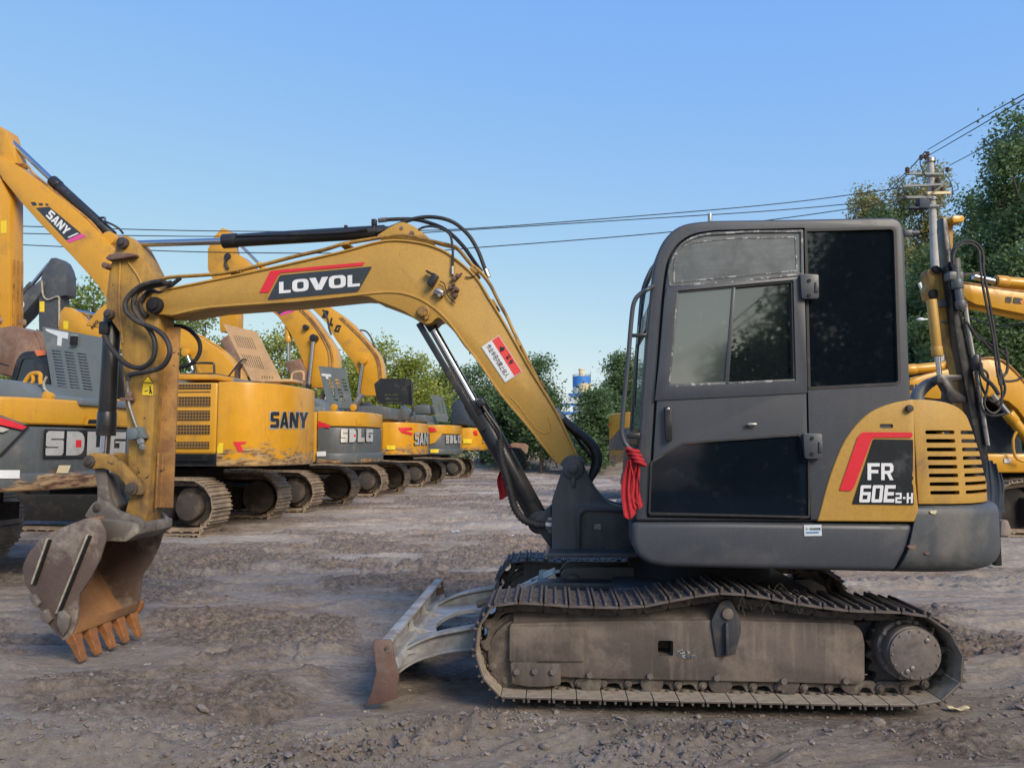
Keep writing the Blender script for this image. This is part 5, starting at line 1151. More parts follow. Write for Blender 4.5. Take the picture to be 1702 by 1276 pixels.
# ---- dozer blade
b8 = lambda pts: zc(600, 880, 4.2525, pts)
BE = -.95
endp = L.px(b8([(82, 790), (100, 776), (205, 776), (222, 800), (228, 870), (240, 925), (262, 1000), (268, 1040), (252, 1120), (262, 1190), (150, 1222), (28, 1246), (75, 1140), (95, 1050), (108, 1000), (95, 900)]), BE)
c6 = B(); p = L.at(*b8([(183, 851)])[0], BE); c6.cyl((p.x, -1.2, p.z), (p.x, 1.2, p.z), .017, seg=16)
zt = endp[2][1]; zb_ = min(z for x, z in endp)
mold = cr(L.px(b8([(150, 784), (135, 860), (130, 960), (118, 1060), (95, 1150), (60, 1235)]), BE), 4)
b = B(); b.ribbon(mold, .016, BE + .02, -BE - .02, side=1); blade = KL(b, 'dozer_blade', mt['blade'], smooth=50)
b = B(); b.prism(endp, BE, BE + .02, .004); b.prism(endp, -BE - .02, -BE, .004); KL(b, 'end_plate', mt['bladerust'], parent=blade, cut=[c6], label='rusty end plate of the dozer blade')
b = B(); q = L.px(b8([(140, 778), (215, 778), (222, 800), (140, 800)]), BE); b.prism(q, BE + .02, -BE - .02, .004); b.prism(L.px(b8([(120, 960), (235, 925), (262, 1000), (130, 1010)]), BE), BE + .02, -BE - .02, .01); KL(b, 'blade_beam', mt['blade'], parent=blade)
# push frame: two arms and a top plate with an oval hole
xb = L.at(*b8([(262, 880)])[0], -.62).x
zt_ = L.at(*b8([(300, 860)])[0], -.62)
XE = -.72
def arm_plan(s): return None
topo = [(xb - .02, -.66), (xb + .25, -.58), (xb + .55, -.53), (XE, -.50), (XE, .50), (xb + .55, .53), (xb + .25, .58), (xb - .02, .66)]
b = B(); zA = zt_.z
b.slab(topo, zA - .012, zA + .012, .0); c7 = B(); c7.slab([(xb + .30 + .17 * math.cos(a), .36 * math.sin(a)) for a in np.linspace(0, 2 * math.pi, 33)[:-1]], 0, 1.2)
tp = b.mesh(); tp = bool_mesh(tp, c7.mesh(), 'DIFFERENCE')
bm = bmesh.new(); bm.from_mesh(tp); bmesh.ops.triangulate(bm, faces=bm.faces[:]); bmesh.ops.subdivide_edges(bm, edges=[e for e in bm.edges if e.calc_length() > .25], cuts=2)
for v in bm.verts: v.co.z += .12 * sm(xb, XE, np.array(v.co.x)).item()
bm.to_mesh(tp); bm.free()
pf = KL(tp, 'push_frame', mt['blade'], smooth=40)
for s in (-1, 1):
    b = B(); tp_ = cr(L.px(b8([(262, 862), (300, 855), (400, 800), (520, 752), (650, 722), (780, 700), (860, 690)]), -.62), 3); bt_ = cr(L.px(b8([(860, 830), (760, 845), (620, 860), (500, 890), (400, 925), (330, 965), (265, 1015)]), -.62), 3)
    y0, y1 = (-.62, -.60) if s < 0 else (.60, .62)
    b.prism(tp_ + bt_, y0, y1, .003); b.ribbon(bt_, .014, y0 - .03, y1 + .03, .002, side=-1); b.ribbon(tp_, .014, y0 - .03, y1 + .03, .002, side=1)
    KL(b, 'push_arm', mt['blade'], parent=pf)
b = B(); b.prism([(xb - .02, zA), (xb + .14, zA + .02), (xb + .02, zA + .05), (xb, zA + .13)], -.24, -.22, .003); b.prism([(xb - .02, zA), (xb + .14, zA + .02), (xb + .02, zA + .05), (xb, zA + .13)], .22, .24, .003); KL(b, 'blade_gusset', mt['blade'], parent=pf)
# ---- red cloths
def clothstrip(name, cen, w, l, seed, label):
    rg = random.Random(seed); rows = []
    n, m = 26, 22
    for i in range(n):
        t = i / (n - 1); row = []
        for j in range(m):
            s_ = j / (m - 1) - .5; ww = w * (.55 + .45 * min(1, t * 3))
            fold = .011 * math.sin(s_ * 11 + seed + t * 1.2) * (1 - .5 * t) + .002 * math.sin(s_ * 31 + t * 3)
            row.append(Vector((cen.x + s_ * ww + .010 * math.sin(t * 5 + seed) + .02 * t * (s_ + .2), cen.y + fold, cen.z - l * t * (1 + .06 * math.sin(s_ * 4 + seed)))))
        rows.append(row)
    b = B(); b.grid(rows); return b
cl = empty('red_cloth', U, label='bright red cloth strips knotted on the grab rail in front of the cab', cat='cloth')
KC = Kit(U, cl)
kp = U.at(1053, 756, GR - .005)
b = B()
for k in range(4): b.tube([(kp.x - .03 + .012 * k, GR - .026, kp.z + .035 - .022 * k), (kp.x - .005 + .012 * k, GR - .034, kp.z + .022 - .02 * k), (kp.x + .022 + .012 * k, GR - .018, kp.z + .02 - .024 * k), (kp.x + .02 + .01 * k, GR + .02, kp.z + .01 - .02 * k), (kp.x - .03 + .01 * k, GR + .02, kp.z + .02 - .02 * k), (kp.x - .03 + .012 * k, GR - .026, kp.z + .035 - .022 * k)], .0105, 8, 4)
KC.part(b, 'knot', mt['cloth'], smooth=60)
for (u, v, w_, v2, sd) in ((1043, 764, .045, 857, 2), (1050, 764, .040, 835, 5), (1057, 768, .036, 842, 8)):
    p = U.at(u, v, GR - .02); p2 = U.at(u, v2, GR - .02); b = clothstrip('s', p, w_, p.z - p2.z, sd, ''); KC.part(b, 'cloth_strip', mt['cloth'], smooth=80)
cl2 = empty('red_cloth', U, label='small red cloth strip hanging behind the boom cylinder hoses', cat='cloth'); KC = Kit(U, cl2)
p = U.at(835, 780, .35); b = clothstrip('s', p, .05, .20, 3, ''); KC.part(b, 'cloth_strip', mt['cloth'], smooth=80)
b = B(); b.tube([(p.x - .01, .35, p.z - .01), (p.x + .02, .33, p.z + .05), (p.x + .06, .1, p.z + .10), (p.x + .10, -.05, p.z + .16)], .006, 6); KC.part(b, 'knot', mt['cloth'])
# ---------------------------------------------------------------- yard machines
def proj(Pw):
    d = Pw - Vector((0, 0, CAMH)); yy = d.y * CP + d.z * SP; zz_ = -d.y * SP + d.z * CP
    return (CU + F * d.x / yy, CV - F * zz_ / yy)
XR, RX, HW = 2.0, .85, 1.33
def rear(phi, grow=0.0):
    c = abs(math.cos(phi)) ** .75; s_ = math.copysign(abs(math.sin(phi)) ** .85, phi)
    return XR + (RX + grow) * c, (HW + grow) * s_
def rplan(x0, grow=0.0, n=28, yw=None):
    yw = yw or HW
    return [(x0, -yw - grow)] + [rear(R(-90 + 180 * k / n), grow) for k in range(n + 1)] + [(x0, yw + grow)]
class Curved:
    """maps photo pixels onto the rounded tail of a machine"""
    def __init__(s, fr, zc_=1.6, grow=0.0):
        s.f = fr; s.g = grow; s.tab = []
        for k in range(241):
            ph = R(-90 + 180 * k / 240); x, y = rear(ph, grow); Pw = fr.M @ Vector((x, y, zc_)); u, v = proj(Pw); s.tab.append((u, ph))
        best = max(range(len(s.tab)), key=lambda i: s.tab[i][0]) if fr.xd.x > 0 else min(range(len(s.tab)), key=lambda i: s.tab[i][0])
        s.vis = s.tab[:best + 1] if fr.xd.x > 0 else s.tab[best:]
    def pt(s, u, v, off=.006):
        t = min(s.vis, key=lambda q: abs(q[0] - u)); i = s.vis.index(t); ph = t[1]
        if 0 < i < len(s.vis) - 1:
            a, b_ = s.vis[i - 1], s.vis[i + 1]
            if abs(b_[0] - a[0]) > 1e-6: ph = a[1] + (b_[1] - a[1]) * max(0, min(1, (u - a[0]) / (b_[0] - a[0])))
        x, y = rear(ph, s.g + off); Pw = s.f.M @ Vector((x, y, 0)); r = ray(u, v); z = CAMH + r.z * (Pw.y / r.y)
        return Vector((x, y, z))
    def poly(s, pts, off=.006, cuts=3):
        bm = bmesh.new(); bm.faces.new([bm.verts.new((u, v, 0)) for u, v in pts]).normal_update(); bmesh.ops.triangulate(bm, faces=bm.faces[:])
        for _ in range(cuts):
            es = [e for e in bm.edges if e.calc_length() > 9]
            if es: bmesh.ops.subdivide_edges(bm, edges=es, cuts=1); bmesh.ops.triangulate(bm, faces=bm.faces[:])
        for v in bm.verts: v.co = s.pt(v.co.x, v.co.y, off)
        me = bpy.data.meshes.new('cp'); bm.to_mesh(me); bm.free(); return me
    def text(s, me, bl, br, tl, tr, off=.012):
        bm = bmesh.new(); bm.from_mesh(me); bmesh.ops.triangulate(bm, faces=bm.faces[:])
        es = [e for e in bm.edges if e.calc_length() > .12]
        if es: bmesh.ops.subdivide_edges(bm, edges=es, cuts=2)
        for v in bm.verts:
            a, t = v.co.x, v.co.y
            u = (bl[0] * (1 - a) + br[0] * a) * (1 - t) + (tl[0] * (1 - a) + tr[0] * a) * t
            w_ = (bl[1] * (1 - a) + br[1] * a) * (1 - t) + (tl[1] * (1 - a) + tr[1] * a) * t
            v.co = s.pt(u, w_, off)
        bm.to_mesh(me); bm.free(); return me
# shared track meshes of a 20-tonne machine (x from -2.05 to 2.05)
def yard_track_meshes():
    H, r0 = .86, .41
    pts = [(-1.62, 0.0), (1.55, 0.0)] + [(1.62 + r0 * math.cos(R(a)), r0 + .01 + r0 * math.sin(R(a))) for a in range(-70, 91, 20)] + [(1.0, H - .03), (.4, H + .0), (-.3, H - .03), (-1.0, H)] + [(-1.64 + (r0 - .02) * math.cos(R(a)), r0 + (r0 - .02) * math.sin(R(a))) for a in range(100, 260, 20)]
    P_, T = resample(cr(pts, 4, True), 49); p = T / 49; bm = bmesh.new()
    sm0 = B(); sm0.box((0, 0, .008), (p * .96, .60, .016))
    for gx, gh in ((-.40, .028), (0, .022), (.40, .028)): sm0.box((gx * p, 0, .016 + gh / 2), (.018, .59, gh))
    for y in (-.11, .11): sm0.prism([(-.5 * p, -.005), (-.5 * p, -.09), (.5 * p, -.09), (.5 * p, -.005), (.3 * p, -.03), (-.3 * p, -.03)], y - .02, y + .02)
    s0 = sm0.mesh('s')
    for i in range(49):
        a, b_ = Vector(P_[i - 1]), Vector(P_[i]); c = (a + b_) / 2; d = (b_ - a).normalized(); n = Vector((d.y, -d.x))
        X, Zn = Vector((d.x, 0, d.y)), Vector((n.x, 0, n.y)); m = Matrix((X, Zn.cross(X), Zn)).transposed().to_4x4(); m.translation = (c.x, 0, c.y + .02)
        t = s0.copy(); t.transform(m); bm.from_mesh(t); bpy.data.meshes.remove(t)
    tr = bpy.data.meshes.new('track'); bm.to_mesh(tr); bm.free(); tr.materials.append(mt['bgtrack'])
    b = B(); b.prism(rnd([(-1.5, .20), (1.25, .20), (1.32, .35), (1.2, .62), (-1.5, .60)], .05, 3), -.24, .20, .02); f = b.mesh('track_frame'); f.materials.append(mt['bgchassis'])
    b = B(); b.cyl((1.62, -.28, .44), (1.62, -.05, .44), .21, seg=28, bev=.015); b.cyl((1.62, -.05, .44), (1.62, .05, .44), .34, seg=36, bev=.01); b.cyl((1.62, -.10, .44), (1.62, .25, .44), .30, seg=28); d = b.mesh('final_drive'); d.materials.append(mt['bghub'])
    b = B(); b.cyl((-1.64, -.10, .42), (-1.64, .10, .42), .34, seg=32, bev=.015)
    i_ = b.mesh('idler'); i_.materials.append(mt['bgchassis'])
    for me in (tr, f, d, i_): me.polygons.foreach_set('use_smooth', [True] * len(me.polygons)); me.set_sharp_from_angle(angle=R(32))
    return tr, f, d, i_
YT = yard_track_meshes()
def add_tracks(root, tx=0.0, gauge=1.20, flip=False):
    for s in (-1, 1):
        t = bpy.data.objects.new('track', YT[0]); COL.objects.link(t); t.parent = root; t.location = (tx, s * gauge, 0)
        if s > 0: t.scale = (1, -1, 1)
        for me, n in ((YT[1], 'track_frame'), (YT[2], 'final_drive'), (YT[3], 'idler')):
            o = bpy.data.objects.new(n, me); COL.objects.link(o); o.parent = t
def pxpart(k, fr, name, pts, y0, y1, m, parent=None, bev=.01, yref=None, cut=(), smooth=30, label=None):
    b = B(); b.prism(fr.px(pts, y0 if yref is None else yref), y0, y1, bev); return k.part(b, name, mt[m], parent=parent, cut=cut, smooth=smooth, label=label)
def tubepart(k, fr, name, pts, y, r, m, parent=None, seg=8, n=4):
    b = B(); b.tube(fr.p3(pts, y), r, seg, n); return k.part(b, name, mt[m], parent=parent)
def cylpart(k, fr, name, p0, p1, p2, y, r, rr, m='bgyellow', parent=None):
    """hydraulic cylinder: barrel p0-p1, rod p1-p2"""
    a, b0, c = fr.at(*p0, y), fr.at(*p1, y), fr.at(*p2, y)
    b = B(); b.cyl(a, b0, r, seg=18, bev=.01); b.cyl(b0, b0 + (a - b0).normalized() * r * 2, r * 1.12, seg=18, bev=.01); o = k.part(b, name, mt[m], parent=parent)
    b = B(); b.cyl(b0, c, rr, seg=14); k.part(b, 'piston_rod', mt['chrome'], parent=o); return o
def simple_cab(k, root, x0=-1.75, x1=-.25, z0=1.15, z1=2.95, y0=-1.33, y1=-.35, m='black', s=1):
    y0, y1 = (y0, y1) if s > 0 else (-y1, -y0)
    out = rnd([(x0 - .05, z0), (x0 - .05, z0 + .7), (x0 + .22, z1), (x1, z1), (x1 + .05, z0)], [.05, .1, .2, .15, .05], 5)
    w = rnd([(x0 + .05, z0 + .75), (x0 + .30, z1 - .13), (x1 - .12, z1 - .13), (x1 - .08, z0 + .75)], .06, 3)
    c1, c2 = B(), B(); c1.prism(w, -3, 3); c2.box((x0, (y0 + y1) / 2, z0 + 1.2), (1.2, .80, 1.0))
    b = B(); b.prism(out, y0, y1, .02); c3 = B(); c3.prism(inset(out, .05), y0 + .05, y1 - .05)
    cb = k.part(b, 'cab', mt[m], cut=[c3, c1], smooth=35)
    b = B(); b.prism(w, y0 + .015, y0 + .025); b.prism(w, y1 - .025, y1 - .015); k.part(b, 'side_window', mt['tint'], parent=cb)
    b = B(); b.box(((x0 + x1) / 2 + .2, (y0 + y1) / 2, z0 + .5), (.5, .5, .9), bev=.08); k.part(b, 'seat', mt['rubber'], parent=cb)
    return cb
def yard_house(k, fr, col, z0, z1, zs=None, low='bggrey', tail='scrapedgrey', bx=-1.7, dark=True):
    b = B(); b.box((0, 0, .78), (1.9, 1.9, .45), bev=.05); b.cyl((0, 0, .85), (0, 0, z0 + .05), .68, seg=32); b.box((0, 0, .62), (2.2, 2.0, .2)); k.part(b, 'undercarriage', mt['bgchassis'])
    b = B(); b.slab([(bx, -HW + .03), (1.97, -HW + .03), (1.97, HW - .03), (bx, HW - .03)], z0, z0 + .28, .03); k.part(b, 'house_deck', mt['black'])
    if zs is None:
        b = B(); b.slab(rplan(XR - .03), z0, z1, .10, 4); cw = k.part(b, 'counterweight', mt['scrapedyellow' if col == 'bgyellow' else col], smooth=50)
    else:
        b = B(); b.slab(rplan(XR - .03), zs + .012, z1, .08, 4); k.part(b, 'upper_cowl', mt[col], smooth=50)
        b = B(); b.slab(rplan(XR - .03, -.02), z0 + (zs - z0) * .24, zs, .03, 3); b.slab(rplan(XR - .03, .03), z0, z0 + (zs - z0) * .28, .05, 3); cw = k.part(b, 'counterweight', mt[tail], smooth=50)
    return cw
def house_extras(k, z1, zl, seed, side=True):
    rg = random.Random(seed); y = -HW
    b = B()
    for x in (.15, 1.05): b.box((x, y + .004, (z1 + zl) / 2), (.012, .014, z1 - zl - .12))
    b.box((.95, y + .004, z1 - .16), (1.8, .014, .012)); b.box((.95, y + .004, zl + .10), (1.8, .014, .010)); k.part(b, 'panel_seam', mt['dark'])
    b = B(); b.box((.62, y - .006, (z1 + zl) / 2 - .1), (.12, .03, .05), bev=.008); k.part(b, 'door_handle', mt['black'])
    b = B(); b.tube([(-.1, y + .10, z1 - .02), (-.1, y + .10, z1 + .30), (.5, y + .10, z1 + .32), (1.2, y + .10, z1 + .30), (1.2, y + .10, z1 - .02)], .018, 7, 2); k.part(b, 'handrail', mt['black' if seed % 2 else 'bgyellow'])
    b = B(); b.cyl((1.35, .55, z1 - .05), (1.35, .55, z1 + .42), .055, seg=14); b.cyl((1.35, .55, z1 + .40), (1.42, .55, z1 + .50), .05, seg=14); k.part(b, 'exhaust_pipe', mt['rustybucket'])
    b = B(); b.slab([(.45, -.55), (1.85, -.55), (1.85, .75), (.45, .75)], z1 - .02, z1 + .14, .05); k.part(b, 'top_cover', mt['bgyellow' if seed % 2 else 'hoodgrey'])
    b = B(); b.tube([(-1.7, y + .02, z1 + .30), (-1.85, y - .12, z1 + .36)], .012, 6); b.box((-1.87, y - .15, z1 + .26), (.04, .16, .28), bev=.015); k.part(b, 'mirror', mt['black'])
    b = B(); rx = 2.0
    for q in (-.9, .9): b.cyl((2.35, q * .6, z1 - .02), (2.35, q * .6, z1 + .05), .05, seg=12)
    k.part(b, 'tail_cap', mt['black'])
def slot_cutters(fr, quad, cols, rows, y, wfrac=.8, hfrac=.35):
    c = B(); tl, tr, br, bl = [Vector(q) for q in quad]
    for i in range(cols):
        for j in range(rows):
            def bil(a, t): return tuple((tl.lerp(tr, a)).lerp(bl.lerp(br, a), t))
            a0, a1 = (i + .5 - wfrac / 2) / cols, (i + .5 + wfrac / 2) / cols; t0, t1 = (j + .5 - hfrac / 2) / rows, (j + .5 + hfrac / 2) / rows
            c.prism(fr.px([bil(a0, t0), bil(a1, t0), bil(a1, t1), bil(a0, t1)], y), y - 1, y + 1)
    return c
ROWG = 'excavators parked side by side with their tails to the yard'
q2 = lambda pts: zc(0, 500, 4.2525, pts); q1 = lambda pts: zc(0, 200, 4.2525, pts); q5 = lambda pts: zc(350, 600, 3.404, pts); q3 = lambda pts: zc(340, 370, 3.8656, pts); qn = lambda pts: zc(0, 340, 4.2525, pts)
# ======== machine 1: grey and yellow, nearest the camera at the left edge
f1_ = Frame(-7.15, 8.5, 7.0)
r1_ = empty('excavator', f1_, label='grey and yellow excavator tail at the left edge with large silver letters', cat='excavator', group=ROWG)
k1 = Kit(f1_, r1_)
cv = Curved(f1_, 1.4)
ztop = cv.pt(60, 661).z; zsp = cv.pt(60, 700 + 8).z; zlo = cv.pt(120, 812).z
cw1 = yard_house(k1, f1_, 'bgyellow', zlo, ztop, zsp)
add_tracks(r1_, tx=-1.28)
# cowl lower edge follows the photo: yellow wedge that deepens to the right of the left edge
k1.part(cv.poly([(-20, 683), (0, 690), (45, 706), (-20, 706)][:4], .004), 'red_field', mt['bggrey'], parent=cw1, smooth=0)
k1.part(cv.poly([(-60, 676), (0, 694), (22, 701), (43, 709), (36, 714), (18, 710), (0, 706), (-60, 694)], .01), 'red_stripe', mt['red'], parent=cw1, smooth=0)
k1.part(cv.poly([(-60, 706), (0, 709), (14, 713), (4, 718), (-60, 716)], .01), 'silver_stripe', mt['badge'], parent=cw1, smooth=0)
k1.part(cv.poly([(45.5, 706), (48, 708), (5, 756), (-30, 772), (-30, 768), (2, 753)], .008), 'panel_gap', mt['dark'], parent=cw1, smooth=0)
k1.part(cv.text(block_text('SDLG', .035), (75, 757), (206, 756), (75, 716), (206, 718), .016), 'raised_lettering', mt['badge'], parent=cw1, smooth=0)
k1.part(cv.poly([(72, 713), (209, 715), (209, 759), (72, 761)], .004), 'letter_backing', mt['black'], parent=cw1, smooth=0)
k1.part(cv.poly([(124, 731), (133, 731), (133, 743), (124, 743)], .019), 'red_square', mt['red'], parent=cw1, smooth=0)
k1.part(cv.poly([(1, 781), (34, 781), (34, 795), (1, 795)], .042), 'white_sticker', mt['white'], parent=cw1, smooth=0)
k1.part(cv.poly([(96, 773), (115, 773), (111, 786), (92, 786)], .040), 'lamp_lens', mt['cream'], parent=cw1, smooth=0)
k1.part(cv.poly([(141, 691), (150, 689), (163, 690), (168, 706), (136, 706)], .02), 'latch_cover', mt['bgyellow'], parent=cw1, smooth=0)
k1.part(cv.poly([(143, 697), (157, 697), (158, 704), (141, 704)], .024), 'latch_recess', mt['dark'], parent=cw1, smooth=0)
# lifting eye, hood, grille, rail
HP = -.2
pl_ = cv.pt(81, 655, -.10)
b = B(); b.prism(rnd(f1_.px(q2([(320, 640), (350, 640), (378, 660), (372, 705), (305, 690)]), pl_.y), .02, 3), pl_.y - .03, pl_.y + .03, .006); k1.part(b, 'lifting_eye', mt['bgyellow'])
hd1 = q2([(300, 180), (705, 255), (735, 400), (718, 702), (378, 672)])
ct = slot_cutters(f1_, [q2([(352, 340)])[0], q2([(620, 370)])[0], q2([(668, 640)])[0], q2([(395, 610)])[0]], 3, 13, .3, .72, .42)
pxpart(k1, f1_, 'raised_hood', hd1, .3, .34, 'hoodgrey', cut=[ct], bev=0, label='propped grey hood panel with three columns of slots')
b = B(); b.prism(f1_.px(q2([(322, 195), (485, 225), (480, 270), (440, 262), (435, 320), (405, 315), (410, 250), (330, 215)]), .3), .294, .298); b.box(f1_.at(*q2([(522, 280)])[0], .28), (.08, .03, .12), bev=.01); k1.part(b, 'hood_label', mt['whitesheet'], smooth=0)
b = B(); b.box(f1_.at(*q2([(522, 280)])[0], .27), (.075, .04, .11), bev=.01); k1.part(b, 'hood_latch', mt['dark'])
b = B(); b.prism(f1_.px([(-60, 652), (-60, 634), (40, 634), (70, 640), (88, 655), (168, 664), (168, 676), (-60, 668)], -.1), -.4, .6, .02); k1.part(b, 'engine_cover', mt['hoodgrey'])
b = B(); b.prism(f1_.px([(55, 640), (56, 600), (66, 588), (80, 590), (88, 655)], .45), .42, .7, .02); b.prism(f1_.px([(168, 660), (170, 590), (198, 590), (208, 640), (206, 664)], .6), .6, .9, .02); k1.part(b, 'engine_part', mt['black'])
tubepart(k1, f1_, 'handrail', q2([(175, 575), (215, 520), (260, 510), (285, 520), (285, 560), (290, 590)]), -.2, .022, 'bgyellow')
tubepart(k1, f1_, 'handrail', q2([(230, 520), (235, 560), (225, 580)]), -.2, .018, 'bgyellow')
tubepart(k1, f1_, 'cable', q2([(330, 535), (310, 580), (315, 620), (345, 650)]), -.25, .012, 'weld')
pxpart(k1, f1_, 'warning_flap', q2([(243, 350), (318, 350), (318, 382), (260, 390)]), .4, .42, 'orange', bev=0)
# ======== machine 2: all yellow
f2_ = Frame(-6.47, 13.74, 7.0)
r2_ = empty('excavator', f2_, label='yellow excavator with black tail lettering and boom raised to the upper left', cat='excavator', group=ROWG); k2 = Kit(f2_, r2_)
cv = Curved(f2_, 1.8); zt2 = cv.pt(420, 635).z; zl2 = cv.pt(420, 775).z
cw2 = yard_house(k2, f2_, 'bgyellow', zl2, zt2)
add_tracks(r2_)
simple_cab(k2, r2_, x1=-.35)
b = B(); b.box((1.02, 0, (zl2 + .18 + zt2) / 2 + .0), (1.90, 2 * HW - .01, zt2 - zl2 - .20), bev=.05, seg=3); sd2 = k2.part(b, 'side_panel', mt['bgyellow'])
for (v0, v1, x0, x1) in ((638, 646, 283, 351), (659, 675, 280, 350), (682, 698, 278, 349), (706, 721, 277, 349), (734, 745, 290, 348)):
    q = f2_.px([(x0, v0), (x1, v0), (x1, v1), (x0, v1)], -HW)
    b = B(); b.prism([(x, z) for x, z in q], -HW - .012, -HW + .0); k2.part(b, 'perforated_grille', mt['grille'], parent=sd2, smooth=0)
b = B(); b.prism(f2_.px([(268, 735), (281, 735), (281, 748), (268, 748)], -HW), -HW - .014, -HW + .0); k2.part(b, 'latch', mt['dark'], parent=sd2)
b = B(); b.box((1.0, 0, zl2 + .10), (1.9, 2 * HW - .06, .18)); k2.part(b, 'belly_plate', mt['black'])
k2.part(cv.text(glyphs('SANY'), (449, 711), (510, 711), (449, 684), (511, 685), .016), 'raised_lettering', mt['decalblack'], parent=cw2, smooth=0)
k2.part(cv.text(glyphs('SANY'), (447.5, 713), (508.5, 713), (447.5, 683), (509.5, 684), .008), 'letter_edge', mt['badge'], parent=cw2, smooth=0)
k2.part(cv.poly([(389, 734), (411, 733.5), (409, 737), (401, 738), (406, 750), (398, 751)], .01), 'red_mark', mt['red'], parent=cw2, smooth=0)
k2.part(cv.poly([(365, 736), (373, 736), (372, 753), (364, 753)], .01), 'warning_sticker', mt['warnyellow'], parent=cw2, smooth=0)
house_extras(k2, zt2, zl2, 2)
# raised tan hood, handrail, oil-stained bits
ht = q3([(118, 648), (330, 700), (490, 1010), (480, 1035), (300, 1015)]); ht = [(u, v) for u, v in ht]
cs = B()
for r0, r1_v in ((725, 800), (845, 925)):
    for i in range(9):
        x = 185 + i * 14 + (r0 - 725) * .42; cs.prism(f2_.px(q3([(x, r0 + i * 2), (x + 6, r0 + i * 2), (x + 36, r1_v + i * 2), (x + 30, r1_v + i * 2)]), .2), -1, 1.4)
for i in range(5): x = 365 + i * 16; cs.prism(f2_.px(q3([(x, 985), (x + 8, 985), (x + 10, 1003), (x + 2, 1003)]), .2), -1, 1.4)
pxpart(k2, f2_, 'raised_hood', ht, .2, .235, 'tan', cut=[cs], bev=0, label='propped tan hood panel with slots')
tubepart(k2, f2_, 'handrail', zc(0, 500, 4.2525, [(1372, 545), (1374, 455), (1385, 440), (1495, 440), (1512, 455), (1515, 545)]), -.9, .02, 'black', n=3)
b = B(); b.tube(f2_.p3([(375, 632), (400, 600), (410, 598)], .15), .015, 6); k2.part(b, 'hood_stay', mt['black'])
b = B(); b.box(f2_.at(473, 634, .4), (.5, .5, .05), bev=.01); b.tube(f2_.p3([(484, 634), (487, 620), (503, 618), (505, 632)], .4), .02, 6); k2.part(b, 'hood_hinge', mt['tan'])
b = B(); b.prism(f2_.px([(300, 632), (300, 623), (370, 624), (370, 632)], -.9), -1.1, -.2, .01); k2.part(b, 'walkway_plate', mt['bgyellow'])
# boom, arm cylinder, stick and bucket of machine 2
BWd = .22
up = q1([(-60, 240), (0, 262), (60, 285), (110, 312), (200, 378), (300, 450), (440, 560), (600, 700), (720, 820), (820, 930)]) + [(215, 470), (232, 520), (246, 590), (250, 640)]
lo = [(228, 640), (214, 590), (196, 540)] + q1([(750, 1270), (725, 1215), (690, 1165), (600, 1060), (500, 950), (400, 850), (270, 715), (150, 580), (70, 480), (20, 420), (-30, 330)])
b = B(); b.prism(f2_.px(up + lo, -BWd), -BWd, BWd, .012); boom2 = k2.part(b, 'boom', mt['bgyellow'], smooth=35)
tubepart(k2, f2_, 'steel_pipe', q1([(130, 310), (190, 318), (235, 375), (300, 430), (380, 500), (500, 600), (640, 715), (740, 830), (810, 900)]), -.12, .022, 'rustyyellow', boom2)
tubepart(k2, f2_, 'steel_pipe', q1([(150, 350), (300, 455), (450, 575), (620, 730), (800, 905)]), .05, .022, 'rustyyellow', boom2)
b = B(); p = f2_.at(*q1([(800, 850)])[0], 0); b.cyl((p.x, -.16, p.z), (p.x, .16, p.z), .13, seg=20, bev=.01); k2.part(b, 'cylinder_bracket', mt['bgyellow'], parent=boom2)
def bplace(k, fr, me, bl, br, tl, y, m, parent, name='lettering'):
    place(me, fr.at(*bl, y), fr.at(*br, y), fr.at(*tl, y)); return k.part(me, name, mt[m], parent=parent, smooth=0)
b = B(); b.prism(f2_.px(q1([(255, 620), (350, 612), (575, 800), (470, 850)]), -BWd), -BWd - .006, -BWd - .002); bp2 = k2.part(b, 'brand_plate_decal', mt['lovolplate'], parent=boom2, smooth=0)
for pts in ([(218, 580), (250, 578), (262, 600), (235, 605)], [(272, 588), (298, 585), (306, 600), (282, 604)], [(320, 590), (340, 590), (345, 602), (326, 603)]):
    b = B(); b.prism(f2_.px(q1(pts), -BWd), -BWd - .006, -BWd - .002); k2.part(b, 'decal_square', mt['lovolplate'], parent=bp2, smooth=0)
b = B(); b.prism(f2_.px(q1([(575, 800), (608, 822), (490, 868), (470, 850)]), -BWd), -BWd - .006, -BWd - .002); k2.part(b, 'pink_stripe', mt['pink'], parent=bp2, smooth=0)
b = B(); b.prism(f2_.px(q1([(545, 797), (562, 800), (492, 832), (478, 828)]), -BWd), -BWd - .010, -BWd - .007); k2.part(b, 'white_slash', mt['white'], parent=bp2, smooth=0)
bplace(k2, f2_, glyphs('SANY'), q1([(322, 676)])[0], q1([(462, 815)])[0], q1([(362, 630)])[0], -BWd - .010, 'white', bp2)
cylpart(k2, f2_, 'arm_cylinder', q1([(795, 815)])[0], q1([(370, 425)])[0], q1([(18, 90)])[0], 0, .095, .05, 'black', boom2)
tubepart(k2, f2_, 'oil_line', q1([(700, 690), (740, 690), (745, 715), (790, 735), (840, 765), (870, 800)]), -.1, .02, 'black', boom2)
b = B(); b.prism(f2_.px(q1([(-80, 400), (-50, 60), (0, 42), (40, 70), (60, 140), (115, 300), (60, 330), (20, 300), (0, 420)]), -.16), -.16, .16, .01)
b.prism(f2_.px([(-34, 290), (0, 294), (16, 330), (16, 545), (-32, 545)], -.17), -.17, .17, .01); st2 = k2.part(b, 'stick', mt['bgyellow'])
b = B()
for dy in (-.10, 0, .10): q0, q1_ = f2_.at(18, 430, -.17), f2_.at(17, 545, -.17); b.bar((q0.x + .01, dy, q0.z), (q1_.x + .01, dy, q1_.z), .03, .02, up=(0, 1, 0))
k2.part(b, 'wear_rib', mt['rustyyellow'], parent=st2)
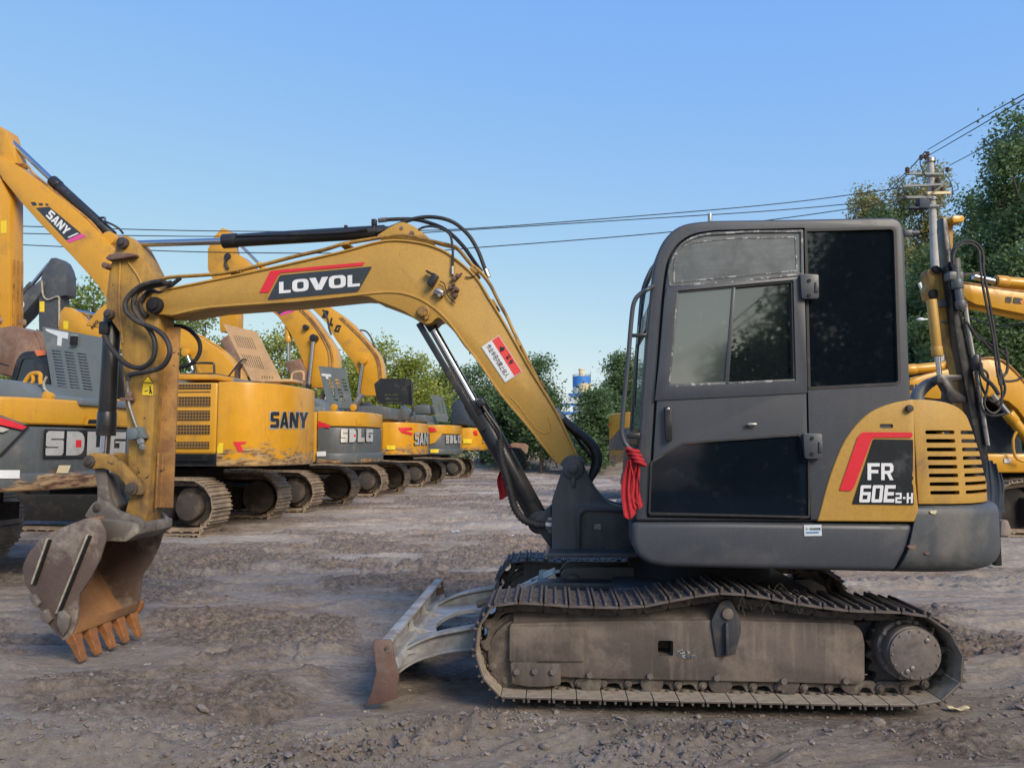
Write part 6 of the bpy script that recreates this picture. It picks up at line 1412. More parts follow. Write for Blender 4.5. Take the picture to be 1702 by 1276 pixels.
b = B(); b.prism(f2_.px(qn([(5, 118), (48, 112), (48, 202), (8, 205)]), -.17), -.176, -.172); k2.part(b, 'warning_sticker', mt['warnyellow'], parent=st2, smooth=0)
b = B(); p = f2_.at(5, 494, 0); b.cyl((p.x, -.24, p.z), (p.x, .24, p.z), .09, bev=.01); p = f2_.at(3, 530, 0); b.cyl((p.x, -.25, p.z), (p.x, .25, p.z), .13, bev=.01); p = f2_.at(24, 535, 0); b.cyl((p.x - .2, -.2, p.z), (p.x + .05, .2, p.z), .08, bev=.01); k2.part(b, 'pivot_pin', mt['rustybucket'], parent=st2)
bko = qn([(-60, 880), (0, 870), (90, 855), (150, 880), (230, 900), (275, 990), (285, 1080), (260, 1160), (190, 1215), (100, 1215), (0, 1190), (-60, 1180)])
sbk = f2_.px(bko, -.5)
b = B(); b.prism(rnd(sbk, .04, 3), -.5, -.47, .005); b.prism(rnd(sbk, .04, 3), .47, .5, .005); b.ribbon(sbk[4:11], .03, -.47, .47, side=1); b.ribbon(sbk[4:11], .03, -.47, .47, side=-1); b.ribbon(sbk[0:5], .03, -.47, .47, side=-1); k2.part(b, 'bucket', mt['rustybucket'], parent=st2, smooth=50)
# ======== machine 3: grey and yellow with slotted hood
f3_ = Frame(-5.86, 17.6, 7.0)
r3_ = empty('excavator', f3_, label='grey and yellow excavator with silver letters, third from left in the row', cat='excavator', group=ROWG); k3 = Kit(f3_, r3_)
cv = Curved(f3_, 1.6); z3t, z3s, z3l = cv.pt(590, 684).z, cv.pt(590, 710).z, cv.pt(600, 769).z
cw3 = yard_house(k3, f3_, 'bgyellow', z3l, z3t, z3s)
add_tracks(r3_, tx=-.05); simple_cab(k3, r3_)
b = B(); b.box((1.02, 0, (z3l + z3t) / 2), (1.9, 2 * HW - .02, z3t - z3l - .03), bev=.05); k3.part(b, 'side_panel', mt['bgyellow'])
k3.part(cv.poly(q5([(578, 330), (680, 362), (640, 380), (620, 470), (578, 500)]), .006), 'dark_panel', mt['bggrey'], parent=cw3, smooth=0)
k3.part(cv.poly(q5([(578, 334), (620, 342), (678, 366), (670, 378), (640, 372), (610, 378), (578, 366)]), .012), 'red_stripe', mt['red'], parent=cw3, smooth=0)
k3.part(cv.text(block_text('SDLG', .05), *q5([(736, 460), (914, 455), (736, 382), (914, 384)]), .022), 'raised_lettering', mt['badge'], parent=cw3, smooth=0)
k3.part(cv.poly(q5([(808, 414), (818, 414), (818, 428), (808, 428)]), .026), 'red_square', mt['red'], parent=cw3, smooth=0)
k3.part(cv.poly(q5([(602, 512), (656, 510), (656, 537), (602, 538)]), .042), 'white_sticker', mt['white'], parent=cw3, smooth=0)
k3.part(cv.poly(q5([(822, 325), (853, 325), (856, 357), (822, 357)]), .012), 'latch', mt['bgyellow'], parent=cw3, smooth=0)
for x_ in (697, 817): p = cv.pt(*q5([(x_, 262)])[0], -.08); b = B(); b.prism(circ(p.x, p.z, .075, 14), p.y - .02, p.y + .02, .004); k3.part(b, 'lifting_eye', mt['bgyellow'])
hd3 = q5([(610, 28), (762, 42), (805, 268), (665, 262)])
ct = B()
for i in range(3):
    for j in range(7):
        if i == 2 and j > 3: continue
        x = 660 + i * 38 + j * 6; y = 100 + j * 19; ct.prism(f3_.px(q5([(x, y), (x + 24, y + 2), (x + 26, y + 11), (x + 2, y + 9)]), .3), -1, 1.6)
pxpart(k3, f3_, 'raised_hood', hd3, .3, .34, 'hoodgrey', cut=[ct], bev=0, label='propped grey slotted hood panel')
b = B(); b.prism(f3_.px(q5([(628, 70), (680, 75), (684, 88), (665, 90), (668, 102), (655, 101), (650, 86), (630, 84)]), .3), .29, .296); k3.part(b, 'hood_label', mt['whitesheet'], smooth=0)
b = B(); b.prism(f3_.px(q5([(560, 262), (562, 215), (600, 210), (640, 235), (655, 264)]), 0), -.2, .8, .02); b.prism(f3_.px(q5([(800, 250), (850, 185), (866, 190), (830, 255)]), 0), -.1, .1, .01); k3.part(b, 'engine_cover', mt['hoodgrey'])
house_extras(k3, z3t, z3l, 4)
# low folded boom of machine 3
ub3 = [(180, 545), (205, 535), (240, 538), (287, 546)] + q2([(1400, 258), (1470, 300), (1550, 350), (1600, 400), (1640, 450), (1670, 495), (1692, 545)]) + [(400, 640)]
lb3 = [(330, 640), (326, 610), (314, 585), (290, 575), (240, 572), (180, 585)]
b = B(); b.prism(f3_.px(cr(ub3, 2) + lb3, -.22), -.22, .22, .012); bo3 = k3.part(b, 'boom', mt['bgyellow'])
for dx, y in ((0, -.1), (-7, -.15), (4, .02)): tubepart(k3, f3_, 'steel_pipe', [(u + dx, v - abs(dx) * .4 - 1) for u, v in ub3[3:-1]], y, .02, 'bgyellow', bo3)
cylpart(k3, f3_, 'boom_cylinder', (330, 640), (321, 616), (309, 586), -.3, .05, .04, 'chrome', bo3)
b = B(); p = f3_.at(309, 586, -.3); b.cyl((p.x, -.36, p.z), (p.x, -.2, p.z), .09, bev=.01); k3.part(b, 'rod_eye', mt['bgyellow'], parent=bo3)
b = B(); b.prism(f3_.px(qn([(410, 880), (425, 760), (455, 722), (500, 728), (560, 770), (600, 850), (760, 870), (760, 960), (560, 910), (480, 900)]), -.18), -.18, .18, .012); st3 = k3.part(b, 'stick', mt['bgyellow'])
cylpart(k3, f3_, 'arm_cylinder', (215, 530), (176, 526.5), qn([(505, 745)])[0], 0, .06, .045, 'bgyellow', bo3)
b = B(); b.prism(f3_.px(qn([(605, 850), (690, 745), (760, 690), (900, 640), (900, 760), (760, 880)]), -.2), -.2, .2, .01); kb = k3.part(b, 'boom_tip', mt['bgyellow'], parent=bo3)
bplace(k3, f3_, text_mesh('NG', .04), qn([(655, 880)])[0], qn([(700, 830)])[0], qn([(640, 862)])[0], -.207, 'decalblack', kb)
b = B(); b.prism(f3_.px(qn([(448, 822), (485, 825), (482, 880), (450, 880)]), -.18), -.186, -.182); k3.part(b, 'warning_sticker', mt['warnyellow'], parent=st3, smooth=0)
# ======== machine 4
f4_ = Frame(-5.33, 22.5, 7.0)
r4_ = empty('excavator', f4_, label='yellow excavator with black raised hood and silver letters in the middle of the row', cat='excavator', group=ROWG); k4 = Kit(f4_, r4_)
cv = Curved(f4_, 1.6); z4t, z4l = cv.pt(680, 702).z, cv.pt(680, 756).z
cw4 = yard_house(k4, f4_, 'bgyellow', z4l, z4t); add_tracks(r4_); simple_cab(k4, r4_)
b = B(); b.box((1.02, 0, (z4l + z4t) / 2), (1.9, 2 * HW - .02, z4t - z4l - .03), bev=.05); sd4 = k4.part(b, 'side_panel', mt['bgyellow'])
k4.part(cv.poly(q5([(1060, 376), (1137, 376), (1140, 388), (1095, 392), (1142, 408), (1136, 420), (1080, 404)]), .02), 'red_mark', mt['red'], parent=cw4, smooth=0)
k4.part(cv.text(glyphs('SANY'), *q5([(1152, 474), (1252, 470), (1152, 402), (1252, 402)]), .03), 'raised_lettering', mt['badge'], parent=cw4, smooth=0)
k4.part(cv.text(glyphs('SANY'), *q5([(1149, 479), (1249, 475), (1149, 405), (1249, 405)]), .016), 'letter_edge', mt['black'], parent=cw4, smooth=0)
k4.part(cv.poly(q5([(996, 477), (1046, 477), (1044, 500), (998, 500)]), .02), 'warning_sticker', mt['warnyellow'], parent=cw4, smooth=0)
q = f4_.px(q5([(946, 400), (966, 400), (966, 472), (946, 472)]), -HW); b = B(); b.prism(q, -HW - .012, -HW + .01); k4.part(b, 'perforated_grille', mt['grille'], parent=sd4)
ct = slot_cutters(f4_, [q5([(984, 178)])[0], q5([(1065, 178)])[0], q5([(1068, 245)])[0], q5([(990, 245)])[0]], 10, 3, .3, .7, .4)
pxpart(k4, f4_, 'raised_hood', q5([(925, 130), (960, 98), (1130, 100), (1143, 120), (1143, 250), (1080, 245), (945, 240)]), .3, .36, 'black', cut=[ct], bev=0, label='propped black hood panel')
tubepart(k4, f4_, 'hood_stay', q5([(1136, 120), (1143, 250), (1140, 310)]), .2, .03, 'black')
b = B(); b.prism(f4_.px(q5([(870, 335), (880, 262), (1000, 260), (1060, 270), (1066, 335)]), 0), -.8, .8, .03); b.prism(f4_.px(q5([(1080, 335), (1085, 250), (1140, 290), (1145, 335)]), .5), .3, .9, .02); k4.part(b, 'engine_cover', mt['bggrey'])
house_extras(k4, z4t, z4l, 5)
p4t = q3([(430, 570), (620, 550), (700, 610), (750, 680), (830, 800), (846, 870), (850, 930), (848, 1040), (838, 1060)]); p4l = q3([(690, 1060), (670, 1050), (664, 1000), (650, 950), (635, 900), (600, 810), (570, 745), (520, 665), (470, 600)])
ext_u = [(376, 418), (400, 425), (450, 470)]; ext_l = [(430, 500), (385, 455), (372, 440)]
b = B(); b.prism(f4_.px(ext_u + [(500, 505)] + cr(p4t[2:], 2) + p4l + ext_l, -.22), -.22, .22, .012); bo4 = k4.part(b, 'boom', mt['bgyellow'])
b = B(); b.prism(f4_.px(q3([(440, 560), (590, 552), (575, 572), (490, 600)]), -.22), -.228, -.222); pk = k4.part(b, 'pink_stripe', mt['pink'], parent=bo4, smooth=0)
b = B(); b.prism(f4_.px(q3([(440, 552), (560, 548), (480, 590)]), -.22), -.234, -.23); k4.part(b, 'brand_plate_decal', mt['lovolplate'], parent=bo4, smooth=0)
for y, dx in ((-.18, -12), (-.1, -30), (.0, -4)): tubepart(k4, f4_, 'steel_pipe', q3([(640 + dx, 560), (700 + dx, 620), (760 + dx, 700), (815 + dx, 800), (830 + dx, 870), (832 + dx, 930), (830 + dx, 1040)]), -.24 + (y + .18) * .2, .022, 'rustyyellow', bo4)
tubepart(k4, f4_, 'hydraulic_hose', q3([(760, 560), (790, 620), (800, 680), (815, 720)]), -.26, .03, 'rubber', bo4)
cylpart(k4, f4_, 'boom_cylinder', q3([(668, 1060)])[0], q3([(672, 1035)])[0], q3([(702, 745)])[0], -.34, .07, .055, 'black', bo4)
b = B(); p = f4_.at(*q3([(702, 742)])[0], -.34); b.cyl((p.x, -.42, p.z), (p.x, -.2, p.z), .11, bev=.01); p = f4_.at(*q3([(650, 673)])[0], -.3); b.cyl((p.x, -.36, p.z), (p.x, -.2, p.z), .08, bev=.01); k4.part(b, 'rod_eye', mt['black'], parent=bo4)
cylpart(k4, f4_, 'bucket_cylinder', q3([(533, 665)])[0], q3([(540, 770)])[0], q3([(540, 890)])[0], -.1, .09, .05, 'bgyellow', bo4)
s4 = q3([(20, 300), (20, 170), (60, 90), (110, 35), (150, 45), (160, 75), (190, 180), (170, 330), (215, 590), (212, 700), (100, 700), (95, 600), (60, 380)])
b = B(); b.prism(f4_.px(s4, -.18), -.18, .18, .012); st4 = k4.part(b, 'stick', mt['bgyellow'])
cylpart(k4, f4_, 'arm_cylinder', (470, 480), (430, 438), (385, 392), 0, .08, .045, 'bgyellow', bo4)
b = B(); p = f4_.at(*q3([(150, 220)])[0], -.2); b.cyl((p.x, -.24, p.z), (p.x, -.16, p.z), .11, bev=.01); b.tube(f4_.p3(q3([(150, 220), (135, 260), (150, 300)]), -.22), .05, 8); k4.part(b, 'pivot_pin', mt['black'], parent=st4)
b = B(); s_ = f4_.px(q3([(100, 760), (150, 720), (190, 780), (260, 900), (300, 990), (200, 1000), (120, 800)]), -.4); b.prism(s_, -.45, .45, .04); k4.part(b, 'bucket', mt['rustybucket'], parent=st4)
b = B(); b.prism(f4_.px(q3([(510, 905), (610, 870), (660, 960), (655, 1060), (560, 1000), (530, 930)]), -.3), -.35, .35, .04); k4.part(b, 'swivel_joint', mt['rustybucket'])
# ======== machine 5
f5_ = Frame(-4.7, 27.85, 7.0)
r5_ = empty('excavator', f5_, label='grey and yellow excavator, fifth in the row, dark letters on its curved boom', cat='excavator', group=ROWG); k5 = Kit(f5_, r5_)
cv = Curved(f5_, 1.6); a_, b_z, c_z = cv.pt(740, 706).z, cv.pt(740, 722).z, cv.pt(740, 755).z
cw5 = yard_house(k5, f5_, 'bgyellow', c_z, a_, b_z); add_tracks(r5_); simple_cab(k5, r5_)
b = B(); b.box((1.02, 0, (a_ + c_z) / 2), (1.9, 2 * HW - .02, a_ - c_z - .03), bev=.05); k5.part(b, 'side_panel', mt['bgyellow'])
k5.part(cv.poly(q5([(1232, 374), (1265, 376), (1282, 396), (1240, 402)]), .03), 'red_mark', mt['red'], parent=cw5, smooth=0)
k5.part(cv.poly(q5([(1240, 410), (1310, 410), (1270, 460), (1240, 470)]), .02), 'yellow_wedge', mt['bgyellow'], parent=cw5, smooth=0)
k5.part(cv.text(block_text('SDLG', .05), *q5([(1330, 466), (1412, 464), (1330, 418), (1412, 420)]), .03), 'raised_lettering', mt['badge'], parent=cw5, smooth=0)
k5.part(cv.poly(q5([(1245, 498), (1290, 498), (1288, 518), (1245, 518)]), .05), 'warning_sticker', mt['warnyellow'], parent=cw5, smooth=0)
ct = slot_cutters(f5_, [q5([(1276, 215)])[0], q5([(1318, 225)])[0], q5([(1330, 300)])[0], q5([(1290, 295)])[0]], 2, 5, .3, .5, .45)
pxpart(k5, f5_, 'raised_hood', q5([(1245, 190), (1268, 190), (1312, 202), (1344, 318), (1340, 345), (1280, 340)]), .3, .36, 'hoodgrey', cut=[ct], bev=0, label='propped small grey hood panel')
b = B(); b.prism(f5_.px(q5([(1130, 350), (1140, 305), (1240, 308), (1254, 350)]), 0), -.8, .8, .04); b.prism(f5_.px(q5([(1150, 300), (1152, 255), (1200, 245), (1240, 250), (1245, 300)]), .4), .3, 1.0, .04); k5.part(b, 'engine_cover', mt['bggrey'])
house_extras(k5, a_, c_z, 6)
t5 = q3([(520, 330), (640, 420), (800, 540), (875, 590), (950, 650), (1020, 730), (1080, 800), (1120, 850), (1140, 910), (1150, 1000), (1152, 1060), (1150, 1110)]); l5 = q3([(1010, 1115), (1003, 1090), (1000, 1050), (990, 980), (960, 900), (900, 830), (840, 745), (780, 640), (700, 560), (560, 440)])
b = B(); b.prism(f5_.px(t5 + l5, -.22), -.22, .22, .012); bo5 = k5.part(b, 'boom', mt['bgyellow'])
for dx in (-14, -5, 4): tubepart(k5, f5_, 'steel_pipe', q3([(880 + dx, 610), (1000 + dx, 725), (1075 + dx, 810), (1110 + dx, 860), (1128 + dx, 920), (1135 + dx, 1000)]), -.235, .02, 'rustyyellow', bo5)
tubepart(k5, f5_, 'hydraulic_hose', q3([(1000, 690), (1040, 700), (1075, 750), (1090, 810)]), 0, .03, 'rubber', bo5)
for ch, bl, br, tl in (('G', (830, 700), (862, 706), (848, 655)), ('L', (800, 660), (822, 668), (812, 610)), ('D', (752, 612), (785, 616), (770, 562))):
    bplace(k5, f5_, block_text(ch), q3([bl])[0], q3([br])[0], q3([tl])[0], -.23, 'decalblack', bo5)
cylpart(k5, f5_, 'boom_cylinder', q3([(990, 1115)])[0], q3([(992, 1095)])[0], q3([(1020, 885)])[0], -.34, .08, .06, 'bggrey', bo5)
b = B(); p = f5_.at(*q3([(1020, 885)])[0], -.34); b.cyl((p.x, -.42, p.z), (p.x, -.2, p.z), .14, bev=.01); k5.part(b, 'rod_eye', mt['bgyellow'], parent=bo5)
# ======== machines 6 and 7
f6_ = Frame(-3.96, 34.8, 7.0)
r6_ = empty('excavator', f6_, label='farthest yellow excavator visible at the right end of the row, behind the boom cylinder', cat='excavator', group=ROWG); k6 = Kit(f6_, r6_)
cv = Curved(f6_, 1.6); a_, c_z = cv.pt(790, 711).z, cv.pt(790, 748).z
cw6 = yard_house(k6, f6_, 'bgyellow', c_z, a_); add_tracks(r6_); simple_cab(k6, r6_)
b = B(); b.box((1.02, 0, (a_ + c_z) / 2), (1.9, 2 * HW - .02, a_ - c_z - .03), bev=.05); k6.part(b, 'side_panel', mt['bgyellow'])
k6.part(cv.poly(q5([(1485, 395), (1502, 392), (1510, 420), (1490, 415)]), .05), 'red_mark', mt['red'], parent=cw6, smooth=0)
k6.part(cv.poly(q5([(1430, 440), (1475, 440), (1475, 465), (1430, 465)]), .05), 'warning_sticker', mt['warnyellow'], parent=cw6, smooth=0)
k6.part(cv.text(glyphs('SANY'), *q5([(1535, 460), (1575, 460), (1535, 420), (1575, 420)]), .06), 'raised_lettering', mt['badge'], parent=cw6, smooth=0)
b = B(); b.prism(f6_.px(q5([(1380, 360), (1385, 240), (1440, 215), (1470, 260), (1480, 330), (1500, 370)]), 0), -.8, .8, .08); k6.part(b, 'engine_cover', mt['blueblack'])
house_extras(k6, a_, c_z, 7)
# ======== grey machine standing behind the row, only its boom and stick show
f7_ = Frame(-11.2, 20.5, 7.0)
r7_ = empty('excavator', f7_, label='dark grey excavator at far left showing only its angular boom and stick above the hoods', cat='excavator'); k7 = Kit(f7_, r7_)
yard_house(k7, f7_, 'hoodgrey', 1.1, 2.1); add_tracks(r7_)
b = B(); b.prism(f7_.px(qn([(290, 520), (300, 480), (345, 400), (360, 378), (395, 375), (430, 400), (455, 450), (468, 500), (468, 640), (420, 650), (415, 1010), (290, 1010), (275, 940), (272, 650), (300, 600)]), -.2), -.2, .2, .012); s7 = k7.part(b, 'stick', mt['cwgrey'])
b = B(); b.prism(f7_.px(qn([(100, 720), (200, 600), (300, 520), (320, 560), (280, 640), (160, 780), (60, 880), (0, 930), (0, 830)]), -.24), -.24, .24, .012); b7 = k7.part(b, 'boom', mt['cwgrey'])
tubepart(k7, f7_, 'hydraulic_hose', qn([(295, 540), (305, 640), (340, 672), (410, 650), (418, 700), (418, 860)]), -.24, .025, 'weld', s7)
cylpart(k7, f7_, 'arm_cylinder', qn([(100, 690)])[0], qn([(230, 560)])[0], qn([(345, 420)])[0], 0, .08, .05, 'cwgrey', b7)
b = B(); b.prism(f7_.px(qn([(282, 685), (315, 685), (315, 758), (282, 758)]), -.2), -.21, -.205); k7.part(b, 'warning_sticker', mt['warnyellow'], parent=s7, smooth=0)
bplace(k7, f7_, text_mesh('O', .05), qn([(146, 730)])[0], qn([(172, 728)])[0], qn([(146, 685)])[0], -.25, 'white', b7)
# ---------------------------------------------------------------- machines on the right
qr = lambda pts: zc(1500, 560, 3.7525, pts); qt = lambda pts: zc(1500, 340, 4.2525, pts)
g2_ = Frame(9.4, 13.4, 0.0)
rr2 = empty('excavator', g2_, label='yellow excavator with dark cab and lettered arched boom at the right edge', cat='excavator'); kr2 = Kit(g2_, rr2)
yard_house(kr2, g2_, 'bgyellow', 1.0, 2.1); add_tracks(rr2)
simple_cab(kr2, rr2, x0=-1.75, x1=-.35, z0=1.22, z1=2.48, m='blueblack', s=-1)
b = B(); b.box((-.9, -1.0, 1.12), (2.2, .70, .30), bev=.05); kr2.part(b, 'cab_base', mt['bgyellow'])
b = B(); b.box((-1.68, -1.36, 1.16), (.10, .012, .06)); kr2.part(b, 'white_sticker', mt['white'])
bt = qr([(45, 272), (150, 235), (300, 200), (420, 165), (480, 148), (545, 140), (620, 158), (700, 225), (758, 292), (860, 420), (900, 520)]); bl_ = qr([(860, 620), (800, 560), (720, 450), (660, 400), (560, 370), (400, 380), (200, 385), (45, 362)])
b = B(); b.prism(g2_.px(cr(bt, 2) + bl_, -.22), -.22, .22, .012); bo = kr2.part(b, 'boom', mt['bgyellow'])
cylpart(kr2, g2_, 'arm_cylinder', qr([(275, 180)])[0], qr([(20, 205)])[0], qr([(-120, 215)])[0], 0, .085, .05, 'bgyellow', bo)
b = B(); p = g2_.at(*qr([(298, 172)])[0], 0); b.cyl((p.x, -.15, p.z), (p.x, .15, p.z), .10, bev=.01); kr2.part(b, 'cylinder_bracket', mt['bgyellow'], parent=bo)
tubepart(kr2, g2_, 'steel_pipe', qr([(45, 262), (200, 225), (330, 190), (480, 140), (550, 130), (630, 150), (710, 222), (770, 290)]), -.1, .022, 'rustyyellow', bo)
for ch, x0, x1 in (('S', 22, 45), ('D', 50, 72), ('L', 80, 98), ('G', 106, 128)):
    bplace(kr2, g2_, block_text(ch), qr([(x0, 338 - x0 * .12)])[0], qr([(x1, 338 - x1 * .12)])[0], qr([(x0, 303 - x0 * .12)])[0], -.23, 'decalblack', bo)
cylpart(kr2, g2_, 'boom_cylinder', qr([(860, 740)])[0], qr([(655, 475)])[0], qr([(560, 360)])[0], -.34, .09, .05, 'bgyellow', bo)
tubepart(kr2, g2_, 'handrail', qr([(712, 590), (690, 640), (700, 740), (735, 770), (760, 775)]), -1.45, .02, 'bgyellow', n=2)
# drill rig excavator
g1_ = Frame(8.0, 10.6, 0.0)
rr1 = empty('drilling_rig', g1_, label='yellow boom at the right edge carrying a dark upright drilling mast with hoses', cat='drilling rig'); kr1 = Kit(g1_, rr1)
mo = qt([(272, 92), (345, 92), (352, 160), (352, 260), (348, 470), (322, 470), (318, 300), (288, 420), (280, 330), (268, 180)])
b = B(); b.prism(g1_.px(mo, .12), .10, .22, .006); kr1.part(b, 'mast_head', mt['rustyyellow'])
b = B(); b.prism(g1_.px(qt([(322, 105), (330, 92), (400, 92), (412, 110), (405, 135), (330, 140)]), .05), -.05, .15, .01); kr1.part(b, 'sheave_cover', mt['bgyellow'])
q = g1_.px([(1567, 362), (1574, 362), (1579, 400), (1590, 470), (1606, 560), (1622, 640), (1636, 720), (1650, 800), (1638, 800), (1620, 720), (1604, 640), (1590, 560), (1578, 470), (1570, 400)], -.08)
b = B(); b.prism(q, -.08, .08, .005); mast = kr1.part(b, 'drill_mast', mt['black'])
b = B(); pts_ = resample(g1_.px([(1597, 520), (1606, 560), (1622, 640), (1636, 720)], -.09), 60, False)[0]
for c in pts_: b.box((c.x - .0, -.092, c.y), (.035, .02, .010))
kr1.part(b, 'chain', mt['link'], parent=mast)
b = B(); b.tube(g1_.p3([(1604, 505), (1612, 560), (1626, 640), (1642, 740)], -.12), .028, 10); kr1.part(b, 'guide_rod', mt['steel'], parent=mast)
b = B(); b.cyl(g1_.at(1592, 470, -.16), g1_.at(1598, 515, -.16), .055, seg=14, bev=.01); b.cyl(g1_.at(1590, 465, -.16), g1_.at(1592, 480, -.16), .078, seg=12, bev=.01); b.cyl(g1_.at(1596, 500, -.16), g1_.at(1598, 512, -.16), .07, seg=12, bev=.01); b.box(g1_.at(1585, 460, -.12), (.20, .16, .12), bev=.02); b.cyl(g1_.at(1589, 430, -.16), g1_.at(1591, 465, -.16), .05, seg=12); kr1.part(b, 'drill_head', mt['bggrey'], parent=mast)
b = B(); b.bar(g1_.at(1585, 458, -.05), g1_.at(1632, 454, -.05), .04, .04); kr1.part(b, 'hose_arm', mt['black'], parent=mast)
so_ = qt([(168, 490), (175, 462), (200, 452), (285, 478), (303, 492), (322, 570), (332, 690), (352, 800), (412, 1180), (470, 1500), (440, 1500), (375, 1170), (330, 1000), (275, 800), (245, 700), (185, 665), (172, 600), (186, 560)])
b = B(); b.prism(g1_.px(so_, .12), .10, .30, .008); stq = kr1.part(b, 'stick', mt['wornyellow'])
b = B(); b.prism(rnd(g1_.px(qt([(200, 440), (235, 432), (272, 460), (268, 485), (235, 490), (210, 475)]), .09), .02, 2), .05, .10, .01); b.prism(rnd(g1_.px(qt([(180, 612), (205, 600), (240, 606), (240, 665), (205, 670), (182, 650)]), .09), .03, 2), .04, .10, .01); kr1.part(b, 'pivot_cover', mt['dark'], parent=stq)
b = B(); b.prism(g1_.px(qt([(238, 680), (305, 672), (308, 720), (240, 732)]), .09), .05, .10, .01); b.bar(g1_.at(*qt([(235, 835)])[0], .08), g1_.at(*qt([(352, 825)])[0], .08), .03, .03); kr1.part(b, 'mast_bracket', mt['bggrey'], parent=stq)
cylpart(kr1, g1_, 'tilt_cylinder', qt([(205, 672)])[0], qt([(248, 1072)])[0], qt([(262, 1210)])[0], .0, .068, .035, 'boomyellow', stq)
b = B(); b.prism(g1_.px(qr([(200, 250), (230, 235), (365, 240), (368, 270), (300, 280), (310, 330), (385, 375), (385, 410), (290, 410), (262, 380), (265, 340), (235, 290), (200, 285)]), 0), -.06, .10, .01)
kr1.part(b, 'linkage', mt['black'], parent=stq)
b = B(); b.tube(g1_.p3(qr([(90, 400), (100, 350), (150, 300), (195, 275)]), .2), lambda t: .10 - .035 * t, 12); kr1.part(b, 'bent_pipe', mt['bggrey'], parent=stq)
bt = qt([(430, 562), (520, 572), (650, 596), (859, 622), (1300, 680)]); bb = qt([(1300, 860), (859, 772), (700, 740), (620, 722), (520, 705), (455, 672), (430, 640)])
b = B(); b.prism(g1_.px(bt + bb, .0), .0, .34, .01); bo = kr1.part(b, 'boom', mt['bgyellow'])
tubepart(kr1, g1_, 'steel_pipe', qt([(425, 552), (520, 566), (700, 600), (860, 615), (1300, 665)]), .05, .018, 'rustyyellow', bo)
cylpart(kr1, g1_, 'arm_cylinder', qt([(1200, 590)])[0], qt([(655, 545)])[0], qt([(500, 508)])[0], .17, .085, .045, 'bgyellow', bo)
for ch, x0, x1 in (('S', 728, 770), ('D', 784, 850), ('L', 864, 920), ('G', 934, 990)):
    bplace(kr1, g1_, block_text(ch), qt([(x0, 690 + (x0 - 728) * .10)])[0], qt([(x1, 690 + (x1 - 728) * .10)])[0], qt([(x0 + 4, 650 + (x0 - 728) * .10)])[0], -.01, 'decalblack', bo)
b = B(); b.prism(g1_.px(qt([(832, 676), (852, 678), (850, 698), (832, 696)]), -.01), -.016, -.014); kr1.part(b, 'orange_square', mt['orange'], parent=bo, smooth=0)
def rh(pts, y=-.2, r=.017): tubepart(kr1, g1_, 'hydraulic_hose', pts, y, r, 'rubber', mast, 7, 5)
rh(qt([(352, 440), (348, 350), (375, 290), (430, 258), (500, 262), (550, 300), (572, 370), (572, 450), (590, 560), (620, 720), (650, 900), (680, 1100), (700, 1276)]))
rh(qt([(362, 430), (358, 360), (385, 305), (440, 275), (500, 285), (540, 330), (548, 420), (565, 560), (600, 740), (640, 940), (665, 1150), (690, 1276)]), -.26)
rh(qt([(455, 760), (480, 860), (540, 930), (620, 990), (700, 1040), (740, 1100), (735, 1180), (700, 1230)]), -.1)
rh(qt([(455, 830), (520, 930), (560, 960), (600, 1000), (650, 1060)]), -.15)
rh(qr([(480, 190), (530, 230), (530, 320), (510, 420), (560, 475), (610, 440), (620, 340), (600, 250)]), -.2)
rh(qr([(470, 200), (490, 300), (540, 390), (600, 400), (640, 330), (610, 200)]), -.12)
rh(qr([(640, 60), (655, 150), (650, 220), (620, 240)]), -.1)
rh(qr([(590, 240), (640, 275), (710, 270), (745, 250)]), -.1)
rh(qr([(460, 210), (470, 330), (500, 450), (560, 490), (640, 480)]), -.18, .016)
rh(qr([(485, 160), (500, 240), (560, 300), (600, 360)]), -.22, .026)
b = B(); b.cyl(g1_.at(*qr([(452, 110)])[0], -.1), g1_.at(*qr([(462, 210)])[0], -.1), .07, seg=12, bev=.02); kr1.part(b, 'swivel_motor', mt['black'], parent=mast)
# body of the rig, outside the frame to the right
kr1b = Frame(14.6, 10.2, 0.0)
b = B(); b.slab([(5.4, -1.6), (9.4, -1.6), (9.4, .9), (5.4, .9)], 1.0, 2.1, .1); kr1.part(b, 'rig_body', mt['bgyellow'])
# hanging dark tarpaulin strips behind the tail
tp = empty('dark_tarpaulin', g1_, label='dark blue tarpaulin strips hanging beside the tail of the charcoal machine', cat='tarpaulin'); kt = Kit(g1_, tp)
ft = Frame(5.6, 9.0, 0)
for i, (x0, x1, v0, v1) in enumerate(((1644, 1652, 765, 850), (1650, 1662, 770, 856), (1658, 1672, 785, 848))):
    p = ft.at(x0, v0, 0); p2 = ft.at(x1, v1, 0); b = clothstrip('s', Vector(((p.x + p2.x) / 2, p.y + i * .03, p.z)), .12, p.z - p2.z, 11 + i, ''); kt.part(b, 'tarpaulin_strip', mt['blueblack'], frame=ft, smooth=80)
b = B(); a = ft.at(1650, 770, .1); b.box((a.x, .12, a.z / 2), (.08, .08, a.z), bev=.01); kt.part(b, 'support', mt['bgchassis'], frame=ft)
fb = Frame(6.0, 9.6, 0); cb = empty('concrete_block', fb, label='small tan block on the mud beside the dark tarpaulin', cat='block'); kc = Kit(fb, cb)
q = fb.px(zc(1300, 640, 3.9875, [(1448, 1000), (1452, 905), (1470, 890), (1500, 895), (1525, 960), (1520, 1000)]), 0); b = B(); b.prism(q, 0, .25, .015); kc.part(b, 'block', mt['clod'])
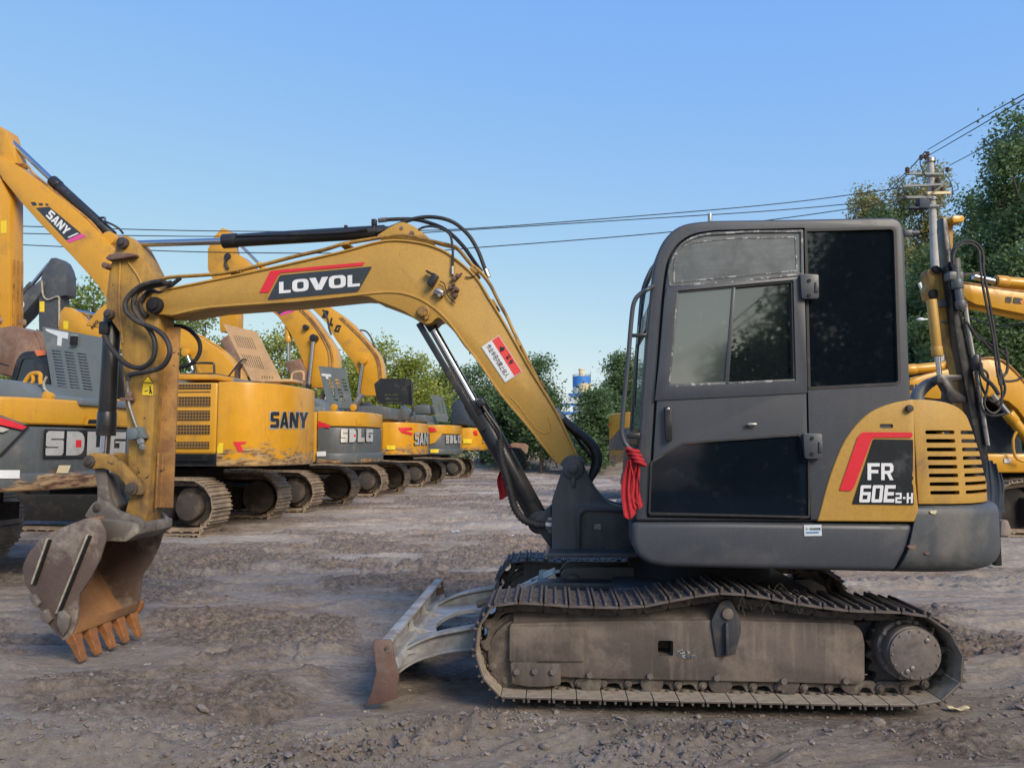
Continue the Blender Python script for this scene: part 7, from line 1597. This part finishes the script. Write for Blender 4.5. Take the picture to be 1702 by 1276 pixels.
# excavator seen between boom and cab, tail to the left
g3_ = Frame(5.4, 20.0, 180.0)
rr3 = empty('excavator', g3_, label='far excavator tail with red mark, seen just left of the charcoal cab', cat='excavator'); kr3 = Kit(g3_, rr3)
cv = Curved(g3_, 1.6)
a_, c_z = 2.22, 1.0
cw = yard_house(kr3, g3_, 'bgyellow', c_z, a_, tail='bggrey'); add_tracks(rr3, tx=.35); simple_cab(kr3, rr3, s=-1)
ql = lambda pts: zc(880, 560, 5.8, pts)
kr3.part(cv.poly(ql([(745, 830), (770, 828), (798, 845), (765, 860), (745, 855)]), .02), 'red_mark', mt['red'], parent=cw, smooth=0)
kr3.part(cv.poly(ql([(890, 880), (860, 900), (750, 1030), (745, 1090), (1100, 1090), (1100, 860)]), .012), 'grey_panel', mt['bggrey'], parent=cw, smooth=0)
b = B(); b.slab([(.2, -.7), (1.9, -.7), (1.9, .7), (.2, .7)], a_ - .02, a_ + .25, .1); kr3.part(b, 'engine_cover', mt['hoodgrey'])
pf_ = g3_.at(1030, 690, 0)
b = B(); b.prism([(-.4, 1.9), (-.2, 2.3), (-2.0, 4.2), (-3.4, 4.0), (-3.3, 3.6), (-2.1, 3.7), (-.9, 1.7)], -.2, .2, .02); kr3.part(b, 'boom', mt['bgyellow'])
# orange bucket lying far off
fo = Frame(.25, 27.0, 0.0); ob = empty('loader_bucket', fo, label='rusty orange bucket lying on the far side of the yard', cat='bucket'); ko = Kit(fo, ob)
q = fo.px(zc(700, 600, 3.9875, [(590, 548), (615, 540), (690, 545), (712, 560), (705, 605), (695, 615), (660, 575), (600, 570)]), 0); b = B(); b.prism(q, -.02, .0, .0); b.prism(q, .9, .92); b.ribbon([q[0], q[7], q[6], q[5]], .03, 0, .9); b.ribbon([q[1], q[2], q[3], q[4]], .03, 0, .9, side=-1); ko.part(b, 'bucket_shell', mt['rustybucket'])
# ---------------------------------------------------------------- trees
def leaf_mesh(name, blobs, n, size, mat, seed, asp=.55):
    """blobs: (x, y, z, rx, ry, rz, weight) ellipsoids of foliage; leaves grouped in sprays"""
    rs = np.random.RandomState(seed); W_ = np.array([b_[6] * (b_[3] * b_[4] * b_[5]) ** .7 for b_ in blobs]); W_ /= W_.sum()
    per = 22; ns = n // per; idx = rs.choice(len(blobs), ns, p=W_); bl = np.array([b_[:6] for b_ in blobs])[idx]
    d = rs.normal(size=(ns, 3)); d /= np.linalg.norm(d, axis=1)[:, None]; rad = rs.uniform(.35, 1.08, ns) ** .6
    c = bl[:, :3] + d * bl[:, 3:6] * rad[:, None]
    c = np.repeat(c, per, 0); sp = size * 3.4
    off = rs.normal(size=(ns * per, 3)) * sp * np.array([1, 1, .7]); c = c + off
    m = len(c); u = rs.normal(size=(m, 3)); u[:, 2] *= .6; u /= np.linalg.norm(u, axis=1)[:, None]
    v = rs.normal(size=(m, 3)); v -= (v * u).sum(1)[:, None] * u; v /= np.linalg.norm(v, axis=1)[:, None]
    s_ = (size * rs.uniform(.55, 1.25, m))[:, None]; u *= s_; v *= s_ * asp
    co = np.stack([c - u, c - v * .9 + u * .1, c + u, c + v * .9 + u * .1], 1).reshape(-1, 3)
    me = bpy.data.meshes.new(name); me.vertices.add(m * 4); me.vertices.foreach_set('co', co.ravel()); me.loops.add(m * 4)
    me.loops.foreach_set('vertex_index', np.arange(m * 4, dtype=np.int32)); me.polygons.add(m); me.polygons.foreach_set('loop_start', np.arange(m) * 4); me.polygons.foreach_set('loop_total', np.full(m, 4)); me.update()
    me.materials.append(mat); return me
def make_tree(name, loc, H, crown, trunk_r, n, size, mat, seed, label, group, base=.25, shape='round', cat='tree'):
    """crown = (rx, rz fraction) ; built standing at loc"""
    rg = random.Random(seed); root = empty(name, loc=loc, yaw=0, label=label, cat=cat, group=group)
    b = B(); lean = Vector((rg.uniform(-.04, .04), rg.uniform(-.04, .04), 0)) * H
    pts = [Vector((0, 0, -.2)), Vector((0, 0, H * .3)) + lean * .2, Vector((0, 0, H * .6)) + lean * .6, Vector((0, 0, H * .93)) + lean]
    b.tube(pts, lambda t: trunk_r * (1 - .85 * t), 8, 4); blobs = []
    nb = 15 if shape == 'poplar' else 11
    for i in range(nb):
        t = base + (1 - base) * (i + .5) / nb; a = i * 2.4 + rg.uniform(-.5, .5)
        if shape == 'poplar': w_ = crown * (math.sin(math.pi * min(1, (t - base) / (1 - base) * .80 + .20)) ** .6) * rg.uniform(.55, 1.0)
        else: w_ = crown * math.sin(math.pi * min(1, max(.08, (t - base) / (1 - base) * .85 + .12))) ** .55 * rg.uniform(.6, 1.0)
        st = Vector((0, 0, H * (t - .10))) + lean * t; en = st + Vector((math.cos(a) * w_ * .75, math.sin(a) * w_ * .75, H * (.12 if shape == 'poplar' else .08)))
        b.tube([st, st.lerp(en, .5) + Vector((0, 0, -.03 * H)), en], lambda q, r_=trunk_r * .38: r_ * (1 - .8 * q), 6, 3)
        rr = w_ * rg.uniform(.42, .62)
        for k in range(2 if shape == 'poplar' else 3):
            o = Vector((rg.uniform(-1, 1), rg.uniform(-1, 1), rg.uniform(-.6, .9))) * rr * .8
            blobs.append((en.x + o.x, en.y + o.y, en.z + o.z, rr * rg.uniform(.6, 1), rr * rg.uniform(.6, 1), rr * rg.uniform(.55, 1.1) * (1.4 if shape == 'poplar' else .9), 1))
    blobs.append((lean.x, lean.y, H * .93, crown * .25, crown * .25, H * .07, 1.0))
    me = b.mesh('trunk'); finish(me, 'trunk', mt['wood'], root, 60)
    cm_ = leaf_mesh('crown', blobs, n, size, mat, seed); o = bpy.data.objects.new('crown', cm_); COL.objects.link(o); o.parent = root
    return root
def tree_at(u, vtop, d, crown_px, mat, seed, label, group, n=4500, size=.16, shape='round', base=.25, name='broadleaf_tree', tr=None):
    p = wpt(u, 742, d); top = wpt(u, vtop, d).z; return make_tree(name, (p.x, d, height(p.x, d).item() if True else 0), top, crown_px / F * d, tr or top * .018, n, size, mt[mat], seed, label, group, base, shape)
GB = 'trees along the far side of the yard'
spec = [(-150, 570, 46, 75, 'leafmid', 'leftmost mid green tree behind the parked machines, mostly outside the frame'),
        (20, 555, 44, 60, 'leafmid', 'green tree behind the rusty bucket at the left edge'),
        (140, 478, 40, 62, 'leafmid', 'bushy green tree behind the dark grey boom'),
        (235, 540, 48, 60, 'leafmid', 'green tree hidden behind the stick of the front machine'),
        (330, 520, 46, 60, 'leafmid', 'green tree between the stick and the propped tan hood'),
        (405, 560, 50, 50, 'leafmid', 'green tree directly above the propped tan hood'),
        (455, 552, 47, 55, 'leafyel', 'yellowish tree left of the curved boom with pipes'),
        (520, 600, 55, 55, 'leafmid', 'mid green tree between the two curved booms'),
        (585, 590, 55, 60, 'leafyel', 'yellow green tree seen under the second curved boom'),
        (640, 576, 52, 55, 'leafyel', 'brightest yellow green tree right of the lettered curved boom'),
        (690, 598, 52, 55, 'leafyel', 'yellow green tree above the black raised hood'),
        (745, 628, 56, 45, 'leafmid', 'lower mid green tree left of the boom cylinder')]
for i, (u, v, d, c, m, lb) in enumerate(spec): tree_at(u, v, d, c * 1.2, m, 50 + i, lb, GB, n=13000, size=.13, base=.04)
spec = [(800, 620, 42, 45, 'leafdark', 'dark tree behind the boom cylinder barrel', .08), (850, 640, 40, 42, 'leafdark', 'dark tree under the lower boom', .06),
        (900, 600, 38, 30, 'leafdark', 'dark open crowned tree left of the blue silo', .15), (988, 650, 36, 32, 'leafdark', 'dense dark tree in front of the blue silo', .12),
        (1030, 612, 40, 28, 'leafdark', 'thin crowned tree right of the blue silo beside the cab', .30), (1085, 640, 44, 40, 'leafdark', 'dark tree hidden behind the cab front', .1), (1010, 672, 39, 26, 'leafdark', 'small dark tree right of the silo', .15)]
for i, (u, v, d, c, m, lb, bs) in enumerate(spec): tree_at(u, v, d, c, m, 80 + i, lb, GB, n=13000, size=.09, base=bs)
GP = 'tall trees on the right'
spec = [(1448, 318, 33, 54, 'leafpop_sunlit', 'tall thin poplar just right of the cab roof, yellow sunlight in its leaf colour'), (1500, 345, 30, 40, 'leafpop', 'tall poplar behind the concrete pole to its left'),
        (1520, 300, 34, 50, 'leafpop_sunlit', 'poplar directly behind the concrete pole, yellow sunlight in its leaf colour'), (1578, 282, 33, 48, 'leafpop_sunlit', 'poplar right of the concrete pole, yellow sunlight in its leaf colour'),
        (1625, 320, 27, 50, 'leafdark', 'dark tree behind the drilling mast'), (1668, 238, 25, 60, 'leafdark', 'tall dark green tree left of the right edge'),
        (1730, 190, 24, 75, 'leafdark', 'tallest dark tree at the right edge'), (1585, 420, 24, 50, 'leafdark', 'lower dark green tree between pole and mast'), (1400, 420, 36, 45, 'leafpop', 'poplar hidden behind the cab'), (1830, 260, 27, 80, 'leafdark', 'dark tree beyond the right edge'), (1530, 480, 26, 45, 'leafpop', 'low tree behind the cab rear')]
for i, (u, v, d, c, m, lb) in enumerate(spec): tree_at(u, v, d, c * 1.15, m, 120 + i, lb, GP, n=34000, size=.078, shape='poplar', base=.06, name='poplar_tree', tr=.13)
# undergrowth along the far edge: one mass nobody could count
blobs = []; rg = random.Random(2)
for i in range(150):
    u = rg.uniform(-100, 1120); d = rg.uniform(43, 60); x = (u - CU) / F * d; blobs.append((x, d, rg.uniform(.2, 1.8), rg.uniform(.8, 1.6), 1.0, rg.uniform(.5, 1.3), 1))
for i in range(90):
    u = rg.uniform(1380, 1900); d = rg.uniform(24, 32); x = (u - CU) / F * d; blobs.append((x, d, rg.uniform(.2, 2.2), rg.uniform(.8, 1.4), .8, rg.uniform(.5, 1.2), 1))
me = leaf_mesh('undergrowth', blobs, 30000, .15, mt['leafdark'], 9); o = bpy.data.objects.new('undergrowth', me); COL.objects.link(o); tag(o, 'dark green undergrowth along the far edge of the yard', 'undergrowth', kind='stuff')
# trees behind the photographer, mirrored in the cab windows
GM = 'trees behind the camera mirrored in the cab glass'
for i, (x, y, H, cw, n_, lb) in enumerate(((7.2, -15, 10.6, 1.35, 14000, 'tall dark tree mirrored at the front of the quarter window'), (8.5, -15.5, 12.5, 1.7, 17000, 'tall dark tree mirrored in the middle of the quarter window'), (9.9, -15, 12.5, 2.1, 22000, 'tall dark tree mirrored at the rear of the quarter window'), (8.6, -18.5, 12, 2.2, 18000, 'broad dark tree mirrored behind the others in the quarter window'),
        (3.55, -17, 4.3, .85, 9000, 'small tree mirrored left in the rear sliding pane'), (4.5, -17.5, 5.2, .8, 9000, 'tree mirrored in the middle of the rear sliding pane'), (5.3, -17, 6.4, .9, 9000, 'tree mirrored beside the upper hinge'))):
    make_tree('broadleaf_tree', (x, y, 0), H, cw, .10, n_, .12, mt['leafdark'], 300 + i, lb, GM, .03, 'poplar')
# ---------------------------------------------------------------- utility pole and wires
D_P = 23.0
pz = wpt(1546, 262, D_P); px_ = pz.x
fp = Frame(px_, D_P, 0.0)
pole = empty('utility_pole', fp, label='tall concrete utility pole with steel crossarms rising behind the cab', cat='utility pole'); kp_ = Kit(fp, pole)
b = B(); b.cyl((0, 0, -.3), (0, 0, pz.z), .165, .095, seg=20); kp_.part(b, 'pole_shaft', mt['concrete'])
qp = lambda x, y, l=0: fp.at(1402 + x / 4.253, 140 + y / 4.253, l)
arms = [((440, 632), (700, 636), .05), ((420, 722), (725, 708), .05), ((590, 772), (760, 768), .06), ((400, 800), (620, 800), .05), ((500, 860), (690, 860), .05)]
for i, (a, c, w_) in enumerate(arms):
    b = B(); b.bar(qp(*a, -.14), qp(*c, -.14), w_ * 1.3, w_ * 1.3); kp_.part(b, 'crossarm', mt['cream'] if i == 2 else mt['hoodgrey'])
b = B(); b.bar(qp(480, 880, -.2), qp(720, 700, -.2), .05, .05); b.bar(qp(480, 800, .1), qp(600, 780, .1), .05, .05); kp_.part(b, 'brace', mt['black'])
for (x, y) in ((594, 495), (580, 515), (452, 622), (668, 680), (640, 745), (698, 745), (735, 605), (450, 605), (550, 518)):
    p = qp(x, y, -.14); b = B(); b.cyl(p - Vector((0, 0, .08)), p + Vector((0, 0, .08)), .035, seg=8); b.cyl(p - Vector((0, 0, .03)), p, .07, seg=10); b.cyl(p + Vector((0, 0, .03)), p + Vector((0, 0, .06)), .06, seg=10); kp_.part(b, 'insulator', mt['ceramic'])
for z_ in (pz.z - .15, pz.z - 1.35): b = B(); b.cyl((0, 0, z_), (0, 0, z_ + .10), .15, seg=16); kp_.part(b, 'pole_band', mt['steel'])
p = qp(560, 850, -.25); b = B(); b.box(p, (.32, .25, .30), bev=.03); b.box((p.x - .15, p.y, p.z - .12), (.6, .2, .05)); kp_.part(b, 'fuse_box', mt['blueblack'])
for pts in ([(540, 530), (550, 590), (590, 650), (660, 650)], [(430, 690), (395, 730), (400, 780), (450, 800)], [(380, 850), (390, 800), (420, 790)], [(720, 640), (760, 700), (770, 780), (740, 840), (690, 860)], [(800, 700), (810, 740), (770, 760)], [(640, 790), (680, 800), (690, 850)]):
    b = B(); b.tube([qp(x, y, -.2) for x, y in pts], .014, 6, 5); kp_.part(b, 'jumper_cable', mt['wire'])
lp_ = empty('pole_lamp', fp, label='small white dish on the concrete pole at half height', cat='lamp'); kl_ = Kit(fp, lp_)
p = fp.at(1530, 531, -.2); b = B(); vs = b.ico(p, .12, 2, (1.0, .8, .45)); b.bar(p, fp.at(1546, 530, -.1), .03, .03); kl_.part(b, 'lamp_head', mt['white'])
p = fp.at(1532, 476, -.2); b = B(); b.box(p, (.14, .10, .26), Matrix.Rotation(R(-20), 4, 'Y'), bev=.03); b.bar(p, fp.at(1546, 478, -.1), .03, .03); kl_.part(b, 'antenna_panel', mt['white'])
def wire(pts, r, label, grp='overhead wires'):
    b = B(); b.tube(pts, r, 6, 6); o = finish(b.mesh(), 'overhead_wire', mt['wire'], None, 60); tag(o, label, 'wire', grp)
def wp(lst): return [wpt(u, v, d) for u, v, d in lst]
wire(wp([(-60, 371, 22), (36, 376, 22), (350, 384, 22), (620, 384, 22), (780, 380, 22), (1050, 360, 22), (1300, 338, 22.5), (1501, 312, 23)]), .014, 'topmost long wire running left from the pole')
wire(wp([(-60, 384, 22.3), (36, 388, 22.3), (350, 393, 22.3), (640, 389, 22.3), (780, 382, 22.3), (1050, 365, 22.3), (1300, 349, 22.5), (1500, 330, 23)]), .014, 'middle long wire running left from the pole')
wire(wp([(-60, 403, 22), (36, 407, 22), (340, 419, 22), (650, 420, 22), (800, 411, 22), (1100, 387, 22), (1300, 363, 22.5), (1420, 346, 23), (1495, 335, 23)]), .014, 'lowest long wire running left from the pole')
wire(wp([(1542, 249, 23), (1622, 202, 17), (1702, 157, 13), (1800, 100, 10)]), .012, 'upper wire climbing to the top right corner')
wire(wp([(1541, 260, 23), (1622, 213, 17), (1702, 165, 13), (1800, 108, 10)]), .012, 'second wire climbing to the top right corner')
wire(wp([(1578, 275, 23), (1640, 243, 19), (1702, 213, 15), (1800, 160, 12)]), .012, 'lowest wire climbing past the dark tree at the right edge')
wire(wp([(1538, 252, 23), (1508, 285, 30), (1475, 315, 45), (1440, 355, 70)]), .022, 'upper wire dropping away to the left behind the cab roof')
wire(wp([(1508, 290, 23.5), (1476, 320, 36), (1440, 362, 60)]), .02, 'lower wire dropping away to the left behind the cab roof')
wire(wp([(1608, 526, 20), (1640, 538, 19.5), (1670, 541, 19), (1740, 533, 18)]), .02, 'pale sagging cable behind the drilling mast')
# second pole and wires behind the photographer
fq = Frame(4.75, -13.0, 0); pb_ = empty('utility_pole', fq, label='utility pole with crossarm mirrored in the sliding pane', cat='utility pole'); kq = Kit(fq, pb_)
b = B(); b.cyl((0, 0, -.2), (0, 0, 6.0), .12, .08, seg=14); kq.part(b, 'pole_shaft', mt['concrete'])
b = B(); b.box((-.1, 0, 5.45), (1.0, .08, .08)); kq.part(b, 'crossarm', mt['black'])
for x in (-.5, -.1, .3): b = B(); b.cyl((x, 0, 5.45), (x, 0, 5.75), .04, seg=8); kq.part(b, 'insulator', mt['ceramic'])
for k, dx in enumerate((-.5, -.1)): wire([Vector((4.75 + dx, -13, 5.75)), Vector((3.4 + dx, -20, 5.2)), Vector((1.6 + dx, -30, 5.2))], .018, ('left' if k == 0 else 'right') + ' wire of the mirrored utility pole')
# ---------------------------------------------------------------- silo and plant buildings
DS = 92.0
fs_ = Frame((967 - CU) / F * DS, DS, 0.0)
silo = empty('silo', fs_, label='tall silo with a blue band and a small top turret beyond the trees', cat='silo'); ks = Kit(fs_, silo)
def zs_(v): return wpt(967, v, DS).z
b = B(); b.cyl((0, 0, 0), (0, 0, zs_(643)), 1.06, seg=32); ks.part(b, 'silo_base', mt['whitesheet'])
b = B(); b.cyl((0, 0, zs_(643)), (0, 0, zs_(626)), 1.08, seg=32); ks.part(b, 'blue_band', mt['blue'])
b = B(); b.cyl((0, 0, zs_(626)), (0, 0, zs_(614)), .33, seg=20); b.cyl((0, 0, zs_(615)), (0, 0, zs_(613)), .37, seg=20); ks.part(b, 'top_turret', mt['cream'])
b = B()
for k in range(16):
    a = 2 * math.pi * k / 16; b.cyl((1.05 * math.cos(a), 1.05 * math.sin(a), zs_(626)), (1.05 * math.cos(a), 1.05 * math.sin(a), zs_(623)), .025, seg=5)
b.tube([(1.05 * math.cos(a), 1.05 * math.sin(a), zs_(623)) for a in np.linspace(0, 2 * math.pi, 30)], .025, 5, smooth=False); b.cyl((1.1, 0, zs_(640)), (1.1, 0, zs_(617)), .03, seg=5); ks.part(b, 'railing', mt['steel'])
fs2 = Frame((972 - CU) / F * (DS - 4), DS - 4, 0); drum = empty('silo', fs2, label='cream coloured drum in front of the blue banded silo', cat='silo'); kd = Kit(fs2, drum)
b = B(); b.cyl((0, 0, 0), (0, 0, zs_(642)), .75, seg=28); kd.part(b, 'drum', mt['cream'])
fbd = Frame((955 - CU) / F * 84, 84.0, 8.0); bd = empty('plant_building', fbd, label='blue and white sheet steel plant building below the silo', cat='building'); kb_ = Kit(fbd, bd)
def zb2(v): return wpt(955, v, 84).z
b = B(); b.box((1, 0, zb2(688) / 2), (6.5, 5, zb2(688))); kb_.part(b, 'wall', mt['whitesheet'])
b = B(); b.prism([(-1.2, zb2(672)), (-.2, zb2(660)), (1.5, zb2(655)), (1.5, zb2(664)), (2.6, zb2(664)), (2.6, zb2(672))], -2.4, 2.4); kb_.part(b, 'upper_wall', mt['whitesheet'])
for v0, v1, x0, x1 in ((656, 661, -.4, 1.6), (674, 676.5, -2.3, 4.3), (686, 690, -2.4, 4.4)):
    b = B(); b.box(((x0 + x1) / 2, -2.53, (zb2(v0) + zb2(v1)) / 2), (x1 - x0, .12, zb2(v0) - zb2(v1))); kb_.part(b, 'blue_trim', mt['blue'])
fw = Frame(0, 66.0, 0); wl = empty('boundary_wall', fw, label='low dark boundary wall behind the far trees', cat='wall'); kw = Kit(fw, wl)
b = B(); b.box((-5, 0, 1.3), (78, .3, 2.6)); b.box((-5, 0, 2.65), (78, .5, .12)); kw.part(b, 'wall_panel', mt['bgchassis'])
# ---------------------------------------------------------------- litter
def litter(u, v, size, m, label, name, seed, cat):
    r = ray(u, v); t = CAMH / -r.z; x, y = r.x * t, r.y * t; z = height(x, y).item() + .006
    rg = random.Random(seed); o = empty(name, loc=(x, y, z), label=label, cat=cat); b = B(); n = 9
    rows = [[Vector(((i / n - .5) * size * 1.6, (j / 5 - .5) * size * .7, .10 * size * math.sin(i * .9 + seed) + .06 * size * math.cos(j * 1.3 + seed) + .012)) for i in range(n + 1)] for j in range(6)]
    b.grid(rows); finish(b.mesh(), 'sheet', mt[m], o, 60)
litter(842, 893, .14, 'white', 'crumpled white paper lying on the mud left of the boom mount', 'paper_scrap', 1, 'litter')
litter(757, 886, .08, 'white', 'small white scrap on the mud, left of the larger paper', 'paper_scrap', 2, 'litter')
litter(1213, 1209, .05, 'white', 'pale flake lying on the mud below the track', 'plastic_scrap', 4, 'litter')
litter(1220, 1213, .06, 'hoodgrey', 'grey flake lying on the mud below the track', 'plastic_scrap', 6, 'litter')
litter(1595, 1182, .07, 'cream', 'thin pale splinters on the mud right of the track end', 'wood_splinter', 7, 'litter')
def stone(u, v, s, label, seed, m='clod'):
    r = ray(u, v); t = CAMH / -r.z; x, y = r.x * t, r.y * t; rg = random.Random(seed); b = B(); vs = b.ico((0, 0, 0), s, 2, (1.2, .9, .8))
    for q in vs: q.co *= 1 + rg.uniform(-.13, .13)
    o = finish(b.mesh(), 'stone', mt[m], None, 25); o.location = (x, y, height(x, y).item() + s * .35); tag(o, label, 'stone')
stone(1460, 1232, .028, 'single grey stone on the flat mud at the lower right', 1)
stone(906, 1237, .022, 'grey lump among the clods at bottom centre, below the track front', 2)
stone(915, 1262, .022, 'pale slab shaped lump at bottom centre edge', 3)
stone(868, 1238, .018, 'flat grey lump left of the other bottom centre stones', 4)
stone(1563, 1022, .06, 'tan stone in the mud to the right of the track end', 5)
